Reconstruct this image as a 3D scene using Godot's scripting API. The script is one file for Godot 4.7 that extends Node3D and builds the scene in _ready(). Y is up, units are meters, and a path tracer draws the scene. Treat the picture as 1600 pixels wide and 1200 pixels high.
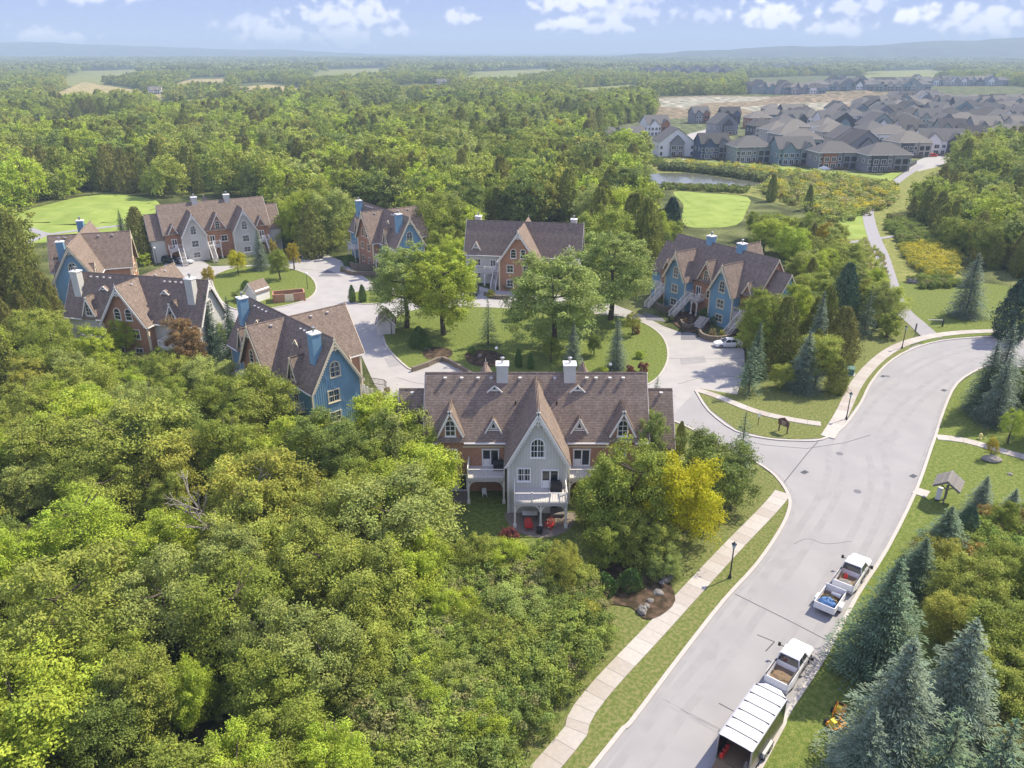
extends Node3D

var M := {}
var T := {}
var names := {}
var rng := RandomNumberGenerator.new()

# ---------------------------------------------------------------- shape builder
class Shape:
	var v := PackedVector3Array()
	var n := PackedVector3Array()
	var c := PackedColorArray()
	var uv := PackedVector2Array()
	var col := Color.WHITE

	func tri(a: Vector3, b: Vector3, d: Vector3, out := Vector3.ZERO) -> void:
		var m := (d - a).cross(b - a)
		if m.length_squared() < 1e-12:
			return
		m = m.normalized()
		if out != Vector3.ZERO and m.dot(out) < 0.0:
			var k := b
			b = d
			d = k
			m = -m
		v.append(a); v.append(b); v.append(d)
		n.append(m); n.append(m); n.append(m)
		c.append(col); c.append(col); c.append(col)

	func quad(a: Vector3, b: Vector3, d: Vector3, e: Vector3, out := Vector3.ZERO) -> void:
		tri(a, b, d, out)
		tri(a, d, e, out)

	func face(p: Array, out := Vector3.ZERO) -> void:
		for i in range(1, p.size() - 1):
			tri(p[0], p[i], p[i + 1], out)

	# a box given by its centre, half sizes and axes
	func box(at: Vector3, size: Vector3, axes := Basis()) -> void:
		var h := size * 0.5
		for k in 3:
			for s in [-1.0, 1.0]:
				var w: Vector3 = axes[k] * h[k] * s
				var p: Vector3 = axes[(k + 1) % 3] * h[(k + 1) % 3]
				var q: Vector3 = axes[(k + 2) % 3] * h[(k + 2) % 3]
				quad(at + w - p - q, at + w + p - q, at + w + p + q, at + w - p + q, w)

	# a box between two corners
	func span(a: Vector3, b: Vector3) -> void:
		box((a + b) * 0.5, (b - a).abs())

	func bar(a: Vector3, b: Vector3, w: float, h: float) -> void:
		var z := (b - a).normalized()
		var x := Vector3.UP.cross(z)
		if x.length() < 0.01:
			x = Vector3.RIGHT
		x = x.normalized()
		box((a + b) * 0.5, Vector3(w, h, a.distance_to(b)), Basis(x, z.cross(x), z))

	func tube(a: Vector3, b: Vector3, ra: float, rb: float, sides := 6, caps := true) -> void:
		var z := (b - a).normalized()
		var x := z.cross(Vector3(0.31, 0.9, 0.27)).normalized()
		var y := z.cross(x)
		for i in sides:
			var t0 := TAU * i / sides
			var t1 := TAU * (i + 1) / sides
			var d0 := x * cos(t0) + y * sin(t0)
			var d1 := x * cos(t1) + y * sin(t1)
			quad(a + d0 * ra, a + d1 * ra, b + d1 * rb, b + d0 * rb, d0 + d1)
			if caps:
				tri(b, b + d0 * rb, b + d1 * rb, z)
				tri(a, a + d0 * ra, a + d1 * ra, -z)

	# rings of (radius, height) about an upright axis
	func lathe(at: Vector3, prof: Array, sides := 12) -> void:
		for i in prof.size() - 1:
			for k in sides:
				var d0 := Vector3(cos(TAU * k / sides), 0, sin(TAU * k / sides))
				var d1 := Vector3(cos(TAU * (k + 1) / sides), 0, sin(TAU * (k + 1) / sides))
				var p: Vector2 = prof[i]
				var q: Vector2 = prof[i + 1]
				var out := (d0 + d1) * (q.y - p.y) + Vector3.UP * (p.x - q.x) * 2.0
				quad(at + d0 * p.x + Vector3.UP * p.y, at + d1 * p.x + Vector3.UP * p.y, at + d1 * q.x + Vector3.UP * q.y, at + d0 * q.x + Vector3.UP * q.y, out)

	# an outline (x, y) pushed along one axis: at + x*ax + y*ay, from -depth/2 to depth/2 along az
	func prism(p: Array, at: Vector3, ax: Vector3, ay: Vector3, az: Vector3, depth: float) -> void:
		var pts := PackedVector2Array(p)
		var ids := Geometry2D.triangulate_polygon(pts)
		var h := az * depth * 0.5
		for s in [-1.0, 1.0]:
			for i in range(0, ids.size(), 3):
				var q := []
				for k in 3:
					var w: Vector2 = pts[ids[i + k]]
					q.append(at + ax * w.x + ay * w.y + h * s)
				tri(q[0], q[1], q[2], h * s)
		var ccw := not Geometry2D.is_polygon_clockwise(pts)
		for i in pts.size():
			var a := pts[i]
			var b := pts[(i + 1) % pts.size()]
			var o2 := Vector2(b.y - a.y, a.x - b.x) * (1.0 if ccw else -1.0)
			var pa := at + ax * a.x + ay * a.y
			var pb := at + ax * b.x + ay * b.y
			quad(pa - h, pb - h, pb + h, pa + h, ax * o2.x + ay * o2.y)

	# closed rings of equal length joined one after another
	func loft(rings: Array, caps := true) -> void:
		for i in rings.size() - 1:
			var r: Array = rings[i]
			var q: Array = rings[i + 1]
			var mid := Vector3.ZERO
			for w in r:
				mid += w / (2.0 * r.size())
			for w in q:
				mid += w / (2.0 * r.size())
			for k in r.size():
				var l := (k + 1) % r.size()
				quad(r[k], r[l], q[l], q[k], (r[k] + r[l] + q[k] + q[l]) * 0.25 - mid)
		if caps:
			var a: Array = rings[0]
			var b: Array = rings[1]
			face(a, a[0] - b[0])
			a = rings[-1]
			b = rings[-2]
			face(a, a[0] - b[0])

	func done() -> ArrayMesh:
		var m := ArrayMesh.new()
		if v.is_empty():
			return m
		var a := []
		a.resize(Mesh.ARRAY_MAX)
		a[Mesh.ARRAY_VERTEX] = v
		a[Mesh.ARRAY_NORMAL] = n
		a[Mesh.ARRAY_COLOR] = c
		if uv.size() == v.size():
			a[Mesh.ARRAY_TEX_UV] = uv
		m.add_surface_from_arrays(Mesh.PRIMITIVE_TRIANGLES, a)
		return m


# leaves: small folded blades, four corners each
class Leaves:
	var v := PackedVector3Array()
	var n := PackedVector3Array()
	var c := PackedColorArray()
	var ids := PackedInt32Array()

	func add(p: Vector3, m: Vector3, t: Vector3, l: float, w: float, k: Color) -> void:
		var side := m.cross(t).normalized() * w * 0.5
		var half := t * l * 0.5
		var i := v.size()
		v.append(p - half); v.append(p + side - half * 0.15); v.append(p + half); v.append(p - side - half * 0.15)
		for j in 4:
			n.append(m)
			c.append(k)
		ids.append(i); ids.append(i + 1); ids.append(i + 2)
		ids.append(i); ids.append(i + 2); ids.append(i + 3)

	func done() -> ArrayMesh:
		var m := ArrayMesh.new()
		var a := []
		a.resize(Mesh.ARRAY_MAX)
		a[Mesh.ARRAY_VERTEX] = v
		a[Mesh.ARRAY_NORMAL] = n
		a[Mesh.ARRAY_COLOR] = c
		a[Mesh.ARRAY_INDEX] = ids
		m.add_surface_from_arrays(Mesh.PRIMITIVE_TRIANGLES, a)
		return m


# ---------------------------------------------------------------- naming and placing
func numbered(called: String) -> String:
	var k: int = names.get(called, 0)
	names[called] = k + 1
	return called if k == 0 else "%s_%03d" % [called, k]


func put(called: String, m: Mesh, mat: Material, parent: Node = null) -> MeshInstance3D:
	var o := MeshInstance3D.new()
	o.mesh = m
	o.material_override = mat
	if parent == null:
		o.name = numbered(called)
		add_child(o, true)
	else:
		o.name = called
		parent.add_child(o, true)
	return o


func thing(called: String, label: String, category: String, at := Vector3.ZERO, turn := 0.0, group := "") -> Node3D:
	var o := Node3D.new()
	o.name = numbered(called)
	add_child(o, true)
	o.position = at
	o.rotation.y = turn
	return tag(o, label, category, group)


func tag(o: Node3D, label: String, category: String, group := "") -> Node3D:
	o.set_meta("label", label)
	o.set_meta("category", category)
	if group:
		o.set_meta("group", group)
	return o


func kind(o: Node3D, k: String) -> Node3D:
	o.set_meta("kind", k)
	return o


func dup(o: Node3D, at: Vector3, turn: float, label: String, group := "") -> Node3D:
	var r: Node3D = o.duplicate()
	var base := String(o.name)
	var cut := base.rfind("_")
	if cut > 0 and base.substr(cut + 1).is_valid_int():
		base = base.substr(0, cut)
	r.name = numbered(base)
	add_child(r, true)
	r.position = at
	r.rotation.y = turn
	r.set_meta("label", label)
	if group:
		r.set_meta("group", group)
	return r


func flat(p: Array, y: float) -> ArrayMesh:
	var s := Shape.new()
	var pts := PackedVector2Array(p)
	var ids := Geometry2D.triangulate_polygon(pts)
	for i in range(0, ids.size(), 3):
		var q := []
		for k in 3:
			q.append(Vector3(pts[ids[i + k]].x, y, pts[ids[i + k]].y))
		s.tri(q[0], q[1], q[2], Vector3.UP)
	return s.done()


# a raised area: top at y1, sides down to y0
func raised(p: Array, y0: float, y1: float) -> ArrayMesh:
	var s := Shape.new()
	s.prism(p, Vector3(0, (y0 + y1) * 0.5, 0), Vector3.RIGHT, Vector3.BACK, Vector3.UP, y1 - y0)
	return s.done()


# rounds the corners of a line or outline
func smooth(p: Array, steps := 4, closed := false) -> Array:
	var out := []
	var m := p.size()
	for i in (m if closed else m - 1):
		var a: Vector2 = p[(i - 1 + m) % m] if closed or i > 0 else p[i] * 2.0 - p[i + 1]
		var b: Vector2 = p[i]
		var d: Vector2 = p[(i + 1) % m]
		var e: Vector2 = p[(i + 2) % m] if closed or i + 2 < m else d * 2.0 - b
		for k in steps:
			out.append(b.cubic_interpolate(d, a, e, float(k) / steps))
	if not closed:
		out.append(p[m - 1])
	return out


func ribbon(p: Array, w: float, y0: float, y1: float, shift := 0.0) -> ArrayMesh:
	var s := Shape.new()
	var l := []
	var r := []
	for i in p.size():
		var d: Vector2 = (p[mini(i + 1, p.size() - 1)] - p[maxi(i - 1, 0)]).normalized()
		var q := Vector2(-d.y, d.x)
		l.append(p[i] + q * (shift - w * 0.5))
		r.append(p[i] + q * (shift + w * 0.5))
	for i in p.size() - 1:
		var a := Vector3(l[i].x, y1, l[i].y)
		var b := Vector3(r[i].x, y1, r[i].y)
		var c := Vector3(r[i + 1].x, y1, r[i + 1].y)
		var d := Vector3(l[i + 1].x, y1, l[i + 1].y)
		var dn := Vector3.UP * (y0 - y1)
		s.quad(a, b, c, d, Vector3.UP)
		if y1 - y0 > 0.01:
			s.quad(a, d, d + dn, a + dn, a - b)
			s.quad(b, c, c + dn, b + dn, b - a)
	return s.done()


func turn_of(x: float, z: float) -> float:
	return atan2(-z, x)


func inside(q: Vector2, polys: Array) -> bool:
	for p in polys:
		if Geometry2D.is_point_in_polygon(q, p):
			return true
	return false


# ---------------------------------------------------------------- materials
func lin(r: float, g: float, b: float) -> Color:
	return Color(r, g, b).linear_to_srgb()


func mat(r: float, g: float, b: float, rough := 0.8, metal := 0.0, spec := 0.4) -> StandardMaterial3D:
	var m := StandardMaterial3D.new()
	m.albedo_color = lin(r, g, b)
	m.roughness = rough
	m.metallic = metal
	m.metallic_specular = spec
	return m


func picture(w: int, h: int, f: Callable) -> ImageTexture:
	var im := Image.create(w, h, false, Image.FORMAT_RGB8)
	for y in h:
		for x in w:
			im.set_pixel(x, y, f.call(x, y))
	return ImageTexture.create_from_image(im)


func noise_tex(size: int, freq: float, seed_: int, lo: Color, hi: Color, mid := -1.0, octaves := 4) -> NoiseTexture2D:
	var f := FastNoiseLite.new()
	f.seed = seed_
	f.frequency = freq
	f.noise_type = FastNoiseLite.TYPE_SIMPLEX_SMOOTH
	f.fractal_octaves = octaves
	var g := Gradient.new()
	g.set_color(0, lo)
	g.set_color(1, hi)
	if mid > 0.0:
		g.set_offset(0, 0.5 - mid)
		g.set_offset(1, 0.5 + mid)
	var t := NoiseTexture2D.new()
	t.width = size
	t.height = size
	t.seamless = true
	t.noise = f
	t.color_ramp = g
	return t


# a surface laid over the world from three sides: a fine pattern times a coarse one
func ground_mat(base: Color, fine: Texture2D, fine_m: float, coarse: Texture2D, coarse_m: float, rough := 0.9) -> StandardMaterial3D:
	var m := StandardMaterial3D.new()
	m.albedo_color = base
	m.albedo_texture = fine
	m.uv1_triplanar = true
	m.uv1_world_triplanar = true
	m.uv1_scale = Vector3.ONE / fine_m
	m.roughness = rough
	m.metallic_specular = 0.25
	if coarse:
		m.detail_enabled = true
		m.detail_blend_mode = BaseMaterial3D.BLEND_MODE_MUL
		m.detail_albedo = coarse
		m.detail_uv_layer = BaseMaterial3D.DETAIL_UV_2
		m.uv2_triplanar = true
		m.uv2_world_triplanar = true
		m.uv2_scale = Vector3.ONE / coarse_m
	return m


# a wall or roof surface in the axes of its own building
func wall_mat(base: Color, tex: Texture2D, metres: float, rough := 0.85, bump := 0.0) -> StandardMaterial3D:
	var m := StandardMaterial3D.new()
	m.albedo_color = base
	m.albedo_texture = tex
	m.uv1_triplanar = true
	m.uv1_triplanar_sharpness = 12.0
	m.uv1_scale = Vector3.ONE / metres
	m.roughness = rough
	m.metallic_specular = 0.3
	if bump > 0.0:
		m.heightmap_enabled = true
		m.heightmap_texture = tex
		m.heightmap_scale = bump
	return m


# uneven ageing over a whole wall or roof
func weather(m: StandardMaterial3D, t: Texture2D, metres: float) -> void:
	m.detail_enabled = true
	m.detail_blend_mode = BaseMaterial3D.BLEND_MODE_MUL
	m.detail_albedo = t
	m.detail_uv_layer = BaseMaterial3D.DETAIL_UV_2
	m.uv2_triplanar = true
	m.uv2_scale = Vector3.ONE / metres


func leaf_mat(r: float, g: float, b: float, through := 0.8) -> StandardMaterial3D:
	var m := mat(r, g, b, 0.6, 0.0, 0.3)
	m.vertex_color_use_as_albedo = true
	m.backlight_enabled = true
	m.backlight = Color(through, through, through)
	m.cull_mode = BaseMaterial3D.CULL_DISABLED
	return m


func make_materials() -> void:
	var g1 := noise_tex(512, 0.06, 11, Color(0.55, 0.55, 0.5), Color(1, 1, 1), 0.22, 5)
	var g2 := noise_tex(512, 0.012, 12, Color(0.62, 0.66, 0.6), Color(1, 1, 1), 0.25, 5)
	var g3 := noise_tex(512, 0.02, 13, Color(0.955, 0.955, 0.96), Color(1, 1, 1), 0.3, 5)
	var g4 := noise_tex(512, 0.2, 14, Color(0.92, 0.92, 0.92), Color(1, 1, 1), 0.3, 3)
	var gl := noise_tex(512, 0.03, 15, lin(0.18, 0.26, 0.05), lin(0.33, 0.38, 0.11), 0.3, 5)
	var gb := noise_tex(512, 0.03, 16, lin(0.22, 0.305, 0.06), lin(0.32, 0.40, 0.10), 0.4, 5)
	var gm := noise_tex(512, 0.03, 17, lin(0.26, 0.32, 0.08), lin(0.46, 0.45, 0.15), 0.3, 5)
	var gf := noise_tex(512, 0.04, 18, lin(0.09, 0.12, 0.035), lin(0.2, 0.2, 0.08), 0.2, 5)
	var dry := noise_tex(512, 0.03, 19, lin(0.18, 0.25, 0.055), lin(0.38, 0.37, 0.16), 0.3, 5)
	M.forest_floor = ground_mat(Color.WHITE, gf, 14.0, g2, 90.0)
	M.lawn = ground_mat(Color.WHITE, gl, 9.0, g1, 2.3)
	M.verge = ground_mat(Color.WHITE, dry, 7.0, g1, 1.7)
	M.green = ground_mat(Color.WHITE, gb, 131.0, g4, 1.7)
	M.meadow = ground_mat(Color.WHITE, gm, 34.0, g1, 6.0)
	M.estate = ground_mat(lin(0.3, 0.34, 0.17), g2, 40.0, g1, 12.0)
	M.field = ground_mat(lin(0.52, 0.42, 0.2), g2, 60.0, null, 1.0)
	M.asphalt = ground_mat(lin(0.365, 0.36, 0.355), g4, 1.1, g3, 67.0, 0.85)
	M.drive = ground_mat(lin(0.43, 0.42, 0.40), g4, 1.3, g3, 41.0, 0.85)
	M.worn = ground_mat(lin(0.345, 0.34, 0.336), g4, 0.9, g3, 23.0, 0.8)
	M.crack = mat(0.14, 0.14, 0.145, 0.8)
	M.path = ground_mat(lin(0.36, 0.355, 0.365), g3, 9.0, g4, 1.0, 0.85)
	M.patch = ground_mat(lin(0.2, 0.2, 0.215), g3, 5.0, g4, 0.7, 0.85)
	M.concrete = ground_mat(lin(0.50, 0.47, 0.42), g3, 6.0, g4, 0.9, 0.85)
	M.concrete_pale = ground_mat(lin(0.54, 0.51, 0.46), g3, 5.0, g4, 0.7, 0.85)
	M.concrete_dull = ground_mat(lin(0.46, 0.42, 0.37), g3, 5.0, g4, 0.8, 0.85)
	M.tar = mat(0.05, 0.05, 0.055, 0.6)
	M.mulch = ground_mat(lin(0.22, 0.15, 0.11), g1, 1.4, g2, 7.0)
	M.sand = ground_mat(lin(0.80, 0.74, 0.64), g2, 70.0, g1, 17.0)
	M.earth = ground_mat(lin(0.58, 0.45, 0.32), g2, 50.0, g1, 11.0)
	M.hill = ground_mat(lin(0.11, 0.16, 0.075), g2, 900.0, g1, 160.0)
	var w := mat(0.13, 0.14, 0.11, 0.12, 0.0, 0.8)
	M.water = w
	# shingles: courses of tabs of uneven tone
	var r := RandomNumberGenerator.new()
	r.seed = 5
	var tone := []
	for i in 4096:
		tone.append(r.randf_range(0.84, 1.0))
	M.roof = wall_mat(lin(0.35, 0.285, 0.24), picture(256, 256, func(x, y):
		var row := int(y / 16.0)
		var t: float = tone[(row * 37 + int((x + (row * 13) % 32) / 21.34) * 11) % 4096]
		if y % 16 < 3:
			t *= 0.6
		return Color(t, t * 0.985, t * 0.97)), 2.4, 0.95, 0.8)
	for k in ["roof"]:
		weather(M[k], noise_tex(512, 0.02, 31, Color(0.88, 0.88, 0.87), Color(1, 1, 1), 0.3, 5), 11.0)
	M.grey_roof = wall_mat(lin(0.25, 0.25, 0.252), g1, 3.0, 0.95)
	M.dark_roof = wall_mat(lin(0.155, 0.155, 0.16), g1, 3.0, 0.95)
	M.pale_roof = wall_mat(lin(0.36, 0.34, 0.315), g1, 3.0, 0.95)
	M.brick = wall_mat(lin(0.50, 0.285, 0.185), picture(256, 256, func(x, y):
		var row := int(y / 16.0)
		var xx: int = x + (16 if row % 2 else 0)
		var t: float = tone[(row * 41 + (xx % 256) / 32 * 17) % 4096]
		if y % 16 < 3 or xx % 32 < 3:
			return Color(0.95, 0.98, 1.0)
		return Color(t, t * 0.97, t * 0.95)), 1.6, 0.9)
	var board := func(x, y):
		var t = 0.97 + 0.03 * tone[x * 7 + y]
		return Color(t, t, t)
	var boards := picture(64, 64, board)
	M.blue = wall_mat(lin(0.205, 0.37, 0.50), boards, 2.0, 0.7)
	M.blue_batten = wall_mat(lin(0.26, 0.43, 0.56), boards, 2.0, 0.7)
	M.grey = wall_mat(lin(0.60, 0.60, 0.555), boards, 2.0, 0.7)
	M.grey_batten = wall_mat(lin(0.70, 0.70, 0.65), boards, 2.0, 0.7)
	var faded := noise_tex(512, 0.015, 32, Color(0.94, 0.94, 0.935), Color(1, 1, 1), 0.35, 3)
	for k in ["brick", "blue", "blue_batten", "grey", "grey_batten"]:
		weather(M[k], faded, 23.0)
	M.trim = mat(0.78, 0.76, 0.70, 0.6)
	M.cream = mat(0.72, 0.64, 0.46, 0.6)
	M.white = mat(0.82, 0.82, 0.8, 0.55)
	M.vent = mat(0.5, 0.49, 0.47, 0.6)
	M.deck = mat(0.52, 0.5, 0.47, 0.8)
	M.glass = mat(0.025, 0.03, 0.035, 0.06, 0.0, 0.6)
	M.far_glass = mat(0.05, 0.055, 0.06, 0.15, 0.0, 0.6)
	M.stone = wall_mat(lin(0.38, 0.32, 0.26), g1, 1.2, 0.95)
	M.boulder = wall_mat(lin(0.42, 0.40, 0.38), g1, 1.5, 0.95)
	M.paver = ground_mat(lin(0.42, 0.36, 0.31), g1, 0.8, g3, 3.0)
	M.bark = wall_mat(lin(0.17, 0.14, 0.115), g1, 1.0, 0.95)
	M.pale_bark = wall_mat(lin(0.46, 0.42, 0.38), g1, 1.0, 0.95)
	M.black = mat(0.02, 0.02, 0.022, 0.5)
	M.rubber = mat(0.025, 0.025, 0.027, 0.85)
	M.iron = mat(0.04, 0.05, 0.055, 0.5, 0.3)
	M.steel = mat(0.45, 0.46, 0.48, 0.35, 0.8)
	M.car_white = mat(0.8, 0.81, 0.83, 0.25, 0.0, 0.5)
	M.fender = mat(0.22, 0.225, 0.23, 0.5, 0.4)
	M.sheet = mat(0.6, 0.61, 0.63, 0.5)
	M.car_silver = mat(0.62, 0.64, 0.68, 0.3, 0.3, 0.5)
	M.car_black = mat(0.018, 0.019, 0.022, 0.2, 0.0, 0.6)
	M.red = mat(0.62, 0.04, 0.03, 0.45)
	M.orange = mat(0.75, 0.3, 0.03, 0.5)
	M.yellow = mat(0.8, 0.6, 0.06, 0.5)
	M.amber = mat(0.85, 0.72, 0.3, 0.5)
	M.blue_tarp = mat(0.09, 0.2, 0.4, 0.5)
	M.wood = wall_mat(lin(0.36, 0.26, 0.17), g1, 0.7, 0.85)
	M.old_wood = wall_mat(lin(0.36, 0.345, 0.345), g1, 0.8, 0.9)
	M.brown_sign = mat(0.11, 0.065, 0.05, 0.6)
	M.transformer = mat(0.10, 0.2, 0.17, 0.5)
	M.globe = mat(0.9, 0.9, 0.88, 0.3)
	M.lamp_glass = mat(0.35, 0.5, 0.55, 0.15)


func _ready() -> void:
	rng.seed = 20240904
	# camera: a drone 46 m up, looking down the road
	var cam := Camera3D.new()
	cam.name = "camera"
	cam.fov = 53.13
	cam.near = 0.5
	cam.far = 30000.0
	cam.position = Vector3(0, 46, 0)
	cam.rotation_degrees = Vector3(-23.3, 0, 0)
	add_child(cam)
	cam.current = true
	var env := Environment.new()
	env.background_mode = Environment.BG_SKY
	env.sky = Sky.new()
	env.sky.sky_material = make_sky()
	env.background_energy_multiplier = 1.0
	env.tonemap_mode = Environment.TONE_MAPPER_LINEAR
	env.tonemap_exposure = 2.15
	env.fog_enabled = true
	env.fog_density = 0.00024
	env.fog_light_color = Color(0.80, 0.90, 0.98)
	env.sdfgi_enabled = true
	env.ssao_enabled = true
	env.ssil_enabled = true
	var we := WorldEnvironment.new()
	we.name = "environment"
	we.environment = env
	add_child(we)
	var sun := DirectionalLight3D.new()
	sun.name = "sun"
	sun.light_energy = 1.1
	sun.light_color = Color(1.0, 0.95, 0.86)
	sun.light_angular_distance = 0.6
	sun.shadow_enabled = true
	add_child(sun)
	sun.look_at_from_position(Vector3(0.58, 0.78, -0.33) * 100.0, Vector3.ZERO)

	make_materials()
	build_land()
	build_condos()
	build_estate()
	build_vehicles()
	build_street()
	make_tree_shapes()
	plant_named_trees()
	plant_woods()


func make_sky() -> ProceduralSkyMaterial:
	var m := ProceduralSkyMaterial.new()
	m.sky_top_color = lin(0.09, 0.15, 0.41)
	m.sky_horizon_color = lin(0.285, 0.335, 0.46)
	m.sky_curve = 0.07
	m.ground_bottom_color = lin(0.1, 0.12, 0.09)
	m.ground_horizon_color = lin(0.26, 0.31, 0.4)
	m.sun_angle_max = 1.0
	m.sky_energy_multiplier = 1.0
	# fair-weather clouds: a few low ones ahead, the many others added for fill
	var w := 4096
	var h := 2048
	var im := Image.create(w, h, false, Image.FORMAT_RGBA8)
	im.fill(Color(1, 1, 1, 0))
	var f := FastNoiseLite.new()
	f.seed = 3
	f.frequency = 0.022
	f.fractal_octaves = 5
	var r := RandomNumberGenerator.new()
	r.seed = 77
	var puffs := []
	# straight ahead (-z) is the middle of the picture; columns go round to the right
	for a in [[-22.0, 4.2, 0.7, 0.5], [-13.5, 3.9, 0.7, 0.75], [5.8, 2.3, 2.5, 1.0], [4.0, 3.3, 1.5, 0.9], [9.0, 3.6, 1.4, 0.7], [-1.4, 3.8, 0.8, 0.5], [2.6, 0.9, 0.5, 0.5], [12.2, 0.3, 1.5, 0.55], [12.4, 2.5, 0.8, 0.3], [18.0, 3.9, 0.8, 0.5], [19.4, 1.1, 0.8, 0.75], [24.2, 1.0, 1.1, 1.0], [28.6, 1.35, 1.4, 0.85], [-24.0, 0.35, 2.0, 0.3]]:
		puffs.append([a[0], a[1], a[2] * 0.7, a[3]])
	for i in 1100:  # clouds out of view, added to brighten and whiten the fill light
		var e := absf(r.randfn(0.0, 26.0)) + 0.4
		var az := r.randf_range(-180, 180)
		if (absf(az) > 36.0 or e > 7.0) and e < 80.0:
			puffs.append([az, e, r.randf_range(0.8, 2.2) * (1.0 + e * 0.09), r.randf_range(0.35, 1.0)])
	var px := w / 360.0
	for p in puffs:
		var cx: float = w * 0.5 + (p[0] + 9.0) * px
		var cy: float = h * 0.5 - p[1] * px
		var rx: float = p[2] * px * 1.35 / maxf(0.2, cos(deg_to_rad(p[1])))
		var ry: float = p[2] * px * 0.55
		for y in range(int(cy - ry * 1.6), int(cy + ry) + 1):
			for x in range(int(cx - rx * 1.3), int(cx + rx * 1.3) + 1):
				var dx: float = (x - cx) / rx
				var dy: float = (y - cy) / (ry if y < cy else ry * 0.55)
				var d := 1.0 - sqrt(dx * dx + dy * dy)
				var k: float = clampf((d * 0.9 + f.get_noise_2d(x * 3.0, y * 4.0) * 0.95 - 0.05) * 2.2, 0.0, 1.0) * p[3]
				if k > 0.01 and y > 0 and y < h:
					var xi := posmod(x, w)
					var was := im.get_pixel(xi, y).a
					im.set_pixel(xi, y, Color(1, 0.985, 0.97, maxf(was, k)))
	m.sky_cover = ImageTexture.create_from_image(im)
	m.sky_cover_modulate = lin(0.42, 0.37, 0.26)
	return m


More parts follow.
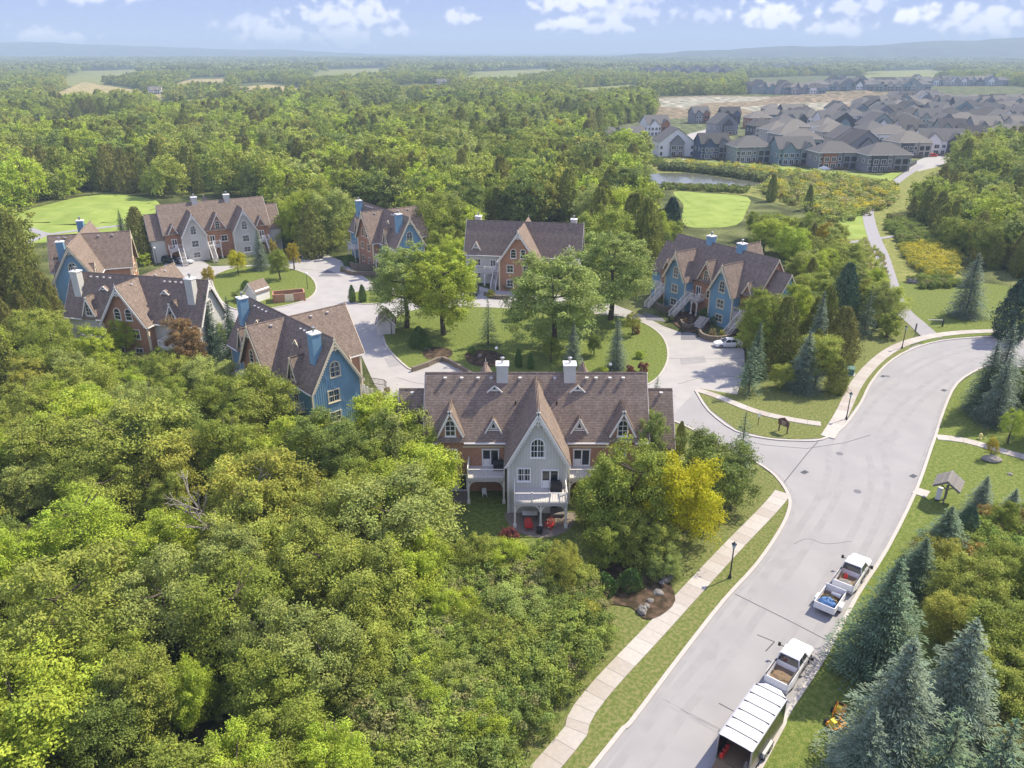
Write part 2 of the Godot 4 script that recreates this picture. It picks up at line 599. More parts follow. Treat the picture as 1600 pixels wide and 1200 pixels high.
# ---------------------------------------------------------------- land, roads, paths
func build_land() -> void:
	var big := Shape.new()
	big.quad(Vector3(-9500, 0, 600), Vector3(9500, 0, 600), Vector3(9500, 0, -9800), Vector3(-9500, 0, -9800), Vector3.UP)
	kind(put("ground", big.done(), M.forest_floor), "structure")
	# main road with its kerbs
	var left := smooth([Vector2(-20, -5), Vector2(5.61, -38.78), Vector2(8.85, -42.7), Vector2(13.75, -49.3), Vector2(19.29, -56.56), Vector2(23.74, -61.8), Vector2(27.65, -67.23), Vector2(30.18, -71.48), Vector2(31.28, -74.78), Vector2(31.18, -79.07), Vector2(30.04, -82.15), Vector2(28.15, -85.26), Vector2(26.33, -87.68), Vector2(23.55, -92.09), Vector2(21.46, -94.63)], 3)
	var right := smooth([Vector2(-11, -2), Vector2(17.4, -38.78), Vector2(20.52, -43.12), Vector2(23.25, -46.37), Vector2(26.3, -50.04), Vector2(31.94, -57.47), Vector2(37.72, -64.43), Vector2(45.94, -75.47), Vector2(53.19, -86.28), Vector2(55.56, -89.84), Vector2(60.72, -97.71), Vector2(67.35, -106.81), Vector2(74.04, -112.71), Vector2(78.03, -114.34), Vector2(84.68, -111.91), Vector2(96.91, -106.81)], 3)
	var far := smooth([Vector2(27.23, -104.17), Vector2(27.56, -97.08), Vector2(29.67, -90.95), Vector2(33.23, -88.75), Vector2(36.79, -88.21), Vector2(40.23, -88.57), Vector2(44.44, -92.28), Vector2(49.92, -99.86), Vector2(54.27, -106.81), Vector2(60.19, -114.61), Vector2(66.81, -120.98), Vector2(74.6, -125.67), Vector2(84.08, -127.64), Vector2(94.8, -127.64), Vector2(109.64, -123.44)], 3)
	var area := left.duplicate()
	area.append_array(far)
	var back := right.duplicate()
	back.reverse()
	area.append_array(back)
	kind(put("road", flat(area, 0.016), M.asphalt), "structure")
	for k in [left, right, far]:
		kind(put("kerb", ribbon(k, 0.34, 0.0, 0.14), M.concrete_pale), "structure")
	# grit along the gutters
	for k in [[left, 0.42], [right, -0.42], [far, -0.42]]:
		kind(put("gutter_grit", ribbon(k[0], 0.5, 0.0, 0.0185, k[1]), M.worn), "structure")
	# the private drive: courts and loop between the buildings
	var drive := [Vector2(28.06, -97.71), Vector2(27.28, -103.94), Vector2(30.25, -103.7), Vector2(33.09, -103.01), Vector2(36.7, -111.91), Vector2(39.11, -120.98), Vector2(39.23, -126.65), Vector2(34.59, -126), Vector2(30.66, -129.66), Vector2(27.64, -133.87), Vector2(24.87, -140.26), Vector2(20.4, -146.78), Vector2(13.15, -152.03), Vector2(0, -156.19), Vector2(-4.75, -157.62), Vector2(-9.05, -162.06), Vector2(-11.54, -157.62), Vector2(-13.19, -152.49), Vector2(-21.55, -156.19), Vector2(-25.94, -158.59), Vector2(-31.85, -165.15), Vector2(-35.46, -171.64), Vector2(-38, -175.64), Vector2(-39.85, -180.43), Vector2(-43.99, -185.45), Vector2(-48.34, -190.74), Vector2(-53.18, -190.74), Vector2(-54.2, -185.45), Vector2(-56.36, -179.21), Vector2(-60.56, -178.01), Vector2(-70.73, -176.82), Vector2(-79.55, -188.06), Vector2(-83.73, -183.54), Vector2(-81.01, -173.34), Vector2(-71.71, -164.63), Vector2(-64.91, -157.62), Vector2(-60.54, -148.5), Vector2(-55.74, -140.26), Vector2(-50.7, -134.96), Vector2(-45.55, -132.8), Vector2(-36.69, -130), Vector2(-26.03, -121.89), Vector2(-20.84, -106.81), Vector2(-16.64, -97.71), Vector2(-12.33, -95.24), Vector2(-3.53, -95.64), Vector2(18.56, -95.64), Vector2(21.46, -94.63), Vector2(22.5, -93.25), Vector2(24.67, -91.33), Vector2(26.72, -92.09)]
	kind(put("private_drive", flat(drive, 0.009), M.drive), "structure")
	# raised islands and lawns beside the drive
	var islands := [
		["lawn", smooth([Vector2(-22.93, -130), Vector2(-21.44, -123.13), Vector2(-18.62, -116.86), Vector2(-15.66, -112.17), Vector2(-13.55, -114.34), Vector2(-11.51, -116.86), Vector2(-8.76, -113.25), Vector2(-5.91, -108.8), Vector2(0, -103.94), Vector2(9.37, -102.55), Vector2(16.1, -103.94), Vector2(20.84, -106.81), Vector2(23.79, -111.91), Vector2(25.85, -118.59), Vector2(26.62, -126.32), Vector2(25.46, -132.8), Vector2(22.34, -137.95), Vector2(15.97, -140.66), Vector2(7.44, -142.24), Vector2(-1.26, -144.28), Vector2(-10.1, -145.1), Vector2(-18.16, -143.87), Vector2(-22.03, -138.33)], 3, true), M.lawn],
		["lawn", smooth([Vector2(-66.67, -166.73), Vector2(-64.43, -175.06), Vector2(-55.68, -176.82), Vector2(-46.77, -169.97), Vector2(-42.24, -160.56), Vector2(-41.12, -152.94), Vector2(-42.91, -148.06), Vector2(-46.58, -144.69), Vector2(-50.36, -142.65), Vector2(-55.4, -144.69), Vector2(-60.53, -152.49)], 3, true), M.lawn],
		["lawn", smooth([Vector2(-33.28, -150.69), Vector2(-32.51, -155.72), Vector2(-26.94, -156.19), Vector2(-23.29, -151.13), Vector2(-26.14, -147.64), Vector2(-30.68, -147.21)], 3, true), M.lawn],
	]
	for k in islands:
		var p: Array = k[1]
		kind(put(k[0], raised(p, 0.0, 0.1), k[2]), "structure")
		var ring := p.duplicate()
		ring.append(p[0])
		ring.append(p[1])
		kind(put("kerb", ribbon(ring, 0.3, 0.0, 0.15), M.concrete_pale), "structure")
	# lawns and verges in the open, each a few millimetres above the last
	var open := [
		["lawn", [Vector2(21.38, -94.23), Vector2(23.47, -91.71), Vector2(26.24, -87.32), Vector2(28.06, -84.92), Vector2(29.95, -81.83), Vector2(31.09, -78.77), Vector2(31.16, -74.64), Vector2(30.11, -71.48), Vector2(27.62, -67.35), Vector2(23.7, -61.91), Vector2(19.25, -56.65), Vector2(13.72, -49.38), Vector2(8.81, -42.76), Vector2(5.57, -38.84), Vector2(-20, -5), Vector2(-34, -4), Vector2(-2.6, -36.76), Vector2(0, -43.92), Vector2(4.19, -48.58), Vector2(5.8, -52.35), Vector2(5.32, -57.47), Vector2(3.68, -60.3), Vector2(-1.26, -62.32), Vector2(-7.05, -63.89), Vector2(-10.48, -71.48), Vector2(-8.39, -79.82), Vector2(0, -76.88), Vector2(15.25, -79.82)], M.verge, 0.06],
		["lawn", [Vector2(27.92, -105.12), Vector2(30.31, -103.94), Vector2(33.12, -102.78), Vector2(36.75, -111.38), Vector2(39.61, -121.59), Vector2(39.55, -126.98), Vector2(46.56, -140.26), Vector2(57.16, -153.86), Vector2(72.21, -168.88), Vector2(82.82, -163.59), Vector2(75.98, -145.1), Vector2(73.82, -132.8), Vector2(67.1, -121.59), Vector2(60.33, -115.17), Vector2(54.18, -107.06), Vector2(49.83, -100.08), Vector2(44.42, -92.66), Vector2(40.28, -88.93), Vector2(36.91, -88.57), Vector2(33.35, -89.11), Vector2(29.86, -91.33), Vector2(27.83, -97.5), Vector2(27.37, -103.94)], M.verge, 0.06],
		["lawn", [Vector2(17.35, -38.63), Vector2(20.55, -43.06), Vector2(23.28, -46.3), Vector2(26.33, -49.97), Vector2(31.96, -57.38), Vector2(37.73, -64.32), Vector2(45.95, -75.33), Vector2(53.18, -86.11), Vector2(55.55, -89.65), Vector2(60.7, -97.5), Vector2(67.32, -106.57), Vector2(73.84, -112.17), Vector2(77.82, -113.79), Vector2(84.44, -111.38), Vector2(96.54, -106.32), Vector2(190, -90), Vector2(120, -30), Vector2(30, 5), Vector2(-8, 2)], M.lawn, 0.06],
		["lawn", [Vector2(74.75, -133.51), Vector2(76.86, -144.28), Vector2(83.94, -163.59), Vector2(87.59, -172.2), Vector2(89.95, -166.73), Vector2(93.52, -162.57), Vector2(101.07, -163.59), Vector2(107.09, -159.57), Vector2(108.77, -149.37), Vector2(120.16, -137.19), Vector2(110.12, -124.07), Vector2(95.23, -128.31), Vector2(84.65, -128.64), Vector2(75.1, -126.65), Vector2(70.17, -123.44)], M.lawn, 0.06],
		["lawn", [Vector2(-7.31, -75.75), Vector2(-0.58, -75.19), Vector2(0, -69.98), Vector2(5.5, -69.98), Vector2(6.53, -65.53), Vector2(5.03, -62.32), Vector2(0, -60.3), Vector2(-5.03, -62.32), Vector2(-9.27, -66.66), Vector2(-10.63, -72.77)], M.lawn, 0.07],
		["fairway", smooth([Vector2(-178.04, -233.04), Vector2(-157.87, -238.02), Vector2(-154.71, -249.7), Vector2(-150.83, -269.99), Vector2(-143.55, -277.9), Vector2(-120.44, -263.72), Vector2(-108.24, -235.01), Vector2(-104.04, -216.6), Vector2(-102.13, -204.45), Vector2(-112.72, -206.77), Vector2(-124.87, -200.67), Vector2(-153.18, -197.74)], 3, true), M.green, 0.05],
		["fairway", smooth([Vector2(58.22, -282.02), Vector2(68.67, -279.26), Vector2(81.99, -271.28), Vector2(74.27, -245.33), Vector2(65.21, -223.63), Vector2(52.32, -220.06), Vector2(50.51, -230.14), Vector2(56.68, -256.53)], 3, true), M.green, 0.05],
		["fairway", smooth([Vector2(-102.85, -397.52), Vector2(-94.04, -435.25), Vector2(-82.6, -408.45), Vector2(-89.01, -367.85)], 3, true), M.green, 0.05],
		["fairway", smooth([Vector2(-125.09, -304.46), Vector2(-116.39, -314.4), Vector2(-107.94, -293.59), Vector2(-113.79, -284.83)], 3, true), M.green, 0.05],
		["fairway", smooth([Vector2(-59.44, -239.04), Vector2(-52.76, -245.33), Vector2(-46.05, -211.58), Vector2(-52.76, -209.96)], 3, true), M.green, 0.05],
		["fairway", smooth([Vector2(-34.28, -451.64), Vector2(-21.06, -480.48), Vector2(-10.83, -451.64), Vector2(-23.56, -419.96)], 3, true), M.green, 0.05],
		["meadow", [Vector2(33.66, -419.96), Vector2(51.88, -432.11), Vector2(65, -384.62), Vector2(83.08, -367.85), Vector2(100.84, -346.17), Vector2(116.72, -326.79), Vector2(132.19, -306.07), Vector2(149.65, -306.07), Vector2(179.27, -346.17), Vector2(206.3, -354.55), Vector2(184.81, -282.02), Vector2(142.05, -245.33), Vector2(120.14, -225.46), Vector2(104.05, -206.77), Vector2(90.71, -174.48), Vector2(73.21, -145.1), Vector2(75.8, -163.59), Vector2(86.06, -200.67), Vector2(93.16, -223.63), Vector2(91.14, -250.82), Vector2(83.17, -273.9), Vector2(69.63, -283.42), Vector2(56.49, -287.7), Vector2(61.62, -346.17)], M.meadow, 0.03],
		["lawn", [Vector2(105.5, -254.22), Vector2(116.47, -258.89), Vector2(98.16, -206.77), Vector2(89.21, -205.22)], M.green, 0.05],
		["lawn", [Vector2(100.57, -199.19), Vector2(101.07, -163.59), Vector2(84.22, -163.59), Vector2(89.66, -180.43)], M.meadow, 0.05],
	]
	var lift := 0.0
	for k in open:
		lift += 0.002
		kind(put(k[0], flat(k[1], k[3] + lift), k[2]), "structure")
	kind(put("lawn", flat([Vector2(85.07, -370.16), Vector2(107.24, -358.88), Vector2(123.25, -346.17), Vector2(135.51, -334.29), Vector2(150.15, -321.37), Vector2(162.61, -334.29), Vector2(165.86, -334.29), Vector2(148.4, -307.71), Vector2(135.57, -314.4), Vector2(119.25, -334.29), Vector2(101.98, -350.31), Vector2(83.57, -363.31)], 0.1), M.green), "structure")
	# beds of bark mulch
	for k in [[Vector2(7.01, -59.82), Vector2(10.06, -62.32), Vector2(12.26, -60.3), Vector2(14.63, -59.82), Vector2(14.91, -56.56), Vector2(13.06, -54.4), Vector2(11.6, -54.15), Vector2(10.69, -55.68), Vector2(7.6, -56.56)], [Vector2(-7.69, -119.78), Vector2(-3.77, -120.98), Vector2(-1.05, -117.43), Vector2(-3.06, -113.52), Vector2(-6.69, -114.61)], [Vector2(-14.97, -121.89), Vector2(-10.85, -121.89), Vector2(-10.02, -118.01), Vector2(-13.81, -116.86)], [Vector2(32.37, -149.37), Vector2(34.71, -145.1), Vector2(36.81, -135.33), Vector2(33.33, -129.32), Vector2(29.85, -134.96)]]:
		lift += 0.004
		kind(put("mulch_bed", flat(smooth(k, 3, true), 0.115 + lift), M.mulch), "structure")
	for k in MEADOWS:
		kind(put("meadow", flat(k, 0.03), M.meadow), "structure")
	# rolling turf on the golf course
	for k in [[smooth([Vector2(-179.43, -235.01), Vector2(-158.49, -239.04), Vector2(-154.71, -249.7), Vector2(-150.83, -269.99), Vector2(-143.55, -277.9), Vector2(-120.44, -263.72), Vector2(-109.96, -239.04), Vector2(-117.27, -227.31), Vector2(-126.68, -220.06), Vector2(-138.4, -224.54), Vector2(-174.67, -228.25)], 3, true), 3.4], [smooth([Vector2(58.22, -282.02), Vector2(68.67, -279.26), Vector2(81.99, -271.28), Vector2(74.27, -245.33), Vector2(65.21, -223.63), Vector2(52.32, -220.06), Vector2(50.51, -230.14), Vector2(56.68, -256.53)], 3, true), 1.2]]:
		kind(put("fairway", rolling(k[0], k[1]), M.green), "structure")
	# water, fields, building ground
	kind(put("pond", flat(smooth([Vector2(51.42, -316.11), Vector2(61.34, -328.63), Vector2(76.93, -326.79), Vector2(85.69, -314.4), Vector2(98.3, -301.28), Vector2(87.97, -295.1), Vector2(73.01, -298.16), Vector2(56.25, -299.71)], 3, true), 0.12), M.water), "structure")
	for k in [[Vector2(-495.48, -855.01), Vector2(-749.01, -1440.81), Vector2(-538.53, -1152.88), Vector2(-409.5, -974.67), Vector2(-363.4, -843.47)], [Vector2(-552.14, -1321.09), Vector2(-613.76, -1584), Vector2(-563.74, -1624.3), Vector2(-461.83, -1321.09), Vector2(-507.73, -1268.3)], [Vector2(-409.77, -1219.51), Vector2(-389.99, -1321.09), Vector2(-294.4, -1152.88), Vector2(-262.41, -959.78), Vector2(-326.98, -1022.17)], [Vector2(-176.87, -1196.48), Vector2(-150.85, -1294.17), Vector2(-98.59, -1268.3), Vector2(-95.31, -1112.31), Vector2(-142.38, -1074.44)]]:
		kind(put("field", flat(k, 0.05), M.field), "structure")
	kind(put("estate_ground", flat([Vector2(113.55, -642.51), Vector2(144.87, -656.19), Vector2(196.61, -656.19), Vector2(306.13, -780.15), Vector2(495.01, -931.3), Vector2(655.16, -931.3), Vector2(317.88, -441.67), Vector2(188.37, -342.12), Vector2(134.06, -330.5), Vector2(82.59, -365.57), Vector2(44.72, -397.52), Vector2(49.4, -476.68), Vector2(80.64, -565.5)], 0.03), M.estate), "structure")
	kind(put("building_ground", flat([Vector2(109.13, -616.74), Vector2(167.43, -931.3), Vector2(243.57, -974.67), Vector2(302.86, -945.33), Vector2(418.76, -1074.44), Vector2(502.45, -1039.03), Vector2(487.73, -931.3), Vector2(282, -717.09), Vector2(212.91, -642.51), Vector2(159, -629.37)], 0.038), M.earth), "structure")
	kind(put("sand_flat", flat([Vector2(137.91, -770.49), Vector2(162.7, -904.44), Vector2(228.99, -945.33), Vector2(294.82, -931.3), Vector2(254.43, -855.01), Vector2(193.12, -821.28), Vector2(155.79, -734.07)], 0.045), M.sand), "structure")
	kind(put("sand_flat", flat([Vector2(206.71, -751.85), Vector2(283.25, -821.28), Vector2(345.63, -832.23), Vector2(288.5, -734.07), Vector2(206.04, -670.45)], 0.05), M.sand), "structure")
	kind(put("street", flat(smooth([Vector2(86.6, -451.64), Vector2(125.42, -526.41), Vector2(145.63, -560.31), Vector2(147.05, -545.28), Vector2(114.87, -480.48), Vector2(90.88, -419.96)], 3, true), 0.06), M.drive), "structure")
	kind(put("street", flat([Vector2(170.31, -346.17), Vector2(202.45, -387.14), Vector2(218.39, -402.91), Vector2(215.35, -382.14), Vector2(184.87, -346.17), Vector2(172.37, -334.29)], 0.06), M.drive), "structure")
	# spoil heaps of the building ground
	for k in [[Vector3(404.87, 0, -959.78), 55.0, 4.5], [Vector3(430.52, 0, -917.68), 60.0, 5.0], [Vector3(301.3, 0, -855.01), 30.0, 2.5], [Vector3(356.7, 0, -931.3), 50.0, 3.0]]:
		var s := Shape.new()
		var at: Vector3 = k[0]
		var fz := FastNoiseLite.new()
		fz.seed = int(at.x)
		fz.frequency = 0.05
		var pt := func(i, j):
			var x = (i / 9.0 - 0.5) * 2.0
			var z = (j / 7.0 - 0.5) * 2.0
			var e := clampf(1.0 - x * x, 0, 1) * clampf(1.0 - z * z, 0, 1)
			return at + Vector3(x * k[1], e * k[2] * (1.0 + fz.get_noise_2d(i * 7.0, j * 9.0)) + 0.04, z * k[1] * 0.5)
		for i in 9:
			for j in 7:
				s.quad(pt.call(i, j), pt.call(i + 1, j), pt.call(i + 1, j + 1), pt.call(i, j + 1), Vector3.UP)
		kind(put("spoil_heap", s.done(), M.earth), "structure")
	# footpaths
	for k in [[[Vector2(73.87, -127.31), Vector2(74.24, -130.35), Vector2(74.87, -134.96), Vector2(76.36, -145.1), Vector2(82.82, -163.59), Vector2(91.38, -186.75), Vector2(98.16, -206.77), Vector2(106.75, -230.14), Vector2(115.58, -250.82), Vector2(130.65, -276.56), Vector2(157.64, -317.84), Vector2(183.37, -354.55)], 3.3], [[Vector2(86.78, -199.93), Vector2(97.48, -205.22), Vector2(109.8, -211.58), Vector2(119.34, -220.06)], 1.7], [[Vector2(115.58, -250.82), Vector2(114.12, -258.89), Vector2(106.65, -258.89)], 1.3], [[Vector2(-163.97, -223.63), Vector2(-149.06, -223.63), Vector2(-139.53, -220.06), Vector2(-128.93, -211.58), Vector2(-123.95, -214.9), Vector2(-114.67, -221.84), Vector2(-109, -223.63)], 2.4], [[Vector2(-128.93, -211.58), Vector2(-128.33, -206.77), Vector2(-127.82, -199.93)], 2.2], [[Vector2(-56.22, -229.19), Vector2(-50.5, -229.19)], 2.0], [[Vector2(34.42, -408.45), Vector2(47.44, -422.93)], 2.5]]:
		lift += 0.003
		kind(put("path", ribbon(smooth(k[0], 5), k[1], 0.0, 0.075 + lift), M.path), "structure")
	# pavements laid slab by slab
	pavement([Vector2(-26, -3), Vector2(2.38, -38.78), Vector2(4.96, -43.06), Vector2(7.36, -46.5), Vector2(12.01, -52.19), Vector2(16.66, -57.93), Vector2(22.39, -64.98), Vector2(28.36, -72.12), Vector2(31.32, -76.03)], 1.75, 1.55)
	pavement([Vector2(41.1, -89.11), Vector2(45.67, -96.05), Vector2(52.54, -107.3), Vector2(60.4, -117.43), Vector2(67.88, -124.39), Vector2(76.87, -128.98), Vector2(86.97, -130.69), Vector2(98.84, -130.35)], 1.75, 1.6)
	pavement([Vector2(27.38, -104.41), Vector2(29.27, -102.78), Vector2(31.26, -100.3), Vector2(33.28, -97.71), Vector2(35.41, -95.85), Vector2(39.14, -93.84), Vector2(43.14, -92.47)], 1.35, 1.7)
	pavement([Vector2(55.27, -89.11), Vector2(57.97, -88.39), Vector2(60.28, -86.63), Vector2(62.33, -84.59), Vector2(64.49, -82.95), Vector2(68.11, -79.07)], 1.5, 1.6)
	pavement([Vector2(46, -75.89), Vector2(47.13, -74.92), Vector2(48.09, -73.97)], 1.7, 1.5)
	# dark lines where the asphalt was cut, patches, drains
	for k in [[Vector2(20.63, -57.65), Vector2(22.11, -56.21), Vector2(24.11, -54.31), Vector2(25.66, -52.75)], [Vector2(21.11, -52.19), Vector2(22.33, -51.33)], [Vector2(22.33, -51.33), Vector2(21.22, -50.19)], [Vector2(15.93, -44.61), Vector2(16.89, -43.8)], [Vector2(31.73, -77.74), Vector2(37.03, -84.92), Vector2(39.45, -88.03)], [Vector2(28.98, -88.39), Vector2(32.69, -86.97), Vector2(37.29, -86.11), Vector2(42.78, -87.68), Vector2(47, -89.84)], [Vector2(25.66, -52.75), Vector2(26.58, -51.8), Vector2(27.3, -51.26)]]:
		lift += 0.0005
		kind(put("road_seam", ribbon(k, 0.09, 0.0, 0.02 + lift * 0.03), M.tar), "structure")
	# worn lanes, a shade darker than the rest, and old patches
	var mid := smooth([Vector2(-15.5, -3.5), Vector2(11.48, -38.78), Vector2(14.7, -42.94), Vector2(18.53, -47.46), Vector2(22.95, -53.16), Vector2(27.97, -59.62), Vector2(32.96, -66.31), Vector2(37.9, -73.43), Vector2(41.6, -80.28), Vector2(44.01, -86.28), Vector2(53.1, -98.78), Vector2(63.25, -109.31), Vector2(73.53, -117.43), Vector2(81.72, -120.67), Vector2(89.74, -119.78), Vector2(102.88, -114.61)], 6)
	for o in [-3.4, -1.7, 1.4, 3.1]:
		lift += 0.0005
		kind(put("worn_lane", ribbon(mid, 0.75, 0.0, 0.019 + lift * 0.02, o), M.worn), "structure")
	for k in [[Vector2(24.51, -62.32), Vector2(27.94, -63.15), Vector2(28.14, -61.91), Vector2(25.08, -61.1)], [Vector2(16.21, -50.8), Vector2(17.6, -50.95), Vector2(16.82, -49.3), Vector2(15.28, -49.01)], [Vector2(45.56, -88.03), Vector2(50.69, -90.58), Vector2(51.02, -89.11), Vector2(45.63, -86.28)], [Vector2(35.15, -75.47), Vector2(36.57, -75.75), Vector2(35.9, -74.37), Vector2(34.36, -74.1)], [Vector2(28.33, -85.94), Vector2(31.26, -86.28), Vector2(31.2, -85.26), Vector2(28.17, -84.76)], [Vector2(-21.01, -117.43), Vector2(-19.28, -118.59), Vector2(-17.7, -114.61), Vector2(-19.59, -113.52)], [Vector2(27.52, -117.43), Vector2(31.78, -118.59), Vector2(31.54, -115.73), Vector2(27.16, -114.61)]]:
		lift += 0.0005
		kind(put("asphalt_patch", flat(k, 0.023 + lift * 0.02), M.worn), "structure")
	for k in [ [Vector2(28.74, -65.53), Vector2(30.49, -66.43), Vector2(32, -65.53), Vector2(34.8, -65.98)], [Vector2(25.2, -106.81), Vector2(29.65, -109.31), Vector2(35.72, -109.82)], [Vector2(25.74, -117.43), Vector2(31.45, -117.15), Vector2(38.03, -117.43)], [Vector2(23.89, -102.09), Vector2(22.03, -105.36)], [Vector2(-17.79, -109.31), Vector2(-13.57, -106.81), Vector2(-9.73, -107.3)], [Vector2(-35.3, -161.06), Vector2(-30.31, -156.19), Vector2(-27.61, -160.56)], [Vector2(-23.02, -123.44), Vector2(-20.79, -124.71)], [Vector2(-49.07, -174.48), Vector2(-41.03, -171.64), Vector2(-34.46, -167.8)]]:
		lift += 0.0005
		kind(put("road_seam", ribbon(smooth(k, 4), 0.05, 0.0, 0.026 + lift * 0.03), M.crack), "structure")
	for k in [[Vector2(30.2, -129.66), Vector2(32.86, -131.39), Vector2(32.66, -126.32), Vector2(29.53, -126.32)], [Vector2(72.15, -125.67), Vector2(74.71, -127.64), Vector2(78.47, -126.65), Vector2(74.6, -125.67)], [Vector2(-43.51, -167.8), Vector2(-42.7, -173.91), Vector2(-38.05, -167.8)], [Vector2(25.36, -141.84), Vector2(28.44, -138.33), Vector2(28.63, -136.07), Vector2(25.23, -137.19)]]:
		kind(put("asphalt_patch", flat(k, 0.031), M.patch), "structure")
	# hills along the horizon
	hills("hills", [[500, 20], [810, 44], [1215, 66], [1620, 82], [2300, 94], [2700, 116], [3250, 136], [4600, 160], [7500, 170]], -5300.0, 1100.0, 3)
	hills("hills", [[-9000, 150], [-4650, 140], [-3600, 116], [-2400, 78], [-700, 28], [200, 8], [2500, 8]], -7600.0, 1400.0, 4)
	hills("hills", [[-9000, 10], [-3000, 14], [-500, 12], [2500, 14], [6000, 60]], -9000.0, 900.0, 5)


# turf with gentle mounds, even with the ground at its rim
func rolling(p: Array, high: float) -> ArrayMesh:
	var s := Shape.new()
	var f := FastNoiseLite.new()
	f.seed = 21
	f.frequency = 0.014
	var lo := Vector2(1e9, 1e9)
	var hi := -lo
	for q in p:
		lo = lo.min(q)
		hi = hi.max(q)
	var step := 3.0
	var up := {}
	var nx := int((hi.x - lo.x) / step)
	var nz := int((hi.y - lo.y) / step)
	for i in nx + 1:
		for j in nz + 1:
			var q := lo + Vector2(i, j) * step
			if not Geometry2D.is_point_in_polygon(q, p):
				continue
			var e := 1e9
			for k in p.size():
				e = minf(e, q.distance_to(Geometry2D.get_closest_point_to_segment(q, p[k], p[(k + 1) % p.size()])))
			up[Vector2i(i, j)] = Vector3(q.x, 0.085 + high * smoothstep(0.0, 16.0, e) * (0.5 + 0.9 * f.get_noise_2d(q.x, q.y)), q.y)
	for c in up:
		var a := Vector2i(c.x + 1, c.y)
		var b := Vector2i(c.x, c.y + 1)
		var d := Vector2i(c.x + 1, c.y + 1)
		if up.has(a) and up.has(b) and up.has(d):
			s.quad(up[c], up[a], up[d], up[b], Vector3.UP)
	return s.done()


func hills(called: String, ridge: Array, z: float, deep: float, seed_: int) -> void:
	var s := Shape.new()
	var f := FastNoiseLite.new()
	f.seed = seed_
	f.frequency = 0.0022
	f.fractal_octaves = 5
	var top := func(x: float) -> float:
		var e := 0.0
		for i in ridge.size() - 1:
			if x >= ridge[i][0] and x <= ridge[i + 1][0]:
				e = lerpf(ridge[i][1], ridge[i + 1][1], smoothstep(0.0, 1.0, (x - ridge[i][0]) / float(ridge[i + 1][0] - ridge[i][0])))
		return e
	var pt := func(x: float, k: float) -> Vector3:
		var e := sin(k * PI)
		return Vector3(x, top.call(x) * e * (1.0 + 0.16 * f.get_noise_2d(x, k * deep)) + 5.0 * e * f.get_noise_2d(x * 4.0, k * deep * 4.0) - 2.0, z - (k - 0.5) * deep * 2.0)
	var x: float = ridge[0][0]
	while x < ridge[-1][0]:
		for j in 12:
			s.quad(pt.call(x, j / 12.0), pt.call(x + 90.0, j / 12.0), pt.call(x + 90.0, (j + 1) / 12.0), pt.call(x, (j + 1) / 12.0), Vector3.UP)
		x += 90.0
	kind(put(called, s.done(), M.hill), "structure")


# concrete slabs laid along a line, each one a piece with a joint round it
func pavement(line: Array, w: float, step: float) -> void:
	var p := smooth(line, 8)
	var root := Node3D.new()
	root.name = numbered("pavement")
	add_child(root)
	kind(root, "structure")
	var out := []
	var gone := 0.0
	for i in p.size() - 1:
		var a: Vector2 = p[i]
		var b: Vector2 = p[i + 1]
		var l := a.distance_to(b)
		while gone < l:
			out.append(a.lerp(b, gone / l))
			gone += step
		gone -= l
	for i in out.size() - 1:
		var a: Vector2 = out[i]
		var b: Vector2 = out[i + 1]
		var d0: Vector2 = (out[i + 1] - out[maxi(i - 1, 0)]).normalized()
		var d1: Vector2 = (out[mini(i + 2, out.size() - 1)] - out[i]).normalized()
		var q0 := Vector2(-d0.y, d0.x) * w * 0.5
		var q1 := Vector2(-d1.y, d1.x) * w * 0.5
		var gap := (b - a).normalized() * 0.014
		var s := Shape.new()
		s.prism([a + gap - q0, a + gap + q0, b - gap + q1, b - gap - q1], Vector3(0, 0.07 + rng.randf_range(-0.004, 0.004), 0), Vector3.RIGHT, Vector3.BACK, Vector3.UP, 0.14)
		put("slab", s.done(), [M.concrete, M.concrete_pale, M.concrete, M.concrete_dull][rng.randi() % 4], root)


# ---------------------------------------------------------------- the gabled residences
# roof slab over one slope: two eave points, two ridge points
func slope(s: Shape, e0: Vector3, e1: Vector3, r1: Vector3, r0: Vector3, thick := 0.16) -> void:
	var nrm := (e1 - e0).cross(r0 - e0).normalized()
	if nrm.y < 0:
		nrm = -nrm
	var d := -nrm * thick
	s.quad(e0, e1, r1, r0, nrm)
	s.quad(e0 + d, e1 + d, r1 + d, r0 + d, -nrm)
	s.quad(e0, e1, e1 + d, e0 + d, e0 - r0)
	s.quad(e0, r0, r0 + d, e0 + d, e0 - e1)
	s.quad(e1, r1, r1 + d, e1 + d, e1 - e0)


# five sided block along an axis: u across, w along
func gable_block(s: Shape, at: Vector3, u: Vector3, w: Vector3, half: float, w0: float, w1: float, eave: float, peak: float) -> void:
	s.prism([Vector2(-half, 0), Vector2(half, 0), Vector2(half, eave), Vector2(0, peak), Vector2(-half, eave)], at + w * (w0 + w1) * 0.5, u, Vector3.UP, w, absf(w1 - w0))


# a pitched roof along w: ridge from w0 to w1
func pitched(s: Shape, at: Vector3, u: Vector3, w: Vector3, half: float, w0: float, w1: float, eave: float, peak: float) -> void:
	for k in [-1.0, 1.0]:
		slope(s, at + u * half * k + w * w0 + Vector3.UP * eave, at + u * half * k + w * w1 + Vector3.UP * eave, at + w * w1 + Vector3.UP * peak, at + w * w0 + Vector3.UP * peak)


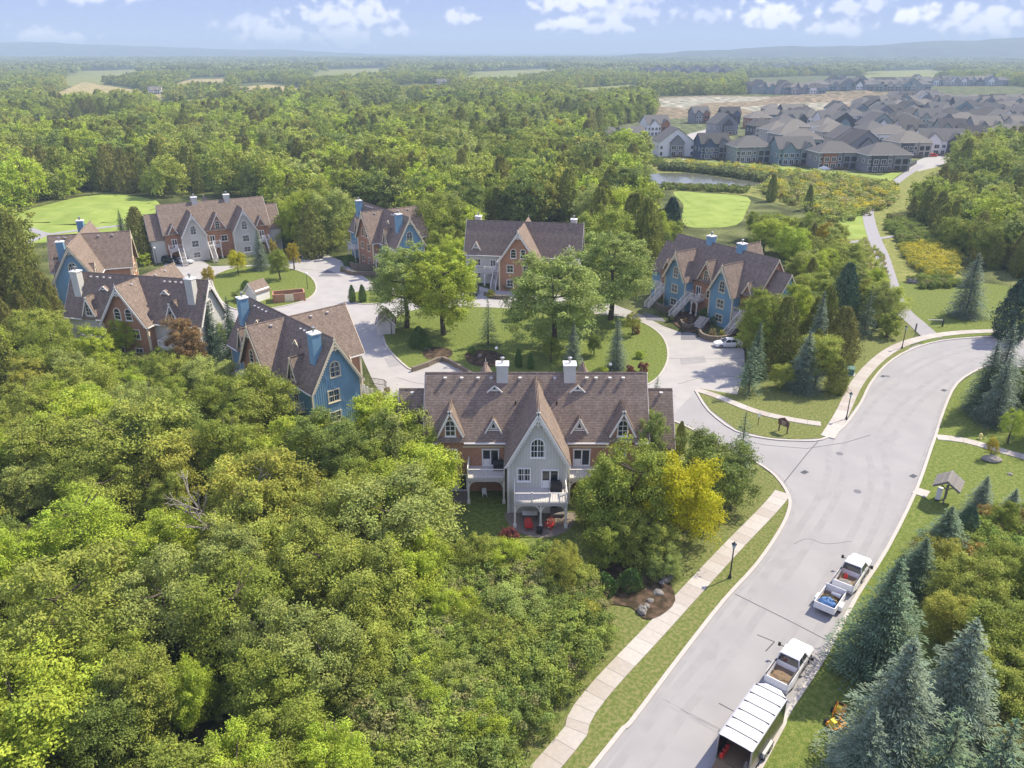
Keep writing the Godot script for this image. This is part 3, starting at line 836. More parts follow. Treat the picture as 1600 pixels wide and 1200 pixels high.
# trim along both rakes of a gable that looks along w, with scallops below and a fan at the top
func bargeboard(root: Node3D, at: Vector3, u: Vector3, w: Vector3, half: float, eave: float, peak: float, m: Material, fancy := true) -> void:
	var s := Shape.new()
	var top := at + Vector3.UP * peak
	for k in [-1.0, 1.0]:
		var low = at + u * half * k + Vector3.UP * eave
		var along = (top - low).normalized()
		var across = along.cross(w).normalized() * -k
		if across.y > 0:
			across = -across
		var l = low.distance_to(top)
		s.box((low + top) * 0.5 + across * 0.16 + w * 0.04, Vector3(l, 0.2, 0.07), Basis(along, across, along.cross(across)))
		if fancy:
			var step := 0.36
			var j := 0
			while j * step + 0.5 < l - 0.7:
				var c = low + along * (0.45 + j * step) + across * 0.3 + w * 0.03
				var p := []
				for i in 7:
					var t := PI * i / 6.0
					p.append(Vector2(cos(t) * 0.15, sin(t) * 0.17))
				s.prism(p, c, along, across, w, 0.05)
				j += 1
	if fancy:
		# the fan: two arms, a collar and a drop
		var h := minf(1.5, (peak - eave) * 0.26)
		var wd := half * h / (peak - eave)
		s.bar(top + Vector3.DOWN * h - u * wd * 0.95 + w * 0.03, top + Vector3.DOWN * h + u * wd * 0.95 + w * 0.03, 0.05, 0.09)
		s.bar(top + Vector3.DOWN * 0.3 + w * 0.03, top + Vector3.DOWN * (h + 0.25) + w * 0.03, 0.09, 0.05)
		for k in [-1.0, 1.0]:
			s.bar(top + Vector3.DOWN * h * 0.62 + w * 0.035, top + Vector3.DOWN * (h + 0.3) + u * wd * 0.8 * k + w * 0.035, 0.05, 0.14)
			for j in 3:
				var c: Vector3 = top + Vector3.DOWN * (h * (0.55 + j * 0.16)) + u * k * wd * (0.28 + 0.13 * j) + w * 0.03
				s.box(c, Vector3(0.16, 0.16, 0.04), Basis(u, Vector3.UP, w).rotated(w, PI / 4))
		s.tube(top + Vector3.DOWN * 0.1, top + Vector3.UP * 0.55, 0.06, 0.015, 5)
	put("bargeboard", s.done(), m, root)


# a window: frame with its pane a little behind, mullions as part of the frame
func window(root: Node, at: Vector3, u: Vector3, w: Vector3, wd: float, ht: float, arched := false, cols := 2, rows := 2, m: Material = null) -> void:
	var s := Shape.new()
	var t := 0.13
	var x := wd * 0.5
	var y := ht * 0.5
	var p := []
	var q := []
	if arched:
		p = [Vector2(-x - t, -y - t), Vector2(x + t, -y - t)]
		q = [Vector2(-x, -y), Vector2(x, -y)]
		var base := y - x
		for i in 9:
			var a := PI * i / 8.0
			p.append(Vector2(cos(a) * (x + t), base + sin(a) * (x * 1.12 + t)))
			q.append(Vector2(cos(a) * x, base + sin(a) * x * 1.12))
	else:
		p = [Vector2(-x - t, -y - t), Vector2(x + t, -y - t), Vector2(x + t, y + t), Vector2(-x - t, y + t)]
		q = [Vector2(-x, -y), Vector2(x, -y), Vector2(x, y), Vector2(-x, y)]
	for i in p.size():
		var j := (i + 1) % p.size()
		var a: Vector2 = p[i]
		var b: Vector2 = p[j]
		var c: Vector2 = q[j]
		var d: Vector2 = q[i]
		var f := func(k: Vector2, z: float) -> Vector3: return at + u * k.x + Vector3.UP * k.y + w * z
		s.quad(f.call(a, 0.07), f.call(b, 0.07), f.call(c, 0.07), f.call(d, 0.07), w)
		s.quad(f.call(a, 0.07), f.call(b, 0.07), f.call(b, -0.02), f.call(a, -0.02), f.call((a + b) * 0.5, 0) - at)
		s.quad(f.call(d, 0.07), f.call(c, 0.07), f.call(c, -0.01), f.call(d, -0.01), at - f.call((c + d) * 0.5, 0))
	for i in range(1, cols):
		s.box(at + u * (wd * i / cols - x) + w * 0.035, Vector3(0.055, ht, 0.05), Basis(u, Vector3.UP, w))
	for i in range(1, rows):
		s.box(at + Vector3.UP * (ht * i / rows - y) + w * 0.034, Vector3(wd, 0.055, 0.05), Basis(u, Vector3.UP, w))
	s.box(at + Vector3.DOWN * (y + t + 0.03) + w * 0.06, Vector3(wd + t * 3.0, 0.07, 0.14), Basis(u, Vector3.UP, w))
	var fr := put("window", s.done(), m if m else M.trim, root)
	var g := Shape.new()
	g.prism(q, at + w * 0.005, u, Vector3.UP, w, 0.012)
	put("pane", g.done(), M.glass, fr)


# double glass door in a white frame
func glass_door(root: Node3D, at: Vector3, u: Vector3, w: Vector3, wd := 1.8, ht := 2.1) -> void:
	var s := Shape.new()
	for k in [-1.0, 0.0, 1.0]:
		s.box(at + u * k * wd * 0.5 + Vector3.UP * ht * 0.5 + w * 0.04, Vector3(0.13, ht, 0.1), Basis(u, Vector3.UP, w))
	s.box(at + Vector3.UP * ht + w * 0.04, Vector3(wd + 0.26, 0.16, 0.1), Basis(u, Vector3.UP, w))
	s.box(at + Vector3.UP * 0.08 + w * 0.04, Vector3(wd, 0.16, 0.09), Basis(u, Vector3.UP, w))
	s.box(at - u * wd * 0.25 + Vector3.UP * 0.5 + w * 0.03, Vector3(wd * 0.4, 0.8, 0.05), Basis(u, Vector3.UP, w))
	var d := put("door", s.done(), M.white, root)
	var g := Shape.new()
	g.box(at + Vector3.UP * ht * 0.5 + w * 0.012, Vector3(wd, ht, 0.02), Basis(u, Vector3.UP, w))
	put("pane", g.done(), M.glass, d)


# railing of posts, rails and balusters between two points
func railing(s: Shape, a: Vector3, b: Vector3, h := 1.05) -> void:
	var l := a.distance_to(b)
	s.bar(a + Vector3.UP * h, b + Vector3.UP * h, 0.1, 0.07)
	s.bar(a + Vector3.UP * 0.12, b + Vector3.UP * 0.12, 0.07, 0.06)
	var m := int(l / 0.24)
	for i in range(1, m):
		var p := a.lerp(b, float(i) / m)
		s.bar(p + Vector3.UP * 0.12, p + Vector3.UP * h, 0.035, 0.035)
	m = maxi(1, int(roundf(l / 1.7)))
	for i in m + 1:
		var p := a.lerp(b, float(i) / m)
		s.bar(p, p + Vector3.UP * (h + 0.12), 0.12, 0.12)


# timber deck on posts with arched braces: x0..x1 along u, z0 at the wall to z1 outside along w
func deck(root: Node3D, u: Vector3, w: Vector3, x0: float, x1: float, z0: float, z1: float, y: float, posts: Array) -> void:
	var s := Shape.new()
	s.box(u * (x0 + x1) * 0.5 + w * (z0 + z1) * 0.5 + Vector3.UP * (y - 0.1), Vector3(x1 - x0, 0.18, absf(z1 - z0)), Basis(u, Vector3.UP, w))
	for k in [x0, x1]:
		s.bar(u * k + w * z0 + Vector3.UP * (y - 0.26), u * k + w * z1 + Vector3.UP * (y - 0.26), 0.14, 0.3)
	s.bar(u * (x0 - 0.07) + w * z1 + Vector3.UP * (y - 0.27), u * (x1 + 0.07) + w * z1 + Vector3.UP * (y - 0.27), 0.16, 0.36)
	var d := put("deck", s.done(), M.deck, root)
	var r := Shape.new()
	var i := 0.05
	railing(r, u * x0 + w * z1 + Vector3.UP * (y + 0.003), u * x1 + w * z1 + Vector3.UP * (y + 0.003))
	railing(r, u * x0 + w * z0 + Vector3.UP * (y + 0.003), u * x0 + w * (z1 - i) + Vector3.UP * (y + 0.003))
	railing(r, u * x1 + w * z0 + Vector3.UP * (y + 0.003), u * x1 + w * (z1 - i) + Vector3.UP * (y + 0.003))
	put("railing", r.done(), M.trim, d)
	for k in posts:
		var p := Shape.new()
		var at: Vector3 = u * k + w * (z1 - 0.05)
		p.bar(at, at + Vector3.UP * (y - 0.45), 0.2, 0.2)
		p.bar(at, at + Vector3.UP * 0.5, 0.34, 0.34)
		for side in [-1.0, 1.0]:
			if (side < 0 and k <= x0 + 0.3) or (side > 0 and k >= x1 - 0.3):
				continue
			for j in 4:
				var a0 := PI * 0.5 * j / 4.0
				var a1 := PI * 0.5 * (j + 1) / 4.0
				p.bar(at + u * side * (0.08 + 0.75 * (1 - cos(a0))) + Vector3.UP * (y - 1.2 + 0.75 * sin(a0)), at + u * side * (0.08 + 0.75 * (1 - cos(a1))) + Vector3.UP * (y - 1.2 + 0.75 * sin(a1)), 0.12, 0.12)
		put("post", p.done(), M.trim, d)


# outside stair from the ground at a up to b, with two railings
func stair(root: Node3D, a: Vector3, b: Vector3, wd := 1.1) -> void:
	var flat_dir := Vector3(b.x - a.x, 0, b.z - a.z)
	var run := flat_dir.length()
	var d := flat_dir / run
	var u := Vector3(-d.z, 0, d.x)
	var n := int((b.y - a.y) / 0.19)
	var s := Shape.new()
	for i in n:
		s.box(a + d * run * (i + 0.5) / n + Vector3.UP * ((b.y - a.y) * (i + 1) / n - 0.05), Vector3(wd, 0.07, run / n + 0.03), Basis(u, Vector3.UP, d))
	for k in [-1.0, 1.0]:
		s.bar(a + u * wd * 0.5 * k + Vector3.DOWN * 0.02, b + u * wd * 0.5 * k + Vector3.DOWN * 0.12, 0.07, 0.32)
	var st := put("stair", s.done(), M.deck, root)
	var r := Shape.new()
	for k in [-1.0, 1.0]:
		railing(r, a + u * wd * 0.5 * k, b + u * wd * 0.5 * k, 1.0)
	put("railing", r.done(), M.trim, st)


# vertical battens over a gable wall
func battens(root: Node3D, at: Vector3, u: Vector3, w: Vector3, half: float, eave: float, peak: float, m: Material, step := 0.32) -> void:
	var s := Shape.new()
	var x := -half + step * 0.5
	while x < half:
		var h := eave + (peak - eave) * (1.0 - absf(x) / half) - 0.15
		s.box(at + u * x + Vector3.UP * h * 0.5 + w * 0.012, Vector3(0.06, h, 0.045), Basis(u, Vector3.UP, w))
		x += step
	kind(put("batten", s.done(), m, root), "stuff")


func chimney(root: Node3D, at: Vector3, y0: float, y1: float, wall: Material, cap: Material, wd := 1.3) -> void:
	var s := Shape.new()
	s.span(at + Vector3(-wd / 2, y0, -wd / 2), at + Vector3(wd / 2, y1, wd / 2))
	var c := put("chimney", s.done(), wall, root)
	var t := Shape.new()
	t.span(at + Vector3(-wd / 2 - 0.1, y1, -wd / 2 - 0.1), at + Vector3(wd / 2 + 0.1, y1 + 0.16, wd / 2 + 0.1))
	put("cap", t.done(), cap, c)
	var f := Shape.new()
	f.lathe(at + Vector3.UP * (y1 + 0.16), [Vector2(0.16, 0), Vector2(0.16, 0.55), Vector2(0.26, 0.56), Vector2(0.26, 0.68), Vector2(0.02, 0.78)], 8)
	put("flue", f.done(), M.steel, c)


# a wall dormer: gabled wall standing on the eave, with its own roof and window
func dormer(root: Node3D, at: Vector3, u: Vector3, w: Vector3, half: float, wall_y0: float, eave: float, peak: float, deep: float, wall: Material, trim: Material, win := true) -> void:
	var s := Shape.new()
	s.prism([Vector2(-half, wall_y0), Vector2(half, wall_y0), Vector2(half, eave), Vector2(0, peak - 0.12), Vector2(-half, eave)], at + w * (-deep * 0.5 + 0.03), u, Vector3.UP, w, deep)
	var d := put("dormer", s.done(), wall, root)
	var r := Shape.new()
	var k := (half + 0.28) / half
	pitched(r, at + w * 0.03, u, w, half + 0.28, -deep - 1.5, 0.3, peak + 0.05 - (peak - eave) * k, peak + 0.05)
	put("roof", r.done(), M.roof, d)
	bargeboard(d, at + w * 0.34, u, w, half + 0.28, peak + 0.0 - (peak - eave) * k, peak, trim, false)
	if win:
		window(d, at + Vector3.UP * (eave + (peak - eave) * 0.12) + w * 0.04, u, w, minf(0.95, half * 0.9), minf(1.75, (peak - wall_y0) * 0.5), true, 2, 3, trim)


# small triangular vent on a roof slope
func gablet(root: Node3D, at: Vector3, u: Vector3, w: Vector3, half: float, ht: float, deep: float, trim: Material) -> void:
	var s := Shape.new()
	pitched(s, at, u, w, half, -deep, 0.14, 0.0, ht)
	var g := put("gablet", s.done(), M.roof, root)
	var b := Shape.new()
	for k in [-1.0, 1.0]:
		b.bar(at + u * half * k + w * 0.16 + Vector3.DOWN * 0.06, at + w * 0.16 + Vector3.UP * (ht - 0.06), 0.1, 0.16)
	b.bar(at - u * half * 0.7 + w * 0.1 + Vector3.UP * ht * 0.2, at + u * half * 0.7 + w * 0.1 + Vector3.UP * ht * 0.2, 0.08, 0.12)
	b.prism([Vector2(-half * 0.6, ht * 0.28), Vector2(half * 0.6, ht * 0.28), Vector2(0, ht * 0.85)], at + w * 0.02, u, Vector3.UP, w, 0.06)
	put("trim", b.done(), trim, g)
	var v := Shape.new()
	v.prism([Vector2(-half * 0.24, ht * 0.36), Vector2(half * 0.24, ht * 0.36), Vector2(0, ht * 0.68)], at + w * 0.045, u, Vector3.UP, w, 0.03)
	put("vent", v.done(), M.glass, g)


func roof_vents(root: Node3D, xs: Array, along: Vector3, off: Vector3) -> void:
	for x in xs:
		var s := Shape.new()
		s.box(along * x + off, Vector3(0.28, 0.18, 0.32))
		s.box(along * x + off + Vector3.UP * 0.11, Vector3(0.36, 0.05, 0.42))
		put("roof_vent", s.done(), M.vent, root)


func gutters(root: Node3D, lines: Array, m: Material) -> void:
	for l in lines:
		var s := Shape.new()
		s.bar(l[0], l[1], 0.16, 0.16)
		put("gutter", s.done(), m, root)


# first kind: brick body, one big sided gable behind, two in front, low wings at the ends
func residence_brick(label: String, at: Vector3, turn: float, siding: Material, batten: Material, trim: Material, cap: Material, near := false) -> Node3D:
	var root := thing("residence", label, "apartment house", at, turn)
	var X := Vector3.RIGHT
	var Z := Vector3.BACK
	var L := 12.5
	var b := Shape.new()
	gable_block(b, Vector3.ZERO, Z, X, 4.3, -L + 0.4, L - 0.4, 6.75, 12.75)
	put("wall", b.done(), M.brick, root)
	var r := Shape.new()
	pitched(r, Vector3.ZERO, Z, X, 4.8, -L, L, 6.5, 13.0)
	put("roof", r.done(), M.roof, root)
	for k in [-1.0, 1.0]:
		bargeboard(root, X * L * k, Z, X * k, 4.8, 6.4, 12.95, trim, false)
		var wg := Shape.new()
		var wr := Shape.new()
		gable_block(wg, Vector3.ZERO, Z, X, 3.7, (L - 0.5) * k, (L + 2.7) * k, 5.65, 10.75)
		pitched(wr, Vector3.ZERO, Z, X, 4.1, (L - 0.9) * k, (L + 3.05) * k, 5.4, 11.0)
		var wing := put("wing", wg.done(), siding, root)
		put("roof", wr.done(), M.roof, wing)
		bargeboard(wing, X * (L + 3.05) * k, Z, X * k, 4.1, 5.3, 10.95, trim, false)
		for s in [-1.0, 1.0]:
			window(wing, Vector3((L + 2.71) * k, 2.0 + s * 1.4 + 0.9, 0.0), Z, X * k, 1.1, 1.3, false, 2, 2, trim)
	# rear gable
	var g := Shape.new()
	gable_block(g, Vector3.ZERO, X, Z, 3.1, 3.0, 8.9, 6.6, 12.25)
	var gw := put("gable_wall", g.done(), siding, root)
	var gr := Shape.new()
	pitched(gr, Vector3.ZERO, X, Z, 3.55, 0.3, 9.45, 6.1, 12.6)
	put("roof", gr.done(), M.roof, gw)
	bargeboard(gw, Z * 9.5, X, Z, 3.55, 6.05, 12.55, trim)
	battens(gw, Z * 8.9, X, Z, 3.1, 6.6, 12.25, batten)
	window(gw, Vector3(0, 8.0, 8.92), X, Z, 1.35, 2.0, true, 2, 3, M.white)
	window(gw, Vector3(-1.45, 4.85, 8.92), X, Z, 1.25, 1.4, false, 2, 2, M.white)
	glass_door(gw, Vector3(1.35, 3.27, 8.92), X, Z, 1.75, 2.15)
	window(gw, Vector3(-1.3, 2.1, 8.92), X, Z, 1.3, 0.62, false, 2, 1, M.white)
	glass_door(gw, Vector3(1.5, 0.1, 8.92), X, Z, 1.6, 2.1)
	for k in [-1.0, 1.0]:
		var cp := Shape.new()
		cp.box(Vector3(3.1 * k, 3.2, 8.9), Vector3(0.2, 6.4, 0.2))
		put("corner_board", cp.done(), trim, gw)
		dormer(root, Vector3(9.5 * k, 0, 4.32), X, Z, 1.3, 5.5, 7.75, 10.4, 2.6, M.brick, trim)
		window(root, Vector3(9.4 * k, 4.9, 4.3), X, Z, 1.0, 0.95, false, 1, 2, M.white)
		glass_door(root, Vector3(8.8 * k, 0.1, 4.3), X, Z, 1.9, 2.1)
		glass_door(root, Vector3(5.1 * k, 3.33, 4.3), X, Z, 1.8, 2.1)
		window(root, Vector3(5.5 * k, 2.0, 4.3), X, Z, 1.8, 0.8, false, 2, 1, M.white)
		gablet(root, Vector3(4.75 * k, 7.35, 4.0), X, Z, 0.95, 1.75, 1.3, trim)
		gablet(root, Vector3(4.65 * k, 11.15, 1.3), X, Z, 0.85, 0.8, 0.6, trim)
		deck(root, X, Z, 5.55 * k - 2.0, 5.55 * k + 2.0, 4.3, 7.0, 3.33, [5.55 * k - 1.95, 5.55 * k + 1.95])
		chimney(root, Vector3(3.78 * k, 0, 0.12), 11.0, 13.95, siding, cap)
		gutters(root, [[Vector3(3.4 * k, 6.42, 4.85), Vector3(8.0 * k, 6.42, 4.85)], [Vector3(10.9 * k, 6.42, 4.85), Vector3(12.4 * k, 6.42, 4.85)]], M.white)
		var ds := Shape.new()
		ds.box(Vector3(3.32 * k, 3.2, 4.62), Vector3(0.1, 6.4, 0.1))
		put("downspout", ds.done(), M.white, root)
		ds = Shape.new()
		ds.box(Vector3(11.95 * k, 3.2, 4.36), Vector3(0.1, 6.4, 0.1))
		put("downspout", ds.done(), M.white, root)
		var band := Shape.new()
		band.box(Vector3(7.4 * k, 5.75, 4.3), Vector3(8.2, 0.16, 0.05))
		put("brick_band", band.done(), M.cream, root)
		# small dark pipes on the slope
		var pp := Shape.new()
		pp.tube(Vector3(2.3 * k, 9.6, 2.2), Vector3(2.3 * k, 10.35, 2.2), 0.09, 0.09, 6)
		put("vent_pipe", pp.done(), M.black, root)
	roof_vents(root, [-10.2, -8.35, -6.5, -5.05, -1.8, 2.1, 5.7, 6.75, 8.3, 9.8], X, Vector3(0, 12.45, 0.62))
	roof_vents(root, [-14.0, 14.2], X, Vector3(0, 10.6, 0.55))
	deck(root, X, Z, -2.45, 3.0, 8.9, 11.8, 3.25, [-2.4, 0.3, 2.95])
	# front gables with the entrance dormer between
	for k in [-1.0, 1.0]:
		var f := Shape.new()
		gable_block(f, Vector3(5.9 * k, 0, 0), X, -Z, 2.75, 3.0, 6.3, 6.35, 11.1)
		var fw := put("gable_wall", f.done(), siding, root)
		var fr := Shape.new()
		pitched(fr, Vector3(5.9 * k, 0, 0), X, -Z, 3.15, 0.8, 6.9, 6.0, 11.5)
		put("roof", fr.done(), M.roof, fw)
		bargeboard(fw, Vector3(5.9 * k, 0, -6.95), X, -Z, 3.15, 5.95, 11.45, trim)
		battens(fw, Vector3(5.9 * k, 0, -6.3), X, -Z, 2.75, 6.35, 11.1, batten)
		window(fw, Vector3(5.9 * k, 7.4, -6.32), X, -Z, 1.15, 1.9, true, 2, 3, trim)
		window(fw, Vector3(5.9 * k, 4.2, -6.32), X, -Z, 1.5, 1.45, false, 2, 2, trim)
		window(fw, Vector3(5.9 * k, 1.5, -6.32), X, -Z, 1.5, 1.2, false, 2, 2, trim)
		for j in [-1.0, 1.0]:
			var cp := Shape.new()
			cp.box(Vector3(5.9 * k + 2.75 * j, 3.1, -6.3), Vector3(0.2, 6.2, 0.2))
			put("corner_board", cp.done(), trim, fw)
		dormer(root, Vector3(10.2 * k, 0, -4.32), X, -Z, 0.95, 5.5, 7.2, 8.9, 1.6, M.brick, trim, false)
		deck(root, X, -Z, 10.2 * k - 1.5, 10.2 * k + 1.5, 4.3, 6.0, 3.2, [10.2 * k - 1.4, 10.2 * k + 1.4])
		glass_door(root, Vector3(10.2 * k, 3.22, -4.3), X, -Z, 1.1, 2.1)
	dormer(root, Vector3(0, 0, -4.34), X, -Z, 1.75, 5.5, 7.4, 10.6, 3.0, M.brick, trim)
	window(root, Vector3(-1.2, 4.4, -4.3), X, -Z, 1.3, 1.3, false, 2, 2, trim)
	deck(root, X, -Z, 0.0, 3.0, 4.3, 6.0, 3.2, [0.1, 1.5])
	glass_door(root, Vector3(1.6, 3.22, -4.3), X, -Z, 1.1, 2.1)
	stair(root, Vector3(2.4, 0.05, -10.2), Vector3(2.4, 3.2, -6.0))
	stair(root, Vector3(9.3, 0.05, -10.2), Vector3(9.3, 3.2, -6.0))
	stair(root, Vector3(-11.1, 0.05, -10.2), Vector3(-11.1, 3.2, -6.0))
	return root


# second kind: sided body with gabled ends, a brick gable crossing it
func residence_sided(label: String, at: Vector3, turn: float, siding: Material, batten: Material, trim: Material, chim: Material, cap: Material) -> Node3D:
	var root := thing("residence", label, "apartment house", at, turn)
	var X := Vector3.RIGHT
	var Z := Vector3.BACK
	var L := 12.6
	var b := Shape.new()
	gable_block(b, Vector3.ZERO, Z, X, 3.55, -L + 0.55, L - 0.55, 6.75, 12.6)
	put("wall", b.done(), siding, root)
	var r := Shape.new()
	pitched(r, Vector3.ZERO, Z, X, 3.98, -L, L, 6.25, 13.0)
	put("roof", r.done(), M.roof, root)
	for k in [-1.0, 1.0]:
		bargeboard(root, X * (L + 0.05) * k, Z, X * k, 3.98, 6.2, 12.95, trim)
		battens(root, X * (L - 0.55) * k, Z, X * k, 3.55, 6.75, 12.6, batten)
		window(root, Vector3((L - 0.53) * k, 8.6, 0), Z, X * k, 1.3, 1.9, true, 2, 3, trim)
		window(root, Vector3((L - 0.53) * k, 5.0, 0.5), Z, X * k, 1.5, 1.5, false, 2, 2, trim)
		window(root, Vector3((L - 0.53) * k, 2.0, 0.5), Z, X * k, 1.5, 1.3, false, 2, 2, trim)
		for j in [-1.0, 1.0]:
			var cp := Shape.new()
			cp.box(Vector3((L - 0.55) * k, 3.2, 3.55 * j), Vector3(0.2, 6.4, 0.2))
			put("corner_board", cp.done(), trim, root)
		chimney(root, Vector3(10.4 * k, 0, 1.55), 9.0, 13.4, chim, cap, 1.25)
		dormer(root, Vector3(7.6 * k, 0, 3.6), X, Z, 1.1, 5.2, 7.4, 10.0, 2.2, siding, trim)
		window(root, Vector3(7.6 * k, 4.2, 3.55), X, Z, 1.2, 1.2, false, 2, 2, trim)
		gablet(root, Vector3(5.6 * k, 10.6, 1.75), X, Z, 0.8, 0.75, 0.5, trim)
		gablet(root, Vector3(10.0 * k, 7.3, -3.3), X, -Z, 0.95, 1.7, 1.2, trim)
		window(root, Vector3(9.6 * k, 4.6, -3.55), X, -Z, 1.1, 1.3, false, 2, 2, trim)
		window(root, Vector3(9.6 * k, 1.6, -3.55), X, -Z, 1.1, 1.3, false, 2, 2, trim)
		deck(root, X, Z, 7.6 * k - 1.9, 7.6 * k + 1.9, 3.55, 5.6, 3.1, [7.6 * k - 1.8, 7.6 * k + 1.8])
		deck(root, X, -Z, 6.3 * k - 1.6, 6.3 * k + 1.6, 3.55, 5.4, 3.1, [6.3 * k - 1.5, 6.3 * k + 1.5])
		glass_door(root, Vector3(6.3 * k, 3.12, -3.55), X, -Z, 1.1, 2.1)
		glass_door(root, Vector3(6.3 * k, 0.05, -3.55), X, -Z, 1.1, 2.1)
		stair(root, Vector3(5.3 * k, 0.05, -9.0), Vector3(5.3 * k, 3.1, -5.4))
		gutters(root, [[Vector3(4.4 * k, 6.16, 4.0), Vector3(6.4 * k, 6.16, 4.0)], [Vector3(9.0 * k, 6.16, 4.0), Vector3(12.5 * k, 6.16, 4.0)], [Vector3(4.4 * k, 6.16, -4.0), Vector3(12.5 * k, 6.16, -4.0)]], M.white)
	roof_vents(root, [-8.6, -7.4, -6.2, -5.0, 5.0, 6.0, 7.0, 8.0], X, Vector3(0, 12.35, 0.5))
	# brick cross gable
	var g := Shape.new()
	gable_block(g, Vector3.ZERO, X, Z, 3.95, -8.6, 5.2, 6.75, 12.4)
	var gw := put("gable_wall", g.done(), M.brick, root)
	var gr := Shape.new()
	pitched(gr, Vector3.ZERO, X, Z, 4.4, -9.2, 5.8, 6.25, 12.8)
	put("roof", gr.done(), M.roof, gw)
	for k in [[5.85, 1.0, 5.2], [-9.25, -1.0, -8.6]]:
		var w: Vector3 = Z * k[1]
		bargeboard(gw, Z * k[0], X, w, 4.4, 6.2, 12.75, trim)
		for j in [-1.0, 1.0]:
			window(gw, Vector3(1.0 * j, 8.0, k[2] + 0.02 * k[1]), X, w, 1.0, 1.7, true, 1, 3, trim)
			window(gw, Vector3(1.7 * j, 4.8, k[2] + 0.02 * k[1]), X, w, 1.2, 1.4, false, 2, 2, trim)
			window(gw, Vector3(1.7 * j, 1.7, k[2] + 0.02 * k[1]), X, w, 1.2, 1.3, false, 2, 2, trim)
			var cp := Shape.new()
			cp.box(Vector3(3.95 * j, 3.2, k[2]), Vector3(0.28, 6.4, 0.28))
			put("corner_board", cp.done(), M.cream, gw)
	roof_vents(gw, [-6.0, -3.4, 2.6], Z, Vector3(0.5, 12.15, 0))
	gutters(gw, [[Vector3(4.42, 6.16, -9.1), Vector3(4.42, 6.16, -4.2)], [Vector3(-4.42, 6.16, -9.1), Vector3(-4.42, 6.16, -4.2)], [Vector3(4.42, 6.16, 4.2), Vector3(4.42, 6.16, 5.7)], [Vector3(-4.42, 6.16, 4.2), Vector3(-4.42, 6.16, 5.7)]], M.white)
	return root


func build_condos() -> void:
	residence_brick("brick and pale grey gabled house nearest the camera, red chairs on its round patio", Vector3(2.7, 0, -80.1), 0.0, M.grey, M.grey_batten, M.trim, M.white, true)
	residence_brick("long brick and grey house behind the yellow trees, silver car parked at its left end", Vector3(-73.7, 0, -190.2), turn_of(-0.866, 0.5), M.grey, M.grey_batten, M.trim, M.white)
	residence_brick("blue and brick house right of the poplars with stone planters and stairs in front", Vector3(40.0, 0, -142.3), turn_of(-0.538, -0.842), M.blue, M.blue_batten, M.cream, M.white)
	residence_sided("blue gabled house with a brick cross gable just behind the near wood", Vector3(-31.0, 0, -100.6), turn_of(0.675, 0.738), M.blue, M.blue_batten, M.cream, M.blue, M.white)
	residence_sided("farthest left blue house, partly hidden by the grey and brick one below it", Vector3(-86.8, 0, -153.5), turn_of(0.31, 0.951), M.blue, M.blue_batten, M.cream, M.blue, M.white)
	residence_sided("grey house with a brick cross gable and white chimneys above the rusty bare tree", Vector3(-60.5, 0, -121.2), turn_of(0.976, 0.216), M.grey, M.grey_batten, M.trim, M.grey, M.white)
	residence_sided("brick and blue house behind the dark pickup truck, half hidden by the two poplars", Vector3(-29.7, 0, -179.5), turn_of(0.575, 0.825), M.blue, M.blue_batten, M.cream, M.blue, M.white)
	residence_sided("pale grey house with one brick gable in the middle, dark car parked at its left", Vector3(2.7, 0, -164.5), turn_of(-0.986, -0.165), M.grey, M.grey_batten, M.trim, M.grey, M.white)
	patio_things()
	garden_walls()


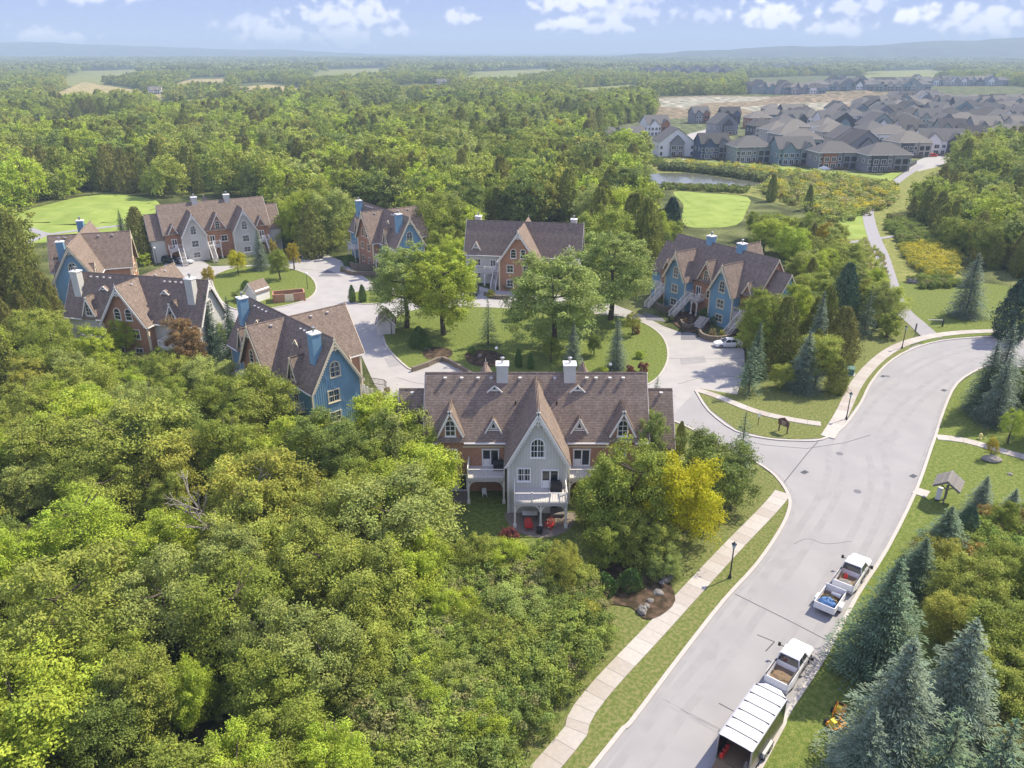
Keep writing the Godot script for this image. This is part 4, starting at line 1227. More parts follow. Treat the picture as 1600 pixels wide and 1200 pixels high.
# the things on the patio and balconies of the near house
func patio_things() -> void:
	var p := []
	for i in 25:
		var a := PI * i / 24.0
		p.append(Vector2(3.1 + cos(a) * 3.9, -71.2 + sin(a) * 4.7))
	kind(put("patio", raised(p, 0.0, 0.11), M.paver), "structure")
	kind(put("patio", raised([Vector2(-10.3, -75.9), Vector2(-5.2, -75.9), Vector2(-4.9, -73.2), Vector2(-9.6, -73.0), Vector2(-10.8, -74)], 0.0, 0.1), M.paver), "structure")
	for k in [[Vector3(1.75, 0.11, -68.0), 0.15, "red slatted garden chair in the patio's left half, facing the lawn"], [Vector3(3.95, 0.11, -68.2), -0.45, "red slatted garden chair in the patio's right half, turned towards the other"]]:
		var c := thing("garden_chair", k[2], "garden chair", k[0], k[1], "red chairs on the round patio")
		for i in 5:
			var s := Shape.new()
			var x := (i - 2) * 0.125
			s.bar(Vector3(x, 0.3, -0.2), Vector3(x * 1.35, 1.08 - absf(i - 2.0) * 0.07, -0.62), 0.11, 0.025)
			put("back_slat", s.done(), M.red, c)
			var t := Shape.new()
			t.box(Vector3(0, 0.4 - i * 0.025, 0.3 - i * 0.11), Vector3(0.56, 0.025, 0.095))
			put("seat_slat", t.done(), M.red, c)
		for i in [-1.0, 1.0]:
			var s := Shape.new()
			s.box(Vector3(0.36 * i, 0.62, -0.02), Vector3(0.14, 0.03, 0.78))
			put("armrest", s.done(), M.red, c)
			var t := Shape.new()
			t.bar(Vector3(0.33 * i, 0, 0.3), Vector3(0.33 * i, 0.6, 0.3), 0.04, 0.1)
			put("front_leg", t.done(), M.red, c)
			var q := Shape.new()
			q.bar(Vector3(0.3 * i, 0.42, 0.32), Vector3(0.3 * i, 0.04, -0.62), 0.035, 0.12)
			put("rear_leg", q.done(), M.red, c)
	var bin := thing("fire_pit", "small round black fire bowl between the two red chairs", "fire pit", Vector3(2.85, 0.11, -67.3))
	var s := Shape.new()
	s.lathe(Vector3.ZERO, [Vector2(0.2, 0), Vector2(0.32, 0.1), Vector2(0.33, 0.62), Vector2(0.37, 0.66), Vector2(0.3, 0.64), Vector2(0.02, 0.5)], 14)
	put("bowl", s.done(), M.black, bin)
	var tb := thing("patio_table", "pale rectangular patio table behind the left red chair", "table", Vector3(1.9, 0.11, -70.0))
	s = Shape.new()
	s.box(Vector3(0, 0.73, 0), Vector3(1.6, 0.05, 0.85))
	put("table_top", s.done(), M.white, tb)
	for i in [-1.0, 1.0]:
		for j in [-1.0, 1.0]:
			s = Shape.new()
			s.bar(Vector3(0.7 * i, 0, 0.35 * j), Vector3(0.7 * i, 0.71, 0.35 * j), 0.06, 0.06)
			put("leg", s.done(), M.black, tb)
	var bench := thing("sofa", "low dark outdoor sofa under the balcony beside the glass door", "sofa", Vector3(4.9, 0.11, -70.6))
	s = Shape.new()
	s.box(Vector3(0, 0.25, 0), Vector3(1.5, 0.3, 0.7))
	put("seat", s.done(), M.old_wood, bench)
	s = Shape.new()
	s.box(Vector3(0, 0.55, -0.32), Vector3(1.5, 0.5, 0.14))
	put("backrest", s.done(), M.old_wood, bench)
	# on the balconies
	for k in [[Vector3(-1.45, 3.335, -74.9), "black covered barbecue on the brick house's left balcony", 0.0], [Vector3(4.7, 3.255, -70.6), "long black barbecue against the wall on the middle balcony", 0.0]]:
		var g := thing("barbecue", k[1], "barbecue", k[0], k[2])
		s = Shape.new()
		s.loft([[Vector3(-0.62, 0, -0.3), Vector3(0.62, 0, -0.3), Vector3(0.62, 0, 0.3), Vector3(-0.62, 0, 0.3)], [Vector3(-0.62, 0.8, -0.32), Vector3(0.62, 0.8, -0.32), Vector3(0.62, 0.8, 0.32), Vector3(-0.62, 0.8, 0.32)], [Vector3(-0.42, 1.15, -0.25), Vector3(0.42, 1.15, -0.25), Vector3(0.42, 1.15, 0.2), Vector3(-0.42, 1.15, 0.2)]])
		put("cover", s.done(), M.black, g)
	var wc := thing("white_chair", "white plastic chair under the left balcony by the brick wall", "chair", Vector3(-3.1, 0.06, -74.6), 0.2)
	s = Shape.new()
	s.box(Vector3(0, 0.43, 0), Vector3(0.5, 0.05, 0.48))
	put("seat", s.done(), M.white, wc)
	s = Shape.new()
	s.box(Vector3(0, 0.7, -0.24), Vector3(0.5, 0.5, 0.05))
	put("backrest", s.done(), M.white, wc)
	for i in [-1.0, 1.0]:
		for j in [-1.0, 1.0]:
			s = Shape.new()
			s.bar(Vector3(0.22 * i, 0, 0.2 * j), Vector3(0.22 * i, 0.42, 0.2 * j), 0.05, 0.05)
			put("leg", s.done(), M.white, wc)


# low stone walls, planters, sheds and enclosures round the drive
func stone_wall(label: String, line: Array, h: float, th := 0.4, called := "stone_wall", cat := "garden wall") -> void:
	var root := thing(called, label, cat)
	var p := line
	# courses of blocks
	var n := int(ceil(h / 0.28))
	for c in n:
		var s := Shape.new()
		s.v = PackedVector3Array()
		var gone := 0.25 * (c % 2)
		for i in p.size() - 1:
			var a: Vector2 = p[i]
			var b: Vector2 = p[i + 1]
			var l := a.distance_to(b)
			var d := (b - a) / l
			var x := 0.0
			while x < l - 0.05:
				var w := minf(l - x, rng.randf_range(0.4, 0.75))
				var m := a + d * (x + w * 0.5)
				s.box(Vector3(m.x, (c + 0.5) * h / n, m.y), Vector3(w - 0.025, h / n - 0.02, th + rng.randf_range(-0.03, 0.05)), Basis(Vector3(d.x, 0, d.y), Vector3.UP, Vector3(-d.y, 0, d.x)))
				x += w
		kind(put("course", s.done(), M.stone, root), "stuff")
	var core := Shape.new()
	for i in p.size() - 1:
		core.bar(Vector3(p[i].x, h * 0.48, p[i].y), Vector3(p[i + 1].x, h * 0.48, p[i + 1].y), th * 0.7, h * 0.9)
	put("core", core.done(), M.stone, root)


func small_shed(label: String, at: Vector3, turn: float, wall: Material, w := 3.2, d := 3.6, h := 2.3, pk := 4.0) -> void:
	var root := thing("shed", label, "shed", at, turn)
	var s := Shape.new()
	gable_block(s, Vector3.ZERO, Vector3.RIGHT, Vector3.BACK, w * 0.5, -d * 0.5, d * 0.5, h, pk - 0.2)
	put("wall", s.done(), wall, root)
	s = Shape.new()
	pitched(s, Vector3.ZERO, Vector3.RIGHT, Vector3.BACK, w * 0.5 + 0.25, -d * 0.5 - 0.25, d * 0.5 + 0.25, h - 0.3, pk)
	put("roof", s.done(), M.roof, root)
	for k in [-1.0, 1.0]:
		bargeboard(root, Vector3.BACK * (d * 0.5 + 0.28) * k, Vector3.RIGHT, Vector3.BACK * k, w * 0.5 + 0.25, h - 0.34, pk - 0.04, M.trim, false)
	s = Shape.new()
	s.box(Vector3(0, 1.0, -d * 0.5 - 0.02), Vector3(1.2, 2.0, 0.06))
	put("door", s.done(), M.white, root)


func garden_walls() -> void:
	stone_wall("stone wall with a pale cap bent round the parking bay behind the near house", smooth([Vector2(-15.7, -111.64), Vector2(-13.5, -113.79), Vector2(-11.35, -116.29), Vector2(-8.54, -112.98), Vector2(-5.71, -108.8)], 2), 0.8)
	stone_wall("curved stone planter full of tan grasses before the blue house's right stair", smooth([Vector2(33.48, -130), Vector2(33.33, -127.31), Vector2(34.52, -125.67), Vector2(36.74, -125.67), Vector2(38.85, -127.31), Vector2(39.81, -129.66)], 3), 1.0, 0.4, "planter", "planter")
	stone_wall("low stone planter left of the blue house's grey steps", smooth([Vector2(31.35, -135.33), Vector2(31.38, -133.15), Vector2(32.09, -132.09), Vector2(33.05, -132.8)], 3), 0.8, 0.4, "planter", "planter")
	stone_wall("stone terrace wall under the round dark shrub at the blue house's left corner", smooth([Vector2(28.02, -145.1), Vector2(29.15, -142.24), Vector2(31.18, -141.84), Vector2(33.24, -143.46)], 3), 1.2, 0.4, "planter", "planter")
	stone_wall("lower stone terrace wall before the brick and blue house", smooth([Vector2(-38.94, -172.2), Vector2(-36.5, -169.43), Vector2(-34.66, -168.88), Vector2(-30.33, -168.88)], 2), 0.9)
	stone_wall("upper stone terrace wall before the brick and blue house", smooth([Vector2(-37.59, -175.06), Vector2(-35.48, -173.34), Vector2(-31.04, -173.34)], 2), 1.5)
	stone_wall("stone wall beside the dark car's bay at the pale grey house", smooth([Vector2(-5.7, -153.4), Vector2(-3.26, -150.69), Vector2(-0.65, -150.69)], 2), 0.8)
	small_shed("little pale blue shed with a brown roof at the foot of the left poplar", Vector3(-22.58, 0, -130.69), 0.12, M.grey)
	small_shed("little white shed with a pinkish roof behind the blue chimney", Vector3(-51.67, 0, -150.25), -0.5, M.white)
	# brick enclosure for bins
	var root := thing("brick_enclosure", "low brick enclosure with pale gates beside the drive's grass island", "enclosure", Vector3(-45.18, 0, -149.81), 0.32)
	for k in [[Vector3(-3, 0.9, 0), Vector3(0.3, 1.8, 3.0)], [Vector3(3, 0.9, 0), Vector3(0.3, 1.8, 3.0)], [Vector3(0, 0.9, -1.4), Vector3(5.7, 1.8, 0.3)], [Vector3(-1.9, 0.9, 1.4), Vector3(2.0, 1.78, 0.28)], [Vector3(1.9, 0.9, 1.4), Vector3(2.0, 1.78, 0.28)]]:
		var s := Shape.new()
		s.box(k[0], k[1])
		put("wall", s.done(), M.brick, root)
	var s2 := Shape.new()
	s2.box(Vector3(0, 0.85, 1.42), Vector3(1.7, 1.6, 0.1))
	put("gate", s2.done(), M.cream, root)
	# steps before the blue house
	var st := thing("stone_steps", "grey stone steps between the two planters of the blue house", "steps", Vector3(33.76, 0, -132.8), turn_of(0.75, 0.66))
	for i in 8:
		var s := Shape.new()
		s.box(Vector3(0, 0.09 + i * 0.17, -i * 0.36), Vector3(2.0, 0.18 + i * 0.002, 0.38))
		put("step", s.done(), M.concrete, st)
	for k in [-1.0, 1.0]:
		var s := Shape.new()
		s.bar(Vector3(1.0 * k, 0, 0.1), Vector3(1.0 * k, 1.0, 0.1), 0.08, 0.08)
		s.bar(Vector3(1.0 * k, 1.0, 0.1), Vector3(1.0 * k, 2.3, -2.6), 0.06, 0.06)
		put("handrail", s.done(), M.iron, st)


# ---------------------------------------------------------------- vehicles: forward is +x, the origin on the ground
func wheel(root: Node3D, at: Vector3, r := 0.38, w := 0.26) -> void:
	var s := Shape.new()
	s.tube(at + Vector3(0, 0, -w / 2), at + Vector3(0, 0, w / 2), r, r, 16)
	var t := put("wheel", s.done(), M.rubber, root)
	var q := Shape.new()
	q.tube(at + Vector3(0, 0, -w / 2 - 0.01), at + Vector3(0, 0, w / 2 + 0.01), r * 0.62, r * 0.6, 12)
	put("rim", q.done(), M.steel, t)


func ring(x: float, w: float, y0: float, y1: float, tuck := 0.12) -> Array:
	return [Vector3(x, y0, -w + 0.05), Vector3(x, y0 + 0.2, -w), Vector3(x, lerpf(y0, y1, 0.7), -w), Vector3(x, y1 - 0.02, -w + tuck), Vector3(x, y1, -w + tuck * 2.2), Vector3(x, y1, w - tuck * 2.2), Vector3(x, y1 - 0.02, w - tuck), Vector3(x, lerpf(y0, y1, 0.7), w), Vector3(x, y0 + 0.2, w), Vector3(x, y0, w - 0.05)]


func lights(root: Node3D, xf: float, xr: float, w: float, yf: float, yr: float) -> void:
	for k in [-1.0, 1.0]:
		var s := Shape.new()
		s.box(Vector3(xf, yf, w * k), Vector3(0.08, 0.16, 0.34))
		put("headlight", s.done(), M.lamp_glass, root)
		s = Shape.new()
		s.box(Vector3(xr, yr, (w + 0.06) * k), Vector3(0.08, 0.26, 0.16))
		put("taillight", s.done(), M.red, root)


func mirrors(root: Node3D, x: float, y: float, w: float, m: Material, big := false) -> void:
	for k in [-1.0, 1.0]:
		var s := Shape.new()
		s.bar(Vector3(x, y, w * k), Vector3(x - 0.04, y + 0.05, (w + (0.3 if big else 0.14)) * k), 0.06, 0.05)
		s.box(Vector3(x - 0.06, y + 0.1, (w + (0.4 if big else 0.2)) * k), Vector3(0.12, 0.32 if big else 0.16, 0.2))
		put("mirror", s.done(), m, root)


# the glass house: lower and upper outline; pillars and roof in body colour
func cabin(root: Node3D, x0: float, x1: float, t0: float, t1: float, w: float, tw: float, y: float, top: float, paint: Material, doors := 2) -> void:
	var g := Shape.new()
	g.loft([[Vector3(x0, y, -w), Vector3(x1, y, -w), Vector3(x1, y, w), Vector3(x0, y, w)], [Vector3(t0, top - 0.05, -tw), Vector3(t1, top - 0.05, -tw), Vector3(t1, top - 0.05, tw), Vector3(t0, top - 0.05, tw)]])
	put("window_glass", g.done(), M.glass, root)
	var r := Shape.new()
	r.loft([[Vector3(t0 - 0.05, top - 0.06, -tw - 0.02), Vector3(t1 + 0.06, top - 0.06, -tw - 0.02), Vector3(t1 + 0.06, top - 0.06, tw + 0.02), Vector3(t0 - 0.05, top - 0.06, tw + 0.02)], [Vector3(t0, top, -tw + 0.04), Vector3(t1 - 0.02, top, -tw + 0.04), Vector3(t1 - 0.02, top, tw - 0.04), Vector3(t0, top, tw - 0.04)], [Vector3(t0 + 0.25, top + 0.03, -tw + 0.25), Vector3(t1 - 0.25, top + 0.03, -tw + 0.25), Vector3(t1 - 0.25, top + 0.03, tw - 0.25), Vector3(t0 + 0.25, top + 0.03, tw - 0.25)]])
	put("roof", r.done(), paint, root)
	for k in [-1.0, 1.0]:
		var p := Shape.new()
		p.bar(Vector3(x0, y - 0.02, w * k), Vector3(t0, top - 0.04, tw * k), 0.09, 0.06)
		put("pillar", p.done(), paint, root)
		p = Shape.new()
		p.bar(Vector3(x1, y - 0.02, w * k), Vector3(t1, top - 0.04, tw * k), 0.08, 0.06)
		put("pillar", p.done(), paint, root)
		for d in range(1, doors + 1):
			var f := float(d) / (doors + 1)
			p = Shape.new()
			p.bar(Vector3(lerpf(x0, x1, f), y - 0.02, (w + 0.005) * k), Vector3(lerpf(t0, t1, f), top - 0.04, (tw + 0.005) * k), 0.07, 0.04)
			put("pillar", p.done(), paint, root)


func saloon(label: String, at: Vector3, turn: float, paint: Material) -> Node3D:
	var c := thing("parked_car", label, "car", at, turn)
	var s := Shape.new()
	s.loft([ring(-2.38, 0.72, 0.45, 0.8), ring(-2.3, 0.86, 0.3, 0.98), ring(-1.9, 0.9, 0.22, 1.03), ring(-1.1, 0.92, 0.2, 0.98), ring(0.9, 0.92, 0.2, 0.95), ring(1.7, 0.9, 0.22, 0.86), ring(2.2, 0.84, 0.26, 0.74), ring(2.42, 0.66, 0.36, 0.62)])
	put("body", s.done(), paint, c)
	cabin(c, -1.75, 1.1, -1.0, 0.28, 0.8, 0.6, 0.93, 1.44, paint, 1)
	for x in [-1.42, 1.42]:
		for k in [-1.0, 1.0]:
			wheel(c, Vector3(x, 0.33, 0.8 * k), 0.33, 0.24)
	lights(c, 2.3, -2.33, 0.55, 0.62, 0.82)
	mirrors(c, 0.85, 0.95, 0.9, paint)
	return c


func suv(label: String, at: Vector3, turn: float, paint: Material) -> Node3D:
	var c := thing("parked_car", label, "car", at, turn)
	var s := Shape.new()
	s.loft([ring(-2.3, 0.8, 0.45, 0.95), ring(-2.2, 0.92, 0.32, 1.1), ring(-1.0, 0.95, 0.25, 1.1), ring(0.9, 0.95, 0.25, 1.08), ring(1.8, 0.93, 0.28, 1.0), ring(2.2, 0.86, 0.32, 0.9), ring(2.35, 0.7, 0.4, 0.75)])
	put("body", s.done(), paint, c)
	cabin(c, -2.15, 1.15, -1.85, 0.45, 0.84, 0.68, 1.06, 1.72, paint, 2)
	for x in [-1.4, 1.4]:
		for k in [-1.0, 1.0]:
			wheel(c, Vector3(x, 0.37, 0.82 * k), 0.37, 0.26)
	lights(c, 2.24, -2.26, 0.6, 0.82, 1.0)
	mirrors(c, 0.9, 1.12, 0.93, paint)
	return c


func pickup(label: String, at: Vector3, turn: float, paint: Material, tail_down := false) -> Node3D:
	var c := thing("pickup_truck", label, "pickup truck", at, turn)
	var s := Shape.new()
	# hood and lower cab
	s.loft([ring(-0.62, 0.97, 0.45, 1.2, 0.07), ring(1.2, 0.97, 0.45, 1.2, 0.07), ring(1.35, 0.97, 0.45, 1.24, 0.1), ring(2.2, 0.96, 0.45, 1.2, 0.12), ring(2.7, 0.93, 0.48, 1.1, 0.14), ring(2.9, 0.82, 0.5, 0.95, 0.14)])
	put("body", s.done(), paint, c)
	cabin(c, -0.6, 1.35, -0.42, 0.72, 0.9, 0.76, 1.17, 1.9, paint, 1)
	# cargo bed: floor, sides, tailgate
	var b := Shape.new()
	b.span(Vector3(-2.75, 0.62, -0.9), Vector3(-0.63, 0.7, 0.9))
	put("bed_floor", b.done(), M.deck if tail_down else M.wood, c)
	for k in [-1.0, 1.0]:
		b = Shape.new()
		b.loft([[Vector3(-2.8, 0.5, 0.82 * k), Vector3(-2.8, 0.5, 0.96 * k), Vector3(-2.8, 1.22, 0.96 * k), Vector3(-2.8, 1.22, 0.82 * k)], [Vector3(-2.2, 0.5, 0.8 * k), Vector3(-2.2, 0.5, 1.03 * k), Vector3(-2.2, 1.24, 0.99 * k), Vector3(-2.2, 1.24, 0.82 * k)], [Vector3(-1.1, 0.5, 0.8 * k), Vector3(-1.1, 0.5, 1.03 * k), Vector3(-1.1, 1.24, 0.99 * k), Vector3(-1.1, 1.24, 0.82 * k)], [Vector3(-0.63, 0.5, 0.82 * k), Vector3(-0.63, 0.5, 0.97 * k), Vector3(-0.63, 1.22, 0.96 * k), Vector3(-0.63, 1.22, 0.82 * k)]])
		put("bed_side", b.done(), paint, c)
	b = Shape.new()
	if tail_down:
		b.span(Vector3(-3.35, 0.6, -0.8), Vector3(-2.82, 0.68, 0.8))
	else:
		b.span(Vector3(-2.86, 0.55, -0.82), Vector3(-2.78, 1.2, 0.82))
	put("tailgate", b.done(), paint, c)
	b = Shape.new()
	b.span(Vector3(-3.0, 0.42, -0.95), Vector3(-2.78, 0.58, 0.95))
	put("rear_bumper", b.done(), M.steel, c)
	b = Shape.new()
	b.span(Vector3(2.82, 0.4, -0.9), Vector3(3.0, 0.62, 0.9))
	put("front_bumper", b.done(), M.steel, c)
	var gr := Shape.new()
	gr.span(Vector3(2.84, 0.66, -0.55), Vector3(2.93, 0.94, 0.55))
	put("grille", gr.done(), M.black, c)
	gr = Shape.new()
	gr.span(Vector3(1.28, 1.235, -0.78), Vector3(1.46, 1.262, 0.78))
	put("cowl", gr.done(), M.black, c)
	for k in [-1.0, 1.0]:
		gr = Shape.new()
		gr.span(Vector3(-0.55, 0.42, 0.93 * k), Vector3(1.35, 0.5, 1.06 * k))
		put("side_step", gr.done(), M.black, c)
		gr = Shape.new()
		gr.span(Vector3(0.42, 0.55, 0.972 * k), Vector3(0.44, 1.15, 0.978 * k))
		put("door_seam", gr.done(), M.iron, c)
		gr = Shape.new()
		gr.span(Vector3(0.5, 1.0, 0.97 * k), Vector3(0.7, 1.05, 1.0 * k))
		put("door_handle", gr.done(), M.black, c)
		gr = Shape.new()
		gr.span(Vector3(-2.78, 1.235, 0.83 * k), Vector3(-0.65, 1.262, 0.95 * k))
		put("bed_rail", gr.done(), M.black, c)
	for x in [-1.68, 1.95]:
		for k in [-1.0, 1.0]:
			wheel(c, Vector3(x, 0.4, 0.86 * k), 0.4, 0.28)
	lights(c, 2.86, -2.78, 0.62, 0.88, 0.95)
	mirrors(c, 1.1, 1.22, 0.95, M.black, true)
	return c


func heap(root_name: String, label: String, cat: String, at: Vector3, size: Vector3, m: Material, seed_: int, turn := 0.0) -> void:
	var s := Shape.new()
	var f := FastNoiseLite.new()
	f.seed = seed_
	f.frequency = 0.35
	var pt := func(i: int, j: int) -> Vector3:
		var a := PI * 0.5 * j / 5.0
		var t := TAU * (i % 12) / 12.0
		var k := 1.0 + 0.35 * f.get_noise_2d(cos(t) * 4.0 + j, sin(t) * 4.0)
		return Vector3(cos(t) * cos(a) * size.x * 0.5 * k, sin(a) * size.y * k, sin(t) * cos(a) * size.z * 0.5 * k)
	for i in 12:
		for j in 5:
			var q: Vector3 = pt.call(i, j)
			s.quad(q, pt.call(i + 1, j), pt.call(i + 1, j + 1), pt.call(i, j + 1), q + Vector3.UP * 0.2)
	var o := put(root_name, s.done(), m)
	o.position = at
	o.rotation.y = turn
	tag(o, label, cat)


func build_vehicles() -> void:
	var turn := turn_of(0.64, -0.768)
	var dir := Vector3(0.64, 0, -0.768)
	var side := Vector3(0.768, 0, 0.64)
	# upper pickup with its open bed and the small trailer behind it
	var a := Vector3(32.33, 0.02, -59.9)
	pickup("white pickup truck with tools in its open bed, higher up the road", a, turn, M.car_white, false)
	heap("rubble_bags", "pale sacks and hoses lying at the back of the upper pickup's bed", "sacks", a - dir * 2.1 + Vector3.UP * 0.7, Vector3(1.0, 0.3, 1.3), M.boulder, 1, turn)
	heap("red_fuel_can", "red fuel can in the upper pickup's bed", "fuel can", a - dir * 1.25 - side * 0.25 + Vector3.UP * 0.7, Vector3(0.42, 0.5, 0.4), M.red, 2, turn)
	var rod := Shape.new()
	rod.bar(a - dir * 2.0 - side * 0.6 + Vector3.UP * 0.8, a - dir * 0.8 - side * 0.55 + Vector3.UP * 1.4, 0.06, 0.06)
	tag(put("shovel_handle", rod.done(), M.wood), "pale wooden handle leaning in the upper pickup's bed", "handle")
	var t := thing("utility_trailer", "small open white trailer hitched behind the upper pickup", "trailer", a - dir * 5.5 - side * 0.25, turn)
	var s := Shape.new()
	s.span(Vector3(-1.45, 0.5, -0.85), Vector3(1.45, 0.58, 0.85))
	put("floor", s.done(), M.wood, t)
	for k in [-1.0, 1.0]:
		s = Shape.new()
		s.span(Vector3(-1.45, 0.5, 0.85 * k), Vector3(1.45, 1.15, 0.91 * k))
		put("side_board", s.done(), M.car_white, t)
		s = Shape.new()
		s.loft([[Vector3(-0.5, 0.4, 0.93 * k), Vector3(0.5, 0.4, 0.93 * k), Vector3(0.5, 0.4, 1.2 * k), Vector3(-0.5, 0.4, 1.2 * k)], [Vector3(-0.4, 0.78, 0.93 * k), Vector3(0.4, 0.78, 0.93 * k), Vector3(0.4, 0.78, 1.2 * k), Vector3(-0.4, 0.78, 1.2 * k)]])
		put("mudguard", s.done(), M.car_white, t)
		wheel(t, Vector3(0, 0.33, 1.04 * k), 0.33, 0.2)
		s = Shape.new()
		s.span(Vector3(-1.5, 0.6, 0.7 * k), Vector3(-1.46, 0.75, 0.85 * k))
		put("taillight", s.done(), M.red, t)
	for k in [[-1.48, 1.15, M.car_white], [1.46, 1.35, M.car_white]]:
		s = Shape.new()
		s.span(Vector3(k[0] - 0.03, 0.48, -0.9), Vector3(k[0] + 0.03, k[1], 0.9))
		put("end_board", s.done(), k[2], t)
	s = Shape.new()
	s.bar(Vector3(1.45, 0.48, -0.5), Vector3(2.5, 0.48, 0), 0.08, 0.08)
	s.bar(Vector3(1.45, 0.48, 0.5), Vector3(2.5, 0.48, 0), 0.08, 0.08)
	put("drawbar", s.done(), M.iron, t)
	heap("blue_tarpaulin", "crumpled blue tarpaulin heaped in the small open trailer", "tarpaulin", a - dir * 6.15 - side * 0.25 + Vector3.UP * 0.58, Vector3(1.5, 0.75, 1.6), M.blue_tarp, 3, turn)
	heap("leaf_load", "olive brown heap of clippings in the middle of the small open trailer", "clippings", a - dir * 5.35 - side * 0.35 + Vector3.UP * 0.58, Vector3(0.8, 0.5, 1.5), M.earth, 4, turn)
	var bl := thing("leaf_blower", "grey machine with a round black mouth at the front of the small trailer", "leaf blower", a - dir * 4.65 + side * 0.1 + Vector3.UP * 0.58, turn)
	s = Shape.new()
	s.tube(Vector3(0, 0.3, -0.5), Vector3(0, 0.3, 0.35), 0.2, 0.26, 10)
	put("barrel", s.done(), M.steel, bl)
	s = Shape.new()
	s.tube(Vector3(0, 0.3, 0.34), Vector3(0, 0.3, 0.5), 0.3, 0.3, 12)
	put("mouth", s.done(), M.black, bl)
	# lower pickup pulling the big closed trailer
	var b := Vector3(22.4, 0.02, -47.95)
	pickup("white pickup truck hitched to the big closed trailer", b, turn, M.car_white)
	heap("dry_cuttings", "tan cuttings scattered in the lower pickup's bed", "cuttings", b - dir * 1.55 + Vector3.UP * 0.7, Vector3(1.4, 0.16, 1.4), M.wood, 5, turn)
	var e := thing("box_trailer", "big white closed trailer with a ribbed roof and its rear ramp let down", "trailer", Vector3(17.3, 0.02, -40.9), turn)
	var h := 2.75
	for k in [-1.0, 1.0]:
		for i in 6:
			s = Shape.new()
			s.span(Vector3(-3.2 + i * 1.0 + 0.012, 0.55, 1.2 * k), Vector3(-2.2 + i * 1.0 - 0.012, h - 0.06, 1.245 * k))
			put("side_panel", s.done(), M.car_black, e)
		s = Shape.new()
		s.bar(Vector3(-3.22, h, 1.2 * k), Vector3(2.82, h, 1.2 * k), 0.1, 0.12)
		put("roof_rail", s.done(), M.steel, e)
		s = Shape.new()
		s.bar(Vector3(-3.22, 0.5, 1.2 * k), Vector3(2.82, 0.5, 1.2 * k), 0.09, 0.12)
		put("bottom_rail", s.done(), M.steel, e)
		s = Shape.new()
		s.bar(Vector3(-3.22, 0.5, 1.2 * k), Vector3(-3.22, h, 1.2 * k), 0.1, 0.1)
		put("rear_post", s.done(), M.steel, e)
		for x in [-0.75, 0.1]:
			wheel(e, Vector3(x, 0.36, 1.36 * k), 0.36, 0.2)
		s = Shape.new()
		s.loft([[Vector3(-1.3, 0.62, 1.25 * k), Vector3(0.65, 0.62, 1.25 * k), Vector3(0.65, 0.62, 1.47 * k), Vector3(-1.3, 0.62, 1.47 * k)], [Vector3(-1.1, 0.88, 1.25 * k), Vector3(0.45, 0.88, 1.25 * k), Vector3(0.4, 0.8, 1.44 * k), Vector3(-1.05, 0.8, 1.44 * k)]])
		put("mudguard", s.done(), M.fender, e)
	# roof in sheets with dark ribs between, and the wedge nose
	for i in 6:
		s = Shape.new()
		s.loft([[Vector3(-3.2 + i, h, -1.16), Vector3(-2.24 + i, h, -1.16), Vector3(-2.24 + i, h, 1.16), Vector3(-3.2 + i, h, 1.16)], [Vector3(-3.19 + i, h + 0.05, -0.8), Vector3(-2.25 + i, h + 0.05, -0.8), Vector3(-2.25 + i, h + 0.05, 0.8), Vector3(-3.19 + i, h + 0.05, 0.8)]])
		put("roof_sheet", s.done(), M.sheet, e)
		s = Shape.new()
		s.span(Vector3(-2.26 + i, h - 0.03, -1.15), Vector3(-2.18 + i, h + 0.065, 1.15))
		put("roof_rib", s.done(), M.iron, e)
	s = Shape.new()
	s.prism([Vector2(2.8, -1.2), Vector2(3.35, -0.55), Vector2(3.35, 0.55), Vector2(2.8, 1.2)], Vector3(0, (h + 0.55) * 0.5, 0), Vector3.RIGHT, Vector3.BACK, Vector3.UP, h - 0.55)
	put("nose", s.done(), M.car_white, e)
	s = Shape.new()
	s.span(Vector3(-3.2, 0.5, -1.19), Vector3(2.8, 0.58, 1.19))
	put("floor", s.done(), M.wood, e)
	s = Shape.new()
	s.loft([[Vector3(-3.25, 0.52, -1.1), Vector3(-3.25, 0.58, -1.1), Vector3(-3.25, 0.58, 1.1), Vector3(-3.25, 0.52, 1.1)], [Vector3(-5.1, 0.03, -1.1), Vector3(-5.1, 0.08, -1.1), Vector3(-5.1, 0.08, 1.1), Vector3(-5.1, 0.03, 1.1)]])
	put("ramp", s.done(), M.wood, e)
	s = Shape.new()
	s.bar(Vector3(2.8, 0.45, -0.8), Vector3(4.2, 0.45, 0), 0.1, 0.1)
	s.bar(Vector3(2.8, 0.45, 0.8), Vector3(4.2, 0.45, 0), 0.1, 0.1)
	put("drawbar", s.done(), M.iron, e)
	for i in 3:
		var p: Vector3 = e.position - dir * (2.95 - i * 0.42) - side * 0.88 + Vector3.UP * 0.6
		var o := thing("fuel_can", ["red fuel can nearest the ramp inside the closed trailer", "middle red fuel can along the closed trailer's left wall", "innermost red fuel can along the closed trailer's left wall"][i], "fuel can", p, turn, "fuel cans in the closed trailer")
		s = Shape.new()
		s.loft([[Vector3(-0.17, 0, -0.12), Vector3(0.17, 0, -0.12), Vector3(0.17, 0, 0.12), Vector3(-0.17, 0, 0.12)], [Vector3(-0.17, 0.36, -0.12), Vector3(0.17, 0.36, -0.12), Vector3(0.17, 0.36, 0.12), Vector3(-0.17, 0.36, 0.12)], [Vector3(-0.1, 0.43, -0.08), Vector3(0.1, 0.43, -0.08), Vector3(0.1, 0.43, 0.08), Vector3(-0.1, 0.43, 0.08)]])
		put("tank", s.done(), M.red, o)
		s = Shape.new()
		s.bar(Vector3(-0.08, 0.47, 0), Vector3(0.1, 0.47, 0), 0.04, 0.04)
		put("handle", s.done(), M.black, o)
